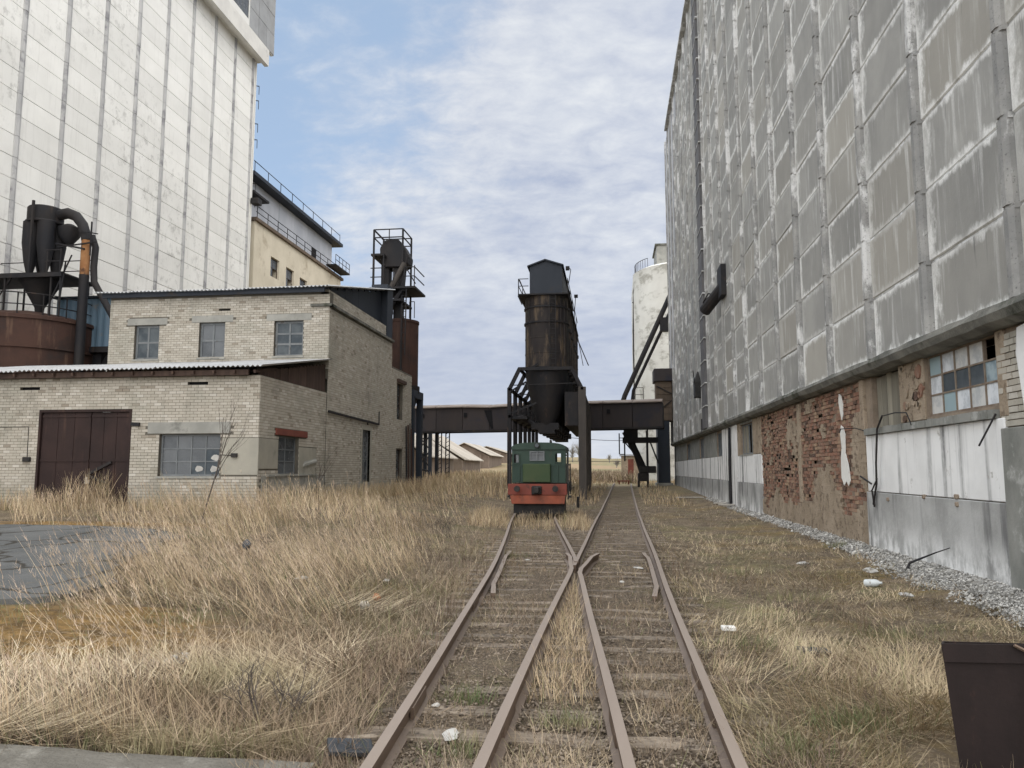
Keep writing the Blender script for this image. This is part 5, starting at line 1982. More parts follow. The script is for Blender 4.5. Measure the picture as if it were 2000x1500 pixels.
# ================================================================== FAR RIGHT: silo, chute pipes, corner tower, loading machine
def build_far_right():
    s = thing('round_cream_silo', 'patchy cream round concrete silo with a small top house beyond the grey elevator', 'silo', (9.6, 101, 0))
    q = MB()
    q.lathe(9.6, 101, [(6.6, .3), (6.5, 24.6), (6.25, 27.2), (6.3, 27.4), (5.5, 27.8)], 36)
    q.build('shell', MT['creamsilo'], s, smooth=True)
    MB().box(6.3, 11, 98, 104, 27.6, 30.6).build('top_house', MT['concrete'], s)
    MB().box(6.1, 11.2, 97.8, 104.2, 30.6, 30.8).build('top_house_roof', MT['ledge'], s)
    q = MB()
    q.tube([(3.2, 99.5, 1), (3.2, 99.5, 20), (3.35, 99.5, 25), (3.8, 99.5, 27.5)], .09, 6)
    for z in (12, 16, 19.8, 23.5):
        q.bar((3.15, 99.4, z), (3.7, 99.6, z + .1), .12)
    q.build('rain_pipe', MT['steel'], s)
    q = MB()
    for k in range(12):
        a = math.pi + .9 * (k / 11 - .2)
        q.bar((9.6 + 6 * math.cos(a), 101 + 6 * math.sin(a), 27.6), (9.6 + 6 * math.cos(a), 101 + 6 * math.sin(a), 28.7), .05)
    q.tube([(9.6 + 6 * math.cos(math.pi + .9 * (k / 11 - .2)), 101 + 6 * math.sin(math.pi + .9 * (k / 11 - .2)), 28.7) for k in range(12)], .04, 5)
    q.build('railing', MT['steel'], s)

    p = thing('sloping_chutes', 'pair of black grain chutes slanting from the elevator down to the gallery roof', 'chute', (4, 79, 8))
    q = MB()
    q.tube([(6.6, 78, 20.2), (1.55, 78, 9.3), (1.2, 78, 8.2)], .26, 10)
    q.build('chute', MT['steel'], p, smooth=True)
    q = MB()
    q.tube([(6.6, 79, 18.6), (2.45, 79, 9.9), (2.2, 79, 8.0)], .17, 10)
    q.build('chute', MT['steel'], p, smooth=True)
    q = MB()
    q.box(5.2, 6.0, 77.7, 78.4, 15.8, 17.2)
    q.build('inspection_box', MT['steel'], p)
    q = MB()
    for x in (2.6, 3.4):
        q.bar((x, 78, 8), (x, 78, 10.1), .06)
    for z in (8.7, 9.4, 10.1):
        q.bar((2.6, 78, z), (3.4, 78, z), .05)
    q.bar((1.4, 78, 8.0), (2.6, 78, 8.6), .25)
    q.build('support_frame', MT['steel'], p)

    t = thing('corner_lift_tower', 'narrow brown boarded lift tower with dark lower casing at the elevator far corner', 'tower', (4.8, 70, .4))
    q = MB()
    q.box(4.15, 5.55, 69.3, 71.5, 6.2, 9.75)
    q.build('casing', MT['oldbrown'], t)
    for k in range(6):
        q = MB()
        q.box(4.12, 5.5, 69.24, 69.3, 6.25 + .58 * k, 6.25 + .58 * k + .53)
        q.build('board', MT['oldbrown'], t)
    q = MB()
    q.box(3.98, 5.6, 69.0, 71.7, 9.75, 10.85)
    q.build('cap', MT['gallery'], t)
    q = MB()
    q.box(4.2, 5.25, 69.2, 71.5, .2, 6.18)
    q.build('lower_casing', MT['darkmetal'], t)
    q = MB()
    q.bar((4.2, 69.18, 9.3), (5.5, 69.18, 8.6), .08)
    q.bar((4.2, 69.18, 7.0), (5.5, 69.18, 8.0), .08)
    q.build('cross_brace', MT['steel'], t)
    MB().box(4.05, 5.45, 68.9, 71.7, .2, .72).build('footing', MT['concrete'], t)

    l = thing('rail_loading_machine', 'black loading chute frame slanting down under the gallery beside the right track', 'machine', (2.6, 68, .4))
    q = MB()
    q.tube([(1.35, 67.6, 5.2), (2.3, 67.6, 3.2), (2.9, 67.6, 1.6)], [.34, .30, .42], 10)
    q.build('chute', MT['steel'], l, smooth=True)
    q = MB()
    q.box(1.1, 4.1, 66.8, 68.6, 4.2, 4.65)
    q.box(1.2, 2.4, 67, 68.4, 4.65, 5.3)
    q.build('deck', MT['steel'], l)
    q = MB()
    for (x, y) in ((1.25, 66.9), (3.2, 66.9), (3.2, 68.5)):
        q.bar((x, y, 2.6 if x < 2 else .4), (x, y, 5.3), .12)
    q.bar((.8, 66.9, 3.2), (.8, 66.9, 5.0), .10)
    q.bar((.8, 66.9, 3.2), (1.25, 66.9, 3.2), .06)
    q.bar((.8, 66.9, 4.6), (1.25, 66.9, 4.6), .06)
    q.bar((1.3, 66.9, 4.2), (2.6, 66.9, 2.6), .10)
    q.bar((3.4, 66.9, 4.3), (4.1, 66.9, 2.4), .12)
    q.build('frame', MT['steel'], l)
    q = MB()
    q.box(2.5, 3.9, 67, 68.4, 1.6, 2.2)
    q.box(2.35, 3.2, 66.9, 68.2, .9, 1.6)
    q.box(2.3, 2.5, 66.9, 67.1, .35, 1.0)
    q.build('boot', MT['black'], l, bevel=.06)


build_far_right()


# ================================================================== TRACKS
PROF = [(-.0375, 0), (.0375, 0), (.0375, -.035), (.012, -.05), (.012, -.125), (.066, -.15), (.066, -.165), (-.066, -.165), (-.066, -.15), (-.012, -.125), (-.012, -.05), (-.0375, -.035)]


def sweep(mb, pts, prof=PROF):
    base = len(mb.v)
    n = len(prof)
    for i, p in enumerate(pts):
        a, b = pts[max(i - 1, 0)], pts[min(i + 1, len(pts) - 1)]
        t = Vector((b[0] - a[0], b[1] - a[1], 0)).normalized()
        s = Vector((t.y, -t.x, 0))
        for (o, z) in prof:
            mb.v.append((p[0] + s.x * o, p[1] + s.y * o, p[2] + z))
    for i in range(len(pts) - 1):
        for k in range(n):
            j = (k + 1) % n
            mb.f.append((base + i * n + k, base + i * n + j, base + (i + 1) * n + j, base + (i + 1) * n + k))
    mb.f.append(tuple(base + k for k in range(n)))
    mb.f.append(tuple(base + (len(pts) - 1) * n + k for k in range(n))[::-1])
    return mb


def zrail(x, y):
    return .15 + .45 * sm(30, 75, y)


def rail_pts(tr, side, y0, y1, step=.5):
    ys = list(np.arange(y0, y1, step)) + [y1]
    res = []
    for y in ys:
        y = float(y)
        x = smooth_x(tr, y) + side * HG
        # old track: small kinks and dips
        x += .018 * (float(vnoise(y * .23, side * 3.3 + tr[1][1] * 9, 1)) - .5)
        z = zrail(x, y) + .03 * (float(vnoise(y * .21, side * 5 + 2, 3)) - .5)
        res.append((x, y, z))
    return res


def build_tracks():
    t = thing('railway_turnout', 'rusty railway track splitting at a crossing frog into two overgrown lines', 'railway track', (0, 15, 0))
    y_end_r, y_end_l = 76, 66
    sweep(MB(), rail_pts(TRACK_L, -1, 1.5, y_end_l)).build('rail', MT['rail'], t)
    sweep(MB(), rail_pts(TRACK_R, 1, 1.5, y_end_r)).build('rail', MT['rail'], t)
    YF = 14.6
    # lower two rails run up to the throat and flare out as wing rails
    lo_r = rail_pts(TRACK_R, -1, 1.5, YF - 1.2)
    lo_l = rail_pts(TRACK_L, 1, 1.5, YF - 1.2)
    z = lo_r[-1][2]
    e = lo_r[-1]
    lo_r += [(e[0] - .005, YF - .6, z), (e[0] - .06, YF + .1, z), (e[0] - .13, YF + 1.3, z), (e[0] - .24, YF + 2.0, z - .01)]
    e = lo_l[-1]
    lo_l += [(e[0] + .0, YF - .6, z), (e[0] + .06, YF + .1, z), (e[0] + .14, YF + 1.3, z), (e[0] + .26, YF + 2.0, z - .01)]
    sweep(MB(), lo_r).build('wing_rail', MT['rail'], t)
    sweep(MB(), lo_l).build('wing_rail', MT['rail'], t)
    # vee of the frog
    q = MB()
    sweep(q, rail_pts(TRACK_R, -1, YF + .35, y_end_r))
    q.build('rail', MT['rail'], t)
    q = MB()
    sweep(q, rail_pts(TRACK_L, 1, YF + .35, y_end_l))
    q.build('rail', MT['rail'], t)
    xv = smooth_x(TRACK_R, YF + .2) - HG
    q = MB()
    q.prism_z([(xv - .03, YF - .1), (xv + .03, YF - .1), (xv + .06, YF + 1.2), (xv - .09, YF + 1.2)], -.0, .145)
    q.build('frog_nose', MT['rail'], t)
    # guard rails
    for (tr, sd) in ((TRACK_L, -1), (TRACK_R, 1)):
        pts = []
        for y in np.arange(11.6, 17.6, .5):
            x = smooth_x(tr, float(y)) + sd * (HG - .13 - .07 * sm(12.6, 11.6, y) - .07 * sm(16.4, 17.4, y))
            pts.append((x, float(y), .07))
        sweep(MB(), pts).build('guard_rail', MT['rail'], t)
    # fishplates at the joints
    for (tr, sd, y) in ((TRACK_L, -1, 5.9), (TRACK_R, -1, 5.6), (TRACK_L, 1, 5.5), (TRACK_R, 1, 7.0), (TRACK_L, -1, 10.4), (TRACK_R, 1, 6.0)):
        q = MB()
        for o in (-.026, .026):
            x0, x1 = smooth_x(tr, y) + sd * HG, smooth_x(tr, y + .6) + sd * HG
            q.bar((x0 + o, y, .065), (x1 + o, y + .6, .065), .022, .085)
        q.build('fishplate', MT['rail'], t)
    # sleepers: long ones through the turnout, pairs beyond it
    y = 4.6
    while y < 48:
        xr, xl = smooth_x(TRACK_R, y), smooth_x(TRACK_L, y)
        spans = [(xl - 1.25, xr + 1.25)] if y < 17.5 else [(xl - 1.3, xl + 1.3), (xr - 1.3, xr + 1.3)]
        for (a, b) in spans:
            z = zrail(0, y) - .158
            q = MB()
            e = rnd.uniform(-.05, .05)
            segs = 7
            prev = None
            wd = rnd.uniform(.09, .115)
            for i in range(segs + 1):
                x = a + (b - a) * i / segs
                yy = y + e * (i / segs - .5) * 2 + rnd.uniform(-.008, .008)
                zt = z + rnd.uniform(-.014, .012)
                ring = [(x, yy - wd, z - .15), (x, yy + wd, z - .15), (x, yy + wd, zt), (x, yy - wd, zt)]
                if prev:
                    k = len(q.v)
                    q.v += prev + ring
                    for m_ in range(4):
                        n_ = (m_ + 1) % 4
                        q.f.append((k + m_, k + n_, k + 4 + n_, k + 4 + m_))
                prev = ring
            q.build('sleeper', MT['sleeper'], t, fix=True)
        y += rnd.uniform(.52, .60)
    # buffer beam across the far end of the right track
    s = thing('buffer_stop', 'small rust-red buffer beam at the far end of the right track', 'buffer stop', (1.2, 77, .5))
    q = MB()
    q.box(.70, 1.90, 76.4, 76.7, .72, .84)
    q.build('beam', MT['redsteel'], s)
    for x in (.85, 1.75):
        q = MB()
        q.bar((x, 76.6, .4), (x, 76.6, .75), .12)
        q.build('leg', MT['redsteel'], s)


build_tracks()


# ================================================================== LOCOMOTIVE
def build_loco():
    y0 = 29.0
    l = thing('shunting_locomotive', 'small green shunting locomotive with red buffer beam parked on the left track', 'locomotive', (-2.80, y0, .15))
    X = -2.80
    ZR = .15

    def fx(u):
        return aY(u, 900, y0).x

    def fz(v):
        return aY(1049, v, y0).z
    xl, xr = fx(999), fx(1104)
    xm = (xl + xr) / 2
    zt, ze, zbt = fz(864), fz(878), fz(943)
    oc = [(fx(1034), fx(1063), fz(900), fz(881)), (fx(1082.5), fx(1097), fz(904), fz(884)), (fx(1001.5), fx(1015), fz(906), fz(885))]
    cab_l = 2.4
    # front wall with three window openings, arched top as separate piece
    fw = Wall('x', y0 + .12, xl, xr, zbt, ze, oc)
    q = MB()
    fw.core(q, -.04, .0)
    q.build('cab_front', MT['green'], l)
    bwl = Wall('x', y0 + cab_l, xl, xr, zbt, ze, [(o[0] - .05, o[1] + .1, o[2] - .03, o[3] + .05) for o in oc[1:]])
    q = MB()
    bwl.core(q, -.04, .0)
    q.build('cab_rear', MT['green'], l)
    side_op = (y0 + .6, y0 + 1.7, fz(905), fz(884))
    for (c_, ax) in ((xl, '-'), (xr, '+')):
        w_ = Wall(ax, c_ + (.0 if ax == '+' else 0), y0 + .16, y0 + cab_l - .001, zbt, ze, [side_op])
        q = MB()
        w_.core(q, -.04, .0)
        q.build('cab_side', MT['green'], l)
    # arched roof
    prof = []
    for i in range(13):
        a = math.pi * (1 - i / 12)
        prof.append((xm + (xr - xl) / 2 * 1.02 * math.copysign(abs(math.cos(a)) ** .75, math.cos(a)), ze + .002 + (zt - ze) * math.sin(a) ** .6))
    q = MB()
    q.prism_y(prof, y0 + .06, y0 + cab_l + .1)
    q.build('cab_roof', MT['green'], l, fix=True)
    for i, o in enumerate(oc):
        q = MB()
        t_ = .035
        fw.box(q, o[0], o[1], -.01, .035, o[2], o[2] + t_)
        fw.box(q, o[0], o[1], -.01, .035, o[3] - t_, o[3])
        fw.box(q, o[0], o[0] + t_, -.01, .035, o[2] + t_, o[3] - t_)
        fw.box(q, o[1] - t_, o[1], -.01, .035, o[2] + t_, o[3] - t_)
        if i == 0:
            m_ = (o[0] + o[1]) / 2
            fw.box(q, m_ - .02, m_ + .02, -.01, .03, o[2] + t_, o[3] - t_)
            fw.box(q, o[0] + .1, o[1] - .05, .02, .045, o[3] - .12, o[3] - .09)
        wn = q.build('cab_window', MT['green'] if i else MT['frame'], l)
        if i == 0:
            q = MB()
            fw.box(q, o[0] + t_, o[1] - t_, -.03, -.015, o[2] + t_, o[3] - t_)
            q.build('pane', MT['glass'], wn)
    q = MB()
    q.box(fx(1007), fx(1012), y0 + .13, y0 + .15, oc[2][2] + .05, oc[2][3] - .05)
    q.build('door_pillar', MT['frame'], l)
    # hood front panel, olive
    q = MB()
    q.box(fx(1021), fx(1075), y0 - .03, y0 + .115, fz(942), fz(906))
    q.build('hood_panel', MT['green2'], l, bevel=.02)
    q = MB()
    q.box(xl - .01, xr + .01, y0 + .09, y0 + .118, fz(909.5), fz(907.5))
    q.build('belt_rail', MT['green'], l)
    q = MB()
    q.box(fx(1012), fx(1015), y0 + .08, y0 + .115, fz(940), fz(908))
    q.build('panel_rib', MT['green'], l)
    q = MB()
    q.box(fx(1088), fx(1090), y0 + .08, y0 + .115, fz(940), fz(908))
    q.build('panel_rib', MT['green'], l)
    q = MB()
    q.tube([(fx(1049), y0 + .06, fz(870)), (fx(1049), y0 - .10, fz(870))], .10, 14)
    q.build('headlight', MT['black'], l)
    q = MB()
    q.tube([(fx(1049), y0 - .095, fz(870)), (fx(1049), y0 - .12, fz(870))], .075, 14)
    q.build('headlight_glass', MT['dustglass'], l)
    q = MB()
    q.tube([(fx(1074), y0 + .5, fz(866)), (fx(1074), y0 + .5, fz(862)), (fx(1075), y0 + .2, fz(861))], .05, 8)
    q.build('horn', MT['black'], l)
    # black grab rails and steps at both edges
    for x, sg in ((xl - .07, -1), (xr + .10, 1)):
        q = MB()
        q.bar((x, y0 + .1, fz(975)), (x, y0 + .1, fz(888 if sg > 0 else 880)), .05)
        q.bar((x + sg * .06, y0 + .4, fz(965)), (x + sg * .06, y0 + .4, fz(905)), .05)
        q.bar((x, y0 + .1, fz(889)), (x - sg * .1, y0 + .16, fz(889)), .05)
        q.bar((x, y0 + .1, fz(908)), (x + sg * .1, y0 + .12, fz(908)), .05)
        q.box(min(x, x + sg * .1), max(x, x + sg * .1), y0 + .1, y0 + .5, fz(972), fz(968))
        q.build('handrail', MT['black'], l)
    # buffer beam
    q = MB()
    q.box(fx(992), fx(1107), y0 - .02, y0 + .16, fz(967), fz(945))
    q.build('buffer_beam', MT['red'], l, bevel=.015)
    q = MB()
    a0, a1, b0, b1 = fx(996), fx(1104), fx(1000), fx(1102)
    q.hexa([(b0, y0 - .10, fz(984)), (b1, y0 - .10, fz(984)), (b1, y0 + .1, fz(984)), (b0, y0 + .1, fz(984))], [(a0, y0 - .02, fz(967.5)), (a1, y0 - .02, fz(967.5)), (a1, y0 + .1, fz(967.5)), (a0, y0 + .1, fz(967.5))])
    q.build('plough', MT['orange'], l, bevel=.01)
    for u in (1011, 1085):
        q = MB()
        c_ = Vector((fx(u), y0, fz(954.5)))
        q.tube([c_, c_ + Vector((0, -.22, 0))], .06, 10)
        q.tube([c_ + Vector((0, -.22, 0)), c_ + Vector((0, -.26, 0))], .115, 14)
        q.build('buffer', MT['black'], l)
    q = MB()
    c_ = Vector((fx(1048), y0, fz(957)))
    q.box(c_.x - .19, c_.x + .19, y0 - .10, y0 + .02, c_.z - .17, c_.z + .15)
    q.box(c_.x - .10, c_.x + .12, y0 - .32, y0 - .10, c_.z - .12, c_.z + .12)
    q.build('coupler', MT['black'], l, bevel=.03)
    # engine hood behind and the frame with wheels
    q = MB()
    q.box(xm - .75, xm + .75, y0 + cab_l + .05, y0 + 6.2, fz(943), fz(903))
    q.build('engine_hood', MT['green'], l, bevel=.05)
    q = MB()
    q.box(xl + .08, xr - .08, y0 + .17, y0 + 6.4, fz(965), fz(945))
    q.build('frame', MT['black'], l)
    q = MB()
    q.box(xl + .05, xr - .05, y0 + .22, y0 + 1.2, ZR + .10, fz(966))  # black box added to stand in for the shadow below the plough
    q.build('shade_box', MT['black'], l)
    for yy in (y0 + 1.4, y0 + 4.8):
        for sg in (-1, 1):
            q = MB()
            q.tube([(X + sg * .70, yy, ZR + .45), (X + sg * .84, yy, ZR + .45)], .45, 20)
            q.build('wheel', MT['black'], l)
    for yy in (y0 + 1.4, y0 + 4.8):
        q = MB()
        q.tube([(X - .8, yy, ZR + .45), (X + .8, yy, ZR + .45)], .08, 8)
        q.build('axle', MT['black'], l)


build_loco()


# ================================================================== FAR: sheds, hut, trees, poles
def build_far():
    # long low warehouses, gables turned to the yard: ridge runs away from us
    specs = [((-31.5, -27.0), 92, 150, 2.3, 6.2, 'nearest long grain shed with a bleached roof, left of the trestle'),
             ((-27.5, -24.0), 104, 165, 2.4, 6.6, 'second long shed whose pale roof shows between the trestle and lattice posts'),
             ((-24.5, -20.5), 122, 180, 2.8, 6.4, 'third bleached shed roof, right of the lattice posts'),
             ((-21.0, -17.0), 150, 210, 3.4, 6.6, 'most distant shed roof, beside the loading bins')]
    data = [
        # eave and ridge at the far end of each shed
        ((895, 897), (832, 853), 100, 16),
        ((945, 901), (866, 853), 128, 16),
        ((985, 893), (938, 871), 165, 18),
        ((1012, 889), (972, 876), 200, 18)]
    for (ev, rd, y, ln), sp in zip(data, specs):
        e = aY(ev[0], ev[1], y)
        r = aY(rd[0], rd[1], y)
        y -= ln
        # ridge direction drifts right with distance
        hw = abs(e.x - r.x)
        g = zg(r.x, y) - 1.0
        s = thing('grain_shed', sp[5], 'shed', (r.x, y, g), 'long grain sheds in the field')
        dx = -.02 * ln
        q = MB()
        q.prism_y([(r.x - hw, g), (e.x - .6, g), (e.x - .6, e.z), (r.x, r.z - .15), (r.x - hw, e.z)], y, y + ln)
        q.build('wall', MT['shedend'], s)
        n = 6
        for k in range(n):
            y0, y1 = y - .8 + (ln + .8) * k / n, y - .8 + (ln + .8) * (k + 1) / n - .1
            q = MB()
            q.hexa([(r.x, y0, r.z), (e.x, y0, e.z), (e.x, y1, e.z), (r.x, y1, r.z)], [(r.x, y0, r.z + .12), (e.x, y0, e.z + .12), (e.x, y1, e.z + .12), (r.x, y1, r.z + .12)])
            q.hexa([(r.x - hw, y0, e.z), (r.x, y0, r.z), (r.x, y1, r.z), (r.x - hw, y1, e.z)], [(r.x - hw, y0, e.z + .12), (r.x, y0, r.z + .12), (r.x, y1, r.z + .12), (r.x - hw, y1, e.z + .12)])
            q.build('roof_sheet', MT['shedroof'], s, fix=True)
        for k in range(4):
            q = MB()
            x = e.x - .5 - k * 1.6
            q.bar((x, y - .4, g), (x, y - .4, e.z + .3 * k), .22)
            q.build('post', MT['shedend'], s)
    # small hut
    h = thing('brick_hut', 'small far brick hut with pale roof between the track end and loading machine', 'hut', (1.5, 98, .8))
    p = aY(1228, 900, 98)
    q = MB()
    q.box(p.x - .9, p.x + 1.2, 98, 101, .5, 3.6)
    q.build('wall', MT['beige'], h)
    q = MB()
    q.box(p.x - 1.1, p.x + 1.4, 97.8, 101.2, 3.6, 3.8)
    q.build('roof', MT['clad'], h)
    q = MB()
    q.box(p.x - .1, p.x + .6, 97.95, 98, 1.2, 3.2)
    q.build('door', MT['redsteel'], h)
    # bare trees on the skyline
    lab = ['leftmost hazy bare tree on the skyline right of the locomotive', 'second bare skyline tree, close against the bin leg', 'bare bush tree seen between the bin leg and the loading machine', 'small bare tree near the far hut']
    for i, (u, v, y, hh) in enumerate(((1118, 893, 190, 5.2), (1130, 893, 200, 6.2), (1190, 893, 205, 2.6), (1204, 897, 170, 2.6))):
        b = aY(u, v, y)
        z0 = zg(b.x, y) - .3
        tr = thing('bare_tree', lab[i], 'tree', (b.x, y, z0), 'bare trees on the skyline')
        q = MB()
        q.tube([(b.x, y, z0), (b.x + .1, y, z0 + hh * .5)], [.16, .08], 6)
        q.build('trunk', MT['farwood'], tr)
        q = MB()
        for k in range(60):
            a, e = rnd.uniform(0, 6.28), rnd.uniform(.35, 1.4)
            L = hh * rnd.uniform(.25, .55)
            st = Vector((b.x, y, z0 + hh * rnd.uniform(.2, .5)))
            en = st + Vector((math.cos(a) * math.cos(e), math.sin(a) * math.cos(e), math.sin(e))) * L
            q.tube([st, st.lerp(en, .5) + Vector((0, 0, .1)), en], [.05, .035, .012], 3)
        q.build('crown', MT['farwood'], tr)
    # wire line with two poles
    pl = thing('utility_line', 'thin utility wires sagging between poles across the far field', 'wires', (-4, 140, 2))
    for u in (1135, 1330):
        p = aY(u, 900, 140)
        q = MB()
        q.bar((p.x, 140, 1), (p.x, 140, 8.2), .22)
        q.build('pole', MT['farwood'], pl)
    for (z, sag, za) in ((7.6, .9, 8.4), (3.5, .15, 3.5)):
        a, b = aY(1060, 850, 140).x, aY(1330, 850, 140).x
        q = MB()
        q.tube([(a + (b - a) * i / 20, 140, za + (z - za) * i / 20 - sag * 4 * (i / 20) * (1 - i / 20)) for i in range(21)], .045, 4)
        q.build('wire', MT['steel'], pl)


build_far()


# ================================================================== NEAR OBJECTS
def build_near():
    # rusty box, lower right
    b = thing('rusty_steel_box', 'dark rusty tapered steel box standing at the lower right in the grass', 'steel box', (2.35, 5.4, 0))
    x0, x1, y0, y1, zt = 1.94, 3.1, 5.0, 5.5, .868
    q = MB()
    w_, d_ = .10, .05
    o_b = [(x0 + w_, y0 + d_, -.05), (x1 - w_, y0 + d_, -.05), (x1 - w_ + .1, y1 - d_, -.05), (x0 + w_ + .16, y1 - d_, -.05)]
    o_t = [(x0, y0, zt), (x1, y0, zt + .012), (x1 + .1, y1, zt - .085), (x0 + .20, y1, zt - .085)]
    th = .012
    i_t = [(x0 + th, y0 + th, zt), (x1 - th, y0 + th, zt + .012), (x1 + .1 - th, y1 - th, zt - .085), (x0 + .20 + th, y1 - th, zt - .085)]
    i_b = [(x0 + w_ + th, y0 + d_ + th, -.03), (x1 - w_ - th, y0 + d_ + th, -.03), (x1 - w_ + .1 - th, y1 - d_ - th, -.03), (x0 + w_ + .16 + th, y1 - d_ - th, -.03)]
    q.v = o_b + o_t + i_t + i_b
    q.f = [(3, 2, 1, 0), (12, 13, 14, 15)]
    for i in range(4):
        j = (i + 1) % 4
        q.f += [(i, j, 4 + j, 4 + i), (4 + i, 4 + j, 8 + j, 8 + i), (8 + i, 8 + j, 12 + j, 12 + i)]
    q.build('shell', MT['box'], b, fix=True)
    q = MB()
    q.hexa([(x0 + .008, y0 - .014, zt - .10), (x1, y0 - .014, zt - .09), (x1, y0 - .001, zt - .09), (x0 + .008, y0 - .001, zt - .10)], [(x0 - .003, y0 - .016, zt + .004), (x1, y0 - .016, zt + .018), (x1, y0 - .003, zt + .018), (x0 - .003, y0 - .003, zt + .004)])
    q.build('rim_strip', MT['box'], b, fix=True)
    q = MB()
    q.tube([(2.33, 4.97, .878), (2.50, 4.95, .79)], .010, 5)
    q.build('welded_rod', MT['rail'], b)
    q = MB()
    q.box(2.42, 2.455, 4.985, 5.03, .02, .74)
    q.build('corner_angle', MT['rail'], b)

    # litter and rubble
    def rock(name, label, cat, u, v, size, mat, sq=(1, 1, .5), seed=0, sink=.2, dz=.0):
        p = aG(u, v)
        r_ = random.Random(seed + int(u))
        bm = bmesh.new()
        bmesh.ops.create_icosphere(bm, subdivisions=2, radius=1)
        for vv in bm.verts:
            k = 1 + r_.uniform(-.22, .22)
            vv.co = Vector((round(vv.co.x * 1.6) / 1.6 * .5 + vv.co.x * .5, vv.co.y, vv.co.z)) * k
            vv.co = Vector((vv.co.x * size * sq[0], vv.co.y * size * sq[1], vv.co.z * size * sq[2]))
        me = bpy.data.meshes.new(name)
        bm.to_mesh(me)
        bm.free()
        me.materials.append(mat)
        o = bpy.data.objects.new(name, me)
        col.objects.link(o)
        o.location = (p.x, p.y, p.z + size * sq[2] * (1 - sink) + dz)
        o.rotation_euler = (0, 0, r_.uniform(0, 3))
        return tag(o, label, cat)

    def slabby(name, label, cat, u, v, lx, ly, lz, rot, mat, tilt=.05, dz=.03):
        p = aG(u, v)
        q_ = MB()
        q_.box(-lx / 2, lx / 2, -ly / 2, ly / 2, 0, lz)
        o = q_.build(name, mat, bevel=min(lz, lx, ly) * .15)
        o.location = (p.x, p.y, p.z + dz)
        o.rotation_euler = (tilt, tilt * .6, rot)
        return tag(o, label, cat)
    slabby('concrete_block', 'white concrete block lying right of the right rail', 'block', 1423, 1240, .16, .09, .05, .15, MT['white'], .06, .05)
    rock('paper_scrap', 'crumpled white scrap between the rails of the right track', 'scrap', 1247, 1110, .09, MT['rubble'], (1.5, .8, .16), 3)
    rock('paper_scrap', 'torn whitish scrap in the middle of the left track, near the camera', 'scrap', 880, 1437, .085, MT['rubble'], (1.5, .7, .14), 4, .1, .0)
    rock('stone', 'pale grey stone against the inside of the left rail', 'stone', 851, 1380, .035, MT['rubble'], (1.2, .8, .4), 5)
    rock('brick_piece', 'broken orange brick in the dry grass left of the tracks', 'brick', 735, 1183, .075, MT['orangebrick'], (1, .8, .8), 6, 0, .05)
    rock('stone', 'grey stone beside the orange brick piece', 'stone', 712, 1195, .07, MT['rubble'], (1, .8, .8), 7, 0, .03)
    rock('rubbish_bag', 'torn whitish rag in the tall grass at left', 'rag', 345, 1308, .13, MT['rubble'], (1.5, .8, .4), 8, 0, .04)
    slabby('tar_paper', 'two-piece scrap of dark tar paper in the grass right of the tracks', 'tar paper', 1590, 1282, .32, .14, .03, .2, MT['blackplastic'], .12, .04)
    slabby('dark_board', 'dark broken board leaning by the left rail at the bottom edge', 'board', 683, 1478, .30, .16, .04, .5, MT['blackplastic'], .25, .04)
    slabby('plank', 'grey plank end stuck under the left rail at the bottom', 'plank', 705, 1462, .22, .05, .03, .6, MT['sleeper'], .15, .05)
    rock('car_part', 'small dark metal lump in the tall grass near the asphalt', 'scrap metal', 480, 1107, .09, MT['blackplastic'], (1, .8, .9), 9, 0, .3)
    p = aG(1690, 1148)
    q = MB()
    q.lathe(0, 0, [(.055, 0), (.06, .02), (.06, .16), (.05, .2), (.02, .24), (.02, .27)], 12)
    o = q.build('plastic_bottle', MT['plastic'], smooth=True)
    o.location = (p.x, p.y, p.z + .02)
    o.rotation_euler = (R(84), 0, R(50))
    o.location.z += .05
    tag(o, 'clear plastic bottle lying at the edge of the gravel', 'bottle')
    for i, (u, v, s_, lb) in enumerate(((1568, 1107, .10, 'flat whitish stone in the moss halfway to the wall'), (1700, 1122, .12, 'flat pale stone just below the gravel strip'), (1770, 1170, .09, 'pale stone nearest the box in the gravel edge'), (1030, 1098, .045, 'tiny pale stone inside the left track before the crossing'), (1215, 1142, .05, 'small pale stone between the rails of the right track'), (590, 1137, .09, 'white chip of stone in the grass field left of the tracks'), (755, 1140, .07, 'flat white stone behind the orange brick'))):
        rock('stone', lb, 'stone', u, v, s_, MT['rubble'], (1.3, .8, .35), 20 + i, .1, .03)
    for i, (u, v, lx, rot, lb) in enumerate(((1347, 974, 1.6, .2, 'long bleached plank lying at the foot of the grey elevator'), (1418, 986, 1.2, -.2, 'bleached plank on the gravel, nearer than the long one'), (1425, 992, 1.0, .3, 'short dark-edged plank crossing the nearer plank'))):
        p = aG(u, v)
        q = MB()
        q.box(-lx / 2, lx / 2, -.14, .14, 0, .06)
        o = q.build('plank', MT['plank'], bevel=.01)
        o.location = (p.x, p.y, p.z + .04 + .07 * (i == 2))
        o.rotation_euler = (0, 0, rot)
        tag(o, lb, 'plank')
    p = aG(1129, 992)
    q = MB()
    q.bar((p.x, p.y, p.z - .1), (p.x, p.y, p.z + .55), .13)
    o = q.build('marker_post', MT['black'], bevel=.02)
    tag(o, 'short black marker post between the locomotive and the right track', 'post')
    # bent iron bar in the gravel
    q = MB()
    g = aG(1785, 1118)
    q.tube([(g.x - .02, g.y, g.z - .02), (g.x - .10, g.y, g.z + .08), (g.x - .05, g.y + .02, g.z + .16), (g.x + .25, g.y - .35, g.z + .38), (g.x + .40, g.y - .55, g.z + .48)], [.03, .03, .022, .012, .008], 6)
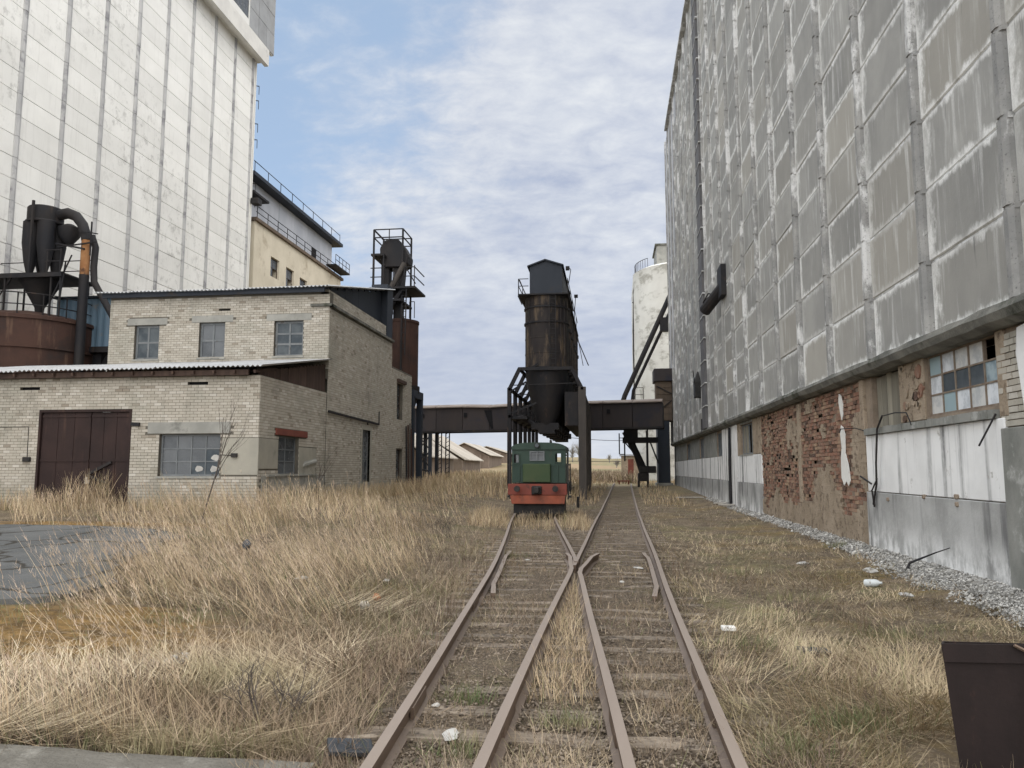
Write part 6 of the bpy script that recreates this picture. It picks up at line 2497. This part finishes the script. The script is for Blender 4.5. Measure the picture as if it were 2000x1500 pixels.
    tag(q.build('iron_bar', MT['steel'], smooth=True), 'bent black iron bar sticking out of the gravel by the white wall', 'iron bar')
    # T handle sign in the far grass, right of centre
    p = aG(1184, 935)
    q = MB()
    q.bar((p.x, p.y, p.z - .1), (p.x, p.y, p.z + 1.0), .06)
    q.bar((p.x - .5, p.y, p.z + 1.0), (p.x + .05, p.y, p.z + 1.0), .06)
    tag(q.build('switch_stand', MT['steel']), 'thin dark switch stand in the far grass left of the right track end', 'switch stand')

    # bare saplings before the garage
    def sapling(name, label, u, v, h, seed, spread=.45, base_n=1):
        p = aG(u, v)
        r_ = random.Random(seed)
        q_ = MB()

        def grow(a, d, L, r, lv):
            b_ = a + d * L
            mid = a.lerp(b_, .5) + Vector((r_.uniform(-1, 1), r_.uniform(-1, 1), 0)) * L * .05
            q_.tube([a, mid, b_], [r, r * .8, r * .55], 5 if lv < 1 else 3, cap=False)
            if lv >= 3:
                return
            for _ in range(3 if lv else 5):
                f = r_.uniform(.35, 1.0)
                s_ = a.lerp(b_, f)
                nd = (d + Vector((r_.uniform(-1, 1), r_.uniform(-1, 1), r_.uniform(-.1, .6))) * spread * 1.4).normalized()
                grow(s_, nd, L * r_.uniform(.4, .65), r * .5, lv + 1)
        for _ in range(base_n):
            grow(Vector((p.x + r_.uniform(-.2, .2), p.y, p.z - .05)), Vector((r_.uniform(-.35, .35), r_.uniform(-.1, .1), 1)).normalized(), h * .62, .021 if h > 1 else .008, 0)
        o_ = q_.build(name, MT['bark'])
        tag(o_, label, 'dead weed' if name == 'dead_weed' else 'sapling')
    sapling('sapling', 'bare twiggy sapling right of the brown gates', 282, 988, 3.3, 3, .42, 3)
    sapling('sapling', 'thin bare sapling before the wide garage window', 400, 1020, 3.6, 8, .35, 1)
    sapling('sapling', 'small crooked bare sapling at the corner where garage meets workshop', 618, 985, 2.5, 12, .5, 1)
    sapling('sapling', 'low leafless bush growing at the workshop side wall', 715, 955, 2.2, 15, .55, 3)
    sapling('sapling', 'bare bush with crooked twigs against the left gate leaf', 112, 985, 1.7, 21, .6, 4)
    sapling('sapling', 'taller bare bush in front of the right gate leaf', 225, 985, 2.6, 33, .5, 4)
    sapling('dead_weed', 'dark dead weed clump near the bottom edge, left of the track', 520, 1425, .55, 41, .9, 6)
    sapling('dead_weed', 'dark dead weed clump in the grass left of the frog', 870, 1050, .8, 43, .9, 6)


build_near()


# ================================================================== GROUND COVER
def blades(n, x, y, z, L, W, lean, curl, heading, levels, name, mat, label=None, extra_v=None, extra_f=None):
    """ribbon blades. x..z roots; heading = angle of lean; lean = horizontal share; curl bends the tip"""
    ts = np.array(levels)
    k = len(ts)
    dx, dy = np.cos(heading), np.sin(heading)
    sidea = heading + npr.uniform(.6, 2.5, n)
    sx, sy = np.cos(sidea), np.sin(sidea)
    V = np.zeros((n, k, 2, 3), np.float32)
    for i, t in enumerate(ts):
        h = lean * t + curl * t * t
        up = np.sqrt(np.clip(1 - np.minimum(np.abs(lean + curl * .6), .985) ** 2, .02, 1)) * t - .30 * np.maximum(curl, 0) * t * t
        px, py, pz = x + dx * h * L, y + dy * h * L, z + up * L
        hw = W * (1 - .8 * t) / 2
        V[:, i, 0, 0], V[:, i, 0, 1], V[:, i, 0, 2] = px - sx * hw, py - sy * hw, pz
        V[:, i, 1, 0], V[:, i, 1, 1], V[:, i, 1, 2] = px + sx * hw, py + sy * hw, pz
    V = V.reshape(-1, 3)
    base = np.arange(n)[:, None] * (2 * k)
    fs = []
    for i in range(k - 1):
        a = base + 2 * i
        fs.append(np.concatenate([a, a + 1, a + 3, a + 2], 1))
    F = np.stack(fs, 1).reshape(-1, 4)
    o = np_mesh(name, V, F, mat)
    tag(o, kind='stuff')
    return o


TLx = lambda y: np.interp(y, [p[0] for p in TRACK_L], [p[1] for p in TRACK_L])
TRx = lambda y: np.interp(y, [p[0] for p in TRACK_R], [p[1] for p in TRACK_R])


def in_asphalt(x, y, m=0.0):
    e = np.interp(y, [9.45, 10.0, 11.0, 12.5, 14.0, 15.2, 16.2, 16.75], [-7.9, -7.5, -7.6, -8.3, -8.6, -9.0, -9.9, -12.0])
    return (y > 9.5 - m) & (y < 16.7 + m) & (x < e + m)


def rail_clear(x, y, c=.10):
    ok = np.ones(len(x), bool)
    for f in (TLx, TRx):
        for s in (-1, 1):
            ok &= np.abs(x - (f(y) + s * HG)) > c
    return ok


def wedge(n, ymin, ymax, p=1.6, xm=0.0):
    """points in the ground wedge in front of the viewer, thinning with distance"""
    u = npr.random(n)
    a = 1 - p
    y = (ymin ** a + u * (ymax ** a - ymin ** a)) ** (1 / a)
    lo, hi = -.78 * y - 1.0, .52 * y + 1.0
    x = lo + (hi - lo) * npr.random(n)
    return x, y


def build_cover():
    # 1. tall straw in the left field, leaning left with the wind
    x, y = wedge(120000, 5.1, 62, 1.4)
    dens = fbm(x * .45, y * .45, 1.0, 3)
    edge = TLx(y) - HG
    k = (x < edge - .9 - 1.3 * fbm(y * .3, x * 0 + 2, 0, 2)) & ~in_asphalt(x, y, .15) & (x > -24)
    k &= ~((x < -11.6) & (y > 23.6)) & ~((y > 38) & (x < -11.2) & (y < 47))
    k &= ~((np.hypot((x + 6.8) * .40, (y - 8.0) * .64) < 1.25) & (npr.random(len(x)) > .06))
    k &= ~((x < -9) & (y > 16.6) & (y < 19.5) & (npr.random(len(x)) > .45))
    k &= npr.random(len(x)) < np.clip((dens - .34) * 4.2, .03, 1)
    k &= npr.random(len(x)) < np.clip(.42 + .35 * np.abs(x - edge) / 2.0, 0, 1) * np.where(y < 14, .36, .8)
    x, y = x[k], y[k]
    n = len(x)
    z = zgv(x, y) - .03
    tall = fbm(x * .33 + 5, y * .33, 2, 3)
    off = np.clip(np.abs(x - (TLx(y) - HG)) / 3.0, .35, 1)
    L = (.30 + .66 * np.clip((tall - .3) * 2.2, 0, 1)) * off * npr.uniform(.55, 1.25, n)
    L = np.where(y < 6.0, L * .75, L)
    W = np.clip(.0040 + .00052 * y, .005, .03) * npr.uniform(.7, 1.3, n)
    lean = np.clip(npr.normal(.50, .20, n), .02, .9)
    lean = np.where(y > 16, lean * .62, lean)
    flow = (fbm(x * .55 + 11, y * .55, 3, 3) - .5) * 7.0
    clump = fbm(x * 1.3 + 2, y * 1.3, 7, 3)
    flat = np.clip((clump - .50) * 6, 0, 1) * (npr.random(n) < .8)
    head = math.pi + npr.normal(0, .45, n) + flow * (.25 + .75 * flat)
    lean = np.clip(lean + flat * npr.uniform(.15, .45, n), .02, .97)
    L = L * (1 - .25 * flat) * np.where(npr.random(n) < .12, 1.35, 1)
    z = z + flat * npr.uniform(0, .10, n)
    blades(n, x, y, z, L, W, lean, npr.uniform(.0, .25, n), head, [0, .35, .7, 1], 'tall_dry_grass', MT['tall'])
    # feathery heads on the taller near ones
    pick = np.where((L > .55) & (y < 26))[0]
    pick = pick[npr.random(len(pick)) < np.where(y[pick] < 12, .75, .4)]
    reps = 7
    idx = np.repeat(pick, reps)
    m = len(idx)
    t = npr.uniform(.72, 1.0, m)
    dx, dy = np.cos(head[idx]), np.sin(head[idx])
    upf = np.sqrt(np.clip(1 - np.minimum(lean[idx], .98) ** 2, .02, 1))
    hx = x[idx] + dx * lean[idx] * t * L[idx]
    hy = y[idx] + dy * lean[idx] * t * L[idx]
    hz = z[idx] + upf * t * L[idx] - .02
    blades(m, hx, hy, hz, npr.uniform(.05, .13, m), np.full(m, .0035) + .0003 * y[idx], np.clip(npr.normal(.5, .25, m), 0, .95), npr.uniform(0, .3, m), math.pi + npr.normal(0, .8, m), [0, .6, 1], 'grass_seed_heads', MT['seed'])
    # tall stalks bent over by the wind, one long sweep to the left
    m = 5200
    sx = npr.uniform(-11, -1.6, m)
    sy = 5.4 + 11 * npr.random(m) ** 1.4
    cl = fbm(sx * .7 + 9, sy * .7, 21, 3)
    k = ~((np.hypot((sx + 6.6) * .42, (sy - 8.0) * .68) < 1.2) & (npr.random(m) > .16)) & (sx < TLx(sy) - HG - 1.2) & (npr.random(m) < np.clip((cl - .44) * 5, .03, 1)) & ~in_asphalt(sx, sy, .1) & (sx > -.80 * sy - .5)
    x, y = sx[k], sy[k]
    n = len(x)
    z = zgv(x, y) - .02
    L = npr.uniform(.65, 1.15, n)
    lean = np.clip(npr.normal(.56, .10, n), .25, .8)
    head = math.pi + npr.normal(.1, .22, n)
    blades(n, x, y, z, L, npr.uniform(.0055, .009, n) * (1 + .03 * y), lean, npr.uniform(0, .12, n), head, [0, .35, .7, 1], 'wind_bent_stalks', MT['tall'])
    idx = np.repeat(np.arange(n), 12)
    m = len(idx)
    t = npr.uniform(.70, 1.0, m)
    upf = np.sqrt(1 - lean[idx] ** 2)
    blades(m, x[idx] + np.cos(head[idx]) * lean[idx] * t * L[idx], y[idx] + np.sin(head[idx]) * lean[idx] * t * L[idx], z[idx] + upf * t * L[idx] - .01,
           npr.uniform(.05, .12, m), np.full(m, .0045), np.clip(npr.normal(.6, .2, m), 0, .95), npr.uniform(0, .3, m), math.pi + npr.normal(0, .7, m), [0, .6, 1], 'stalk_seed_heads', MT['seed'])
    # pale straw beaten flat in swirls
    m = 16000
    x = npr.uniform(-6.5, -1.9, m)
    y = 5.05 + 6.5 * npr.random(m) ** 1.8
    cl = fbm(x * .9 + 3, y * .9, 31, 3)
    k = (x < TLx(y) - HG - .8) & (npr.random(m) < np.clip((cl - .38) * 5, .0, 1)) & ~((y < 5.1) & (npr.random(m) < .6)) & ~((np.hypot((x + 6.8) * .42, (y - 8.0) * .66) < 1.25) & (npr.random(m) > .04))
    x, y = x[k], y[k]
    n = len(x)
    blades(n, x, y, zgv(x, y) + npr.uniform(.02, .16, n), npr.uniform(.25, .60, n), npr.uniform(.004, .008, n), npr.uniform(.90, .99, n), npr.uniform(-.1, .1, n), (fbm(x * .6 + 2, y * .6, 41, 2) - .5) * 9 + npr.normal(0, .35, n), [0, .5, 1], 'flattened_straw', MT['pale'])
    # 2. understorey of broken, tangled straw on the left
    x, y = wedge(62000, 4.95, 34, 1.7)
    k = (x < TLx(y) - HG - .25) & ~in_asphalt(x, y, .0) & ~((x < -11.6) & (y > 23.7))
    k &= ~((np.hypot((x + 6.8) * .40, (y - 8.0) * .64) < 1.25) & (npr.random(len(x)) > .12))
    k &= ~((x > -9.2) & (y < 5.06))
    x, y = x[k], y[k]
    n = len(x)
    blades(n, x, y, zgv(x, y) + npr.uniform(-.02, .06, n), npr.uniform(.12, .42, n), np.clip(.0035 + .0005 * y, .004, .02), np.clip(npr.normal(.75, .22, n), .1, .985), npr.uniform(-.1, .3, n), npr.uniform(0, 6.28, n), [0, .5, 1], 'tangled_straw', MT['duff'])
    # 3. short matted straw right of the tracks
    x, y = wedge(150000, 4.9, 45, 1.6)
    dens = fbm(x * .8 + 3, y * .5, 6.0, 4)
    k = (x > TRx(y) + HG + .12) & (x < 5.6) & (npr.random(len(x)) < np.clip((dens - .26) * 3.6, .15, 1))
    k &= ~((x > 5.05) & (y > 9.5) & (y < 24) & (npr.random(len(x)) > .14))
    k &= ~((x > 1.9) & (x < 3.2) & (y > 4.9) & (y < 6.0))
    x, y = x[k], y[k]
    n = len(x)
    tuft = np.clip((fbm(x * 1.1, y * 1.1, 9, 3) - .45) * 4, 0, 1)
    L = npr.uniform(.05, .16, n) * (1 + 1.1 * tuft) * np.where((y < 8.5) & (x > 1.5), 1.3, 1)
    blades(n, x, y, zgv(x, y) - .01 + npr.uniform(-.01, .03, n), L, np.clip(.0030 + .00045 * y, .004, .018), np.clip(npr.normal(.82, .2, n), .05, .99), npr.uniform(-.1, .3, n), (fbm(x * .9 + 4, y * .9, 13, 3) - .5) * 14 + npr.normal(0, .7, n), [0, .5, 1], 'short_dry_grass', MT['mat'])
    # 4. dead stalks and duff in and between the tracks
    x, y = wedge(150000, 4.7, 40, 1.65)
    k = (x > TLx(y) - HG - .9) & (x < TRx(y) + HG + .5) & rail_clear(x, y, .075)
    dens = fbm(x * 1.5 + 3, y * .9, 16.0, 4)
    mid = (np.abs(x - TRx(y)) < HG - .1) | ((np.abs(x - TLx(y)) < HG - .1) & (x < TRx(y) - HG))
    k &= npr.random(len(x)) < np.where(mid, np.clip((dens - .27) * 3, .15, 1), np.clip((dens - .28) * 3, .15, 1))
    x, y = x[k], y[k]
    n = len(x)
    blades(n, x, y, zgv(x, y) - .01, npr.uniform(.04, .17, n) * np.where(npr.random(n) < .06, 2.0, 1), np.clip(.0028 + .00045 * y, .0035, .016), np.clip(npr.normal(.72, .26, n), .05, .985), npr.uniform(-.1, .3, n), npr.uniform(0, 6.28, n), [0, .5, 1], 'track_weeds', MT['duff'])
    # wedge of taller weeds between the two inner rails below the frog
    x = npr.uniform(-1.2, .1, 9000)
    y = npr.uniform(6.5, 14.2, 9000)
    a, b = TRx(y) - HG, TLx(y) + HG
    k = (x > np.minimum(a, b) + .09) & (x < np.maximum(a, b) - .09) & (npr.random(9000) < .55)
    x, y = x[k], y[k]
    n = len(x)
    blades(n, x, y, zgv(x, y) - .01, npr.uniform(.08, .30, n), np.full(n, .006), np.clip(npr.normal(.3, .2, n), .0, .9), npr.uniform(0, .4, n), npr.uniform(0, 6.28, n), [0, .5, 1], 'frog_weeds', MT['tall'])
    # weeds creeping up to the locomotive
    m = 5200
    yy = npr.uniform(24.5, 31.5, m)
    xx = TLx(yy) + npr.uniform(-2.2, 1.9, m)
    k = rail_clear(xx, yy, .07) & ~((np.abs(xx - TLx(yy)) < 1.05) & (yy > 28.6)) & (npr.random(m) < .35 + .65 * np.clip(np.abs(xx - TLx(yy)) - .6, 0, 1))
    x, y = xx[k], yy[k]
    n = len(x)
    blades(n, x, y, zgv(x, y) - .02, npr.uniform(.12, .55, n), np.full(n, .014), np.clip(npr.normal(.25, .18, n), .0, .9), npr.uniform(0, .4, n), npr.uniform(0, 6.28, n), [0, .5, 1], 'siding_weeds', MT['tall'])
    # brown dead weeds standing in bare patches
    m = 4200
    x = np.concatenate([npr.uniform(-5.5, -1.7, m), npr.uniform(1.0, 4.5, m // 2)])
    y = 5.1 + 12 * npr.random(len(x)) ** 1.6
    cl = fbm(x * 1.4 + 1, y * 1.2, 51, 3)
    k = (npr.random(len(x)) < np.clip((cl - .47) * 7, 0, 1)) & rail_clear(x, y, .12) & ~((x > 1.85) & (x < 3.2) & (y < 5.7)) & ~((x > -1.6) & (x < 1.0))
    x, y = x[k], y[k]
    n = len(x)
    k = np.hypot((x + 6.8) * .42, (y - 8.0) * .66) > 1.2
    x, y = x[k], y[k]
    n = len(x)
    z, L, head, lean = zgv(x, y) - .01, npr.uniform(.12, .42, n), npr.uniform(0, 6.28, n), np.clip(npr.normal(.25, .15, n), 0, .7)
    blades(n, x, y, z, L, np.full(n, .006), lean, npr.uniform(0, .2, n), head, [0, .5, 1], 'dead_weed_stems', MT['brownweed'])
    idx = np.repeat(np.arange(n), 5)
    m = len(idx)
    t = npr.uniform(.3, 1.0, m)
    blades(m, x[idx] + np.cos(head[idx]) * lean[idx] * t * L[idx], y[idx] + np.sin(head[idx]) * lean[idx] * t * L[idx], z[idx] + t * L[idx] * .93, npr.uniform(.03, .09, m), npr.uniform(.006, .014, m), npr.uniform(.3, .95, m), npr.uniform(0, .3, m), npr.uniform(0, 6.28, m), [0, .5, 1], 'dead_weed_leaves', MT['brownweed'])
    m = 900
    x = npr.uniform(1.80, 3.2, m)
    y = npr.uniform(4.80, 4.985, m)
    blades(m, x, y, zgv(x, y) - .02, npr.uniform(.08, .30, m), np.full(m, .005), np.clip(npr.normal(.3, .2, m), 0, .8), npr.uniform(0, .3, m), npr.uniform(3.3, 6.1, m), [0, .5, 1], 'box_foot_grass', MT['mat'])
    # 5. green tufts
    spots = [(-3.2, 5.15, .55, 900), (-2.7, 5.12, .4, 700), (-4.4, 5.3, .5, 350), (-2.45, 8.9, .5, 250), (-4.0, 10.5, .6, 350), (1.75, 6.2, .35, 500), (1.2, 5.6, .25, 250), (-.35, 6.0, .25, 200), (-1.2, 6.5, .2, 150), (1.6, 8.8, .5, 200), (2.6, 12, .6, 250), (-9, 15.5, .5, 250), (-1.0, 5.3, .3, 150), (2.2, 15, .8, 250), (5.3, 19.2, .35, 350), (-5.2, 9.2, .8, 350), (-4.6, 7.4, .6, 260), (-3.0, 7.2, .5, 200), (-3.4, 12.5, .9, 350), (-5.8, 13, 1.0, 300), (-7.5, 18, 1.5, 300), (3.3, 9.5, .7, 300), (2.4, 7.4, .5, 220), (-2.2, 17, .6, 200)]
    X, Y = [], []
    for (sx, sy, r, m) in spots:
        X.append(npr.normal(sx, r * .5, m))
        Y.append(npr.normal(sy, r * .3, m))
    gx, gy = npr.uniform(-10, -2, 9000), 5.2 + 14 * npr.random(9000) ** 1.5
    gk = (gx < TLx(gy) - HG - .6) & ~in_asphalt(gx, gy, .1) & (fbm(gx * .6 + 5, gy * .6, 71, 3) > .54)
    X.append(gx[gk])
    Y.append(gy[gk])
    x, y = np.concatenate(X), np.concatenate(Y)
    k = rail_clear(x, y) & ~((y < 5.03) & (x < -1.9))
    x, y = x[k], y[k]
    n = len(x)
    blades(n, x, y, zgv(x, y) - .01, npr.uniform(.06, .20, n), np.full(n, .006), np.clip(npr.normal(.35, .25, n), 0, .95), npr.uniform(0, .4, n), npr.uniform(0, 6.28, n), [0, .5, 1], 'green_grass_tufts', MT['green_grass'])
    # 6. reeds at the gates and dry growth along the brick walls
    X, Y, LL = [], [], []
    for (a, b, m, h) in ((-19.4, -18.5, 180, .9), (-18.4, -17.4, 160, .8), (-17.4, -16.0, 330, 1.45), (-21, -19.4, 300, .5), (-16, -11.5, 900, .55)):
        X.append(npr.uniform(a, b, m))
        Y.append(npr.uniform(22.6, 23.75, m))
        LL.append(npr.uniform(.4, 1.0, m) * h)
    m = 2600
    yy = npr.uniform(23.5, 44, m)
    X.append(npr.uniform(-11.25, -10.1, m))
    Y.append(yy)
    LL.append(npr.uniform(.4, .95, m))
    x, y, L = np.concatenate(X), np.concatenate(Y), np.concatenate(LL)
    n = len(x)
    blades(n, x, y, zgv(x, y) - .03, L, npr.uniform(.012, .024, n), np.clip(npr.normal(.2, .12, n), 0, .7), npr.uniform(0, .3, n), npr.uniform(0, 6.28, n), [0, .4, .75, 1], 'wall_weeds', MT['tall'])
    # 7. far field grass: coarse
    x, y = wedge(36000, 40, 125, 1.2)
    k = (x > -40) & (x < 4.2 + (y > 73) * 20) & ~((np.abs(x - TRx(y)) < 1.2) & (y < 77))
    k &= ~((x < -11.2) & (y < 47)) & ~((x < -26) & (y < 66))
    x, y = x[k], y[k]
    n = len(x)
    L = npr.uniform(.25, .95, n) * np.where(x > -1.5, .5, 1)
    blades(n, x, y, zgv(x, y) - .05, L, .016 + .0006 * y, np.clip(npr.normal(.2, .12, n), 0, .6), npr.uniform(0, .2, n), npr.uniform(0, 6.28, n), [0, .5, 1], 'far_field_grass', MT['tall'])
    m = 9000
    x, y = npr.uniform(-9, 3.2, m), npr.uniform(80, 125, m)
    k = fbm(x * .3, y * .12, 61, 3) > .46
    x, y = x[k], y[k]
    n = len(x)
    blades(n, x, y, zgv(x, y) - .1, npr.uniform(.5, 1.7, n), npr.uniform(.06, .14, n), np.clip(npr.normal(.35, .2, n), 0, .8), npr.uniform(0, .3, n), npr.uniform(0, 6.28, n), [0, .5, 1], 'far_scrub', MT['duff'])
    # 8. gravel strip along the elevator wall
    cells = 9500
    y = 9.8 + (46 - 9.8) * npr.random(cells) ** 1.9
    wd = np.interp(y, [9, 14, 18, 24, 46], [.95, .95, .55, .36, .28])
    x = 5.78 - wd * npr.random(cells) ** .8 - .08 * npr.standard_normal(cells)
    s = npr.uniform(.007, .024, cells) * np.where(npr.random(cells) < .05, 2.2, 1) * (1 + y * .018)
    base = np.array([(1, 0, 0), (-1, 0, 0), (0, 1, 0), (0, -1, 0), (0, 0, 1), (0, 0, -1)], np.float32)
    V = base[None] * npr.uniform(.65, 1.25, (cells, 6, 1)) + npr.normal(0, .12, (cells, 6, 3))
    V = V * s[:, None, None]
    heap = .13 * np.clip(1 - (5.8 - x) / np.maximum(wd, .1), 0, 1)
    V[:, :, 0] += x[:, None]
    V[:, :, 1] += y[:, None]
    V[:, :, 2] = V[:, :, 2] * .7 + (zgv(x, y) + heap + .012)[:, None]
    tri = np.array([(0, 2, 4), (2, 1, 4), (1, 3, 4), (3, 0, 4), (2, 0, 5), (1, 2, 5), (3, 1, 5), (0, 3, 5)])
    F = (np.arange(cells)[:, None, None] * 6 + tri[None]).reshape(-1, 3)
    tag(np_mesh('gravel_strip', V.reshape(-1, 3), F, MT['gravel']), kind='stuff')
    q = MB()
    n = 160
    for i in range(n + 1):
        yy = 9.0 + 38 * (i / n) ** 1.4
        w_ = float(np.interp(yy, [9, 14, 18, 24, 46], [.85, .85, .46, .3, .24]))
        for j in range(7):
            f = j / 6
            xx = 5.83 - w_ * f - (.12 * (float(fbm(yy * 1.7, 3.0 + f)) - .5) if j == 6 else 0)
            q.v.append((xx, yy, zg(xx, yy) + .13 * (1 - f) ** 1.0 + .05 * (float(fbm(xx * 3, yy * 3, 2)) - .5) * (1 if j < 6 else 0) - (.05 if j == 6 else 0)))
    for i in range(n):
        for j in range(6):
            a = i * 7 + j
            q.f.append((a, a + 7, a + 8, a + 1))
    tag(q.build('gravel_bed', MT['gravelbed']), kind='structure')
    # 9. ballast chips in the track
    cells = 6000
    x, y = wedge(cells * 6, 4.7, 24, 1.8)
    k = (x > TLx(y) - 1.0) & (x < TRx(y) + 1.0)
    x, y = x[k][:cells], y[k][:cells]
    cells = len(x)
    s = npr.uniform(.006, .022, cells) * (1 + y * .01)
    V = base[None] * npr.uniform(.65, 1.25, (cells, 6, 1)) + npr.normal(0, .12, (cells, 6, 3))
    V = V * s[:, None, None]
    V[:, :, 0] += x[:, None]
    V[:, :, 1] += y[:, None]
    V[:, :, 2] = V[:, :, 2] * .7 + (zgv(x, y) - .005)[:, None]
    F = (np.arange(cells)[:, None, None] * 6 + tri[None]).reshape(-1, 3)
    tag(np_mesh('ballast_stones', V.reshape(-1, 3), F, MT['sleeper']), kind='stuff')


build_cover()
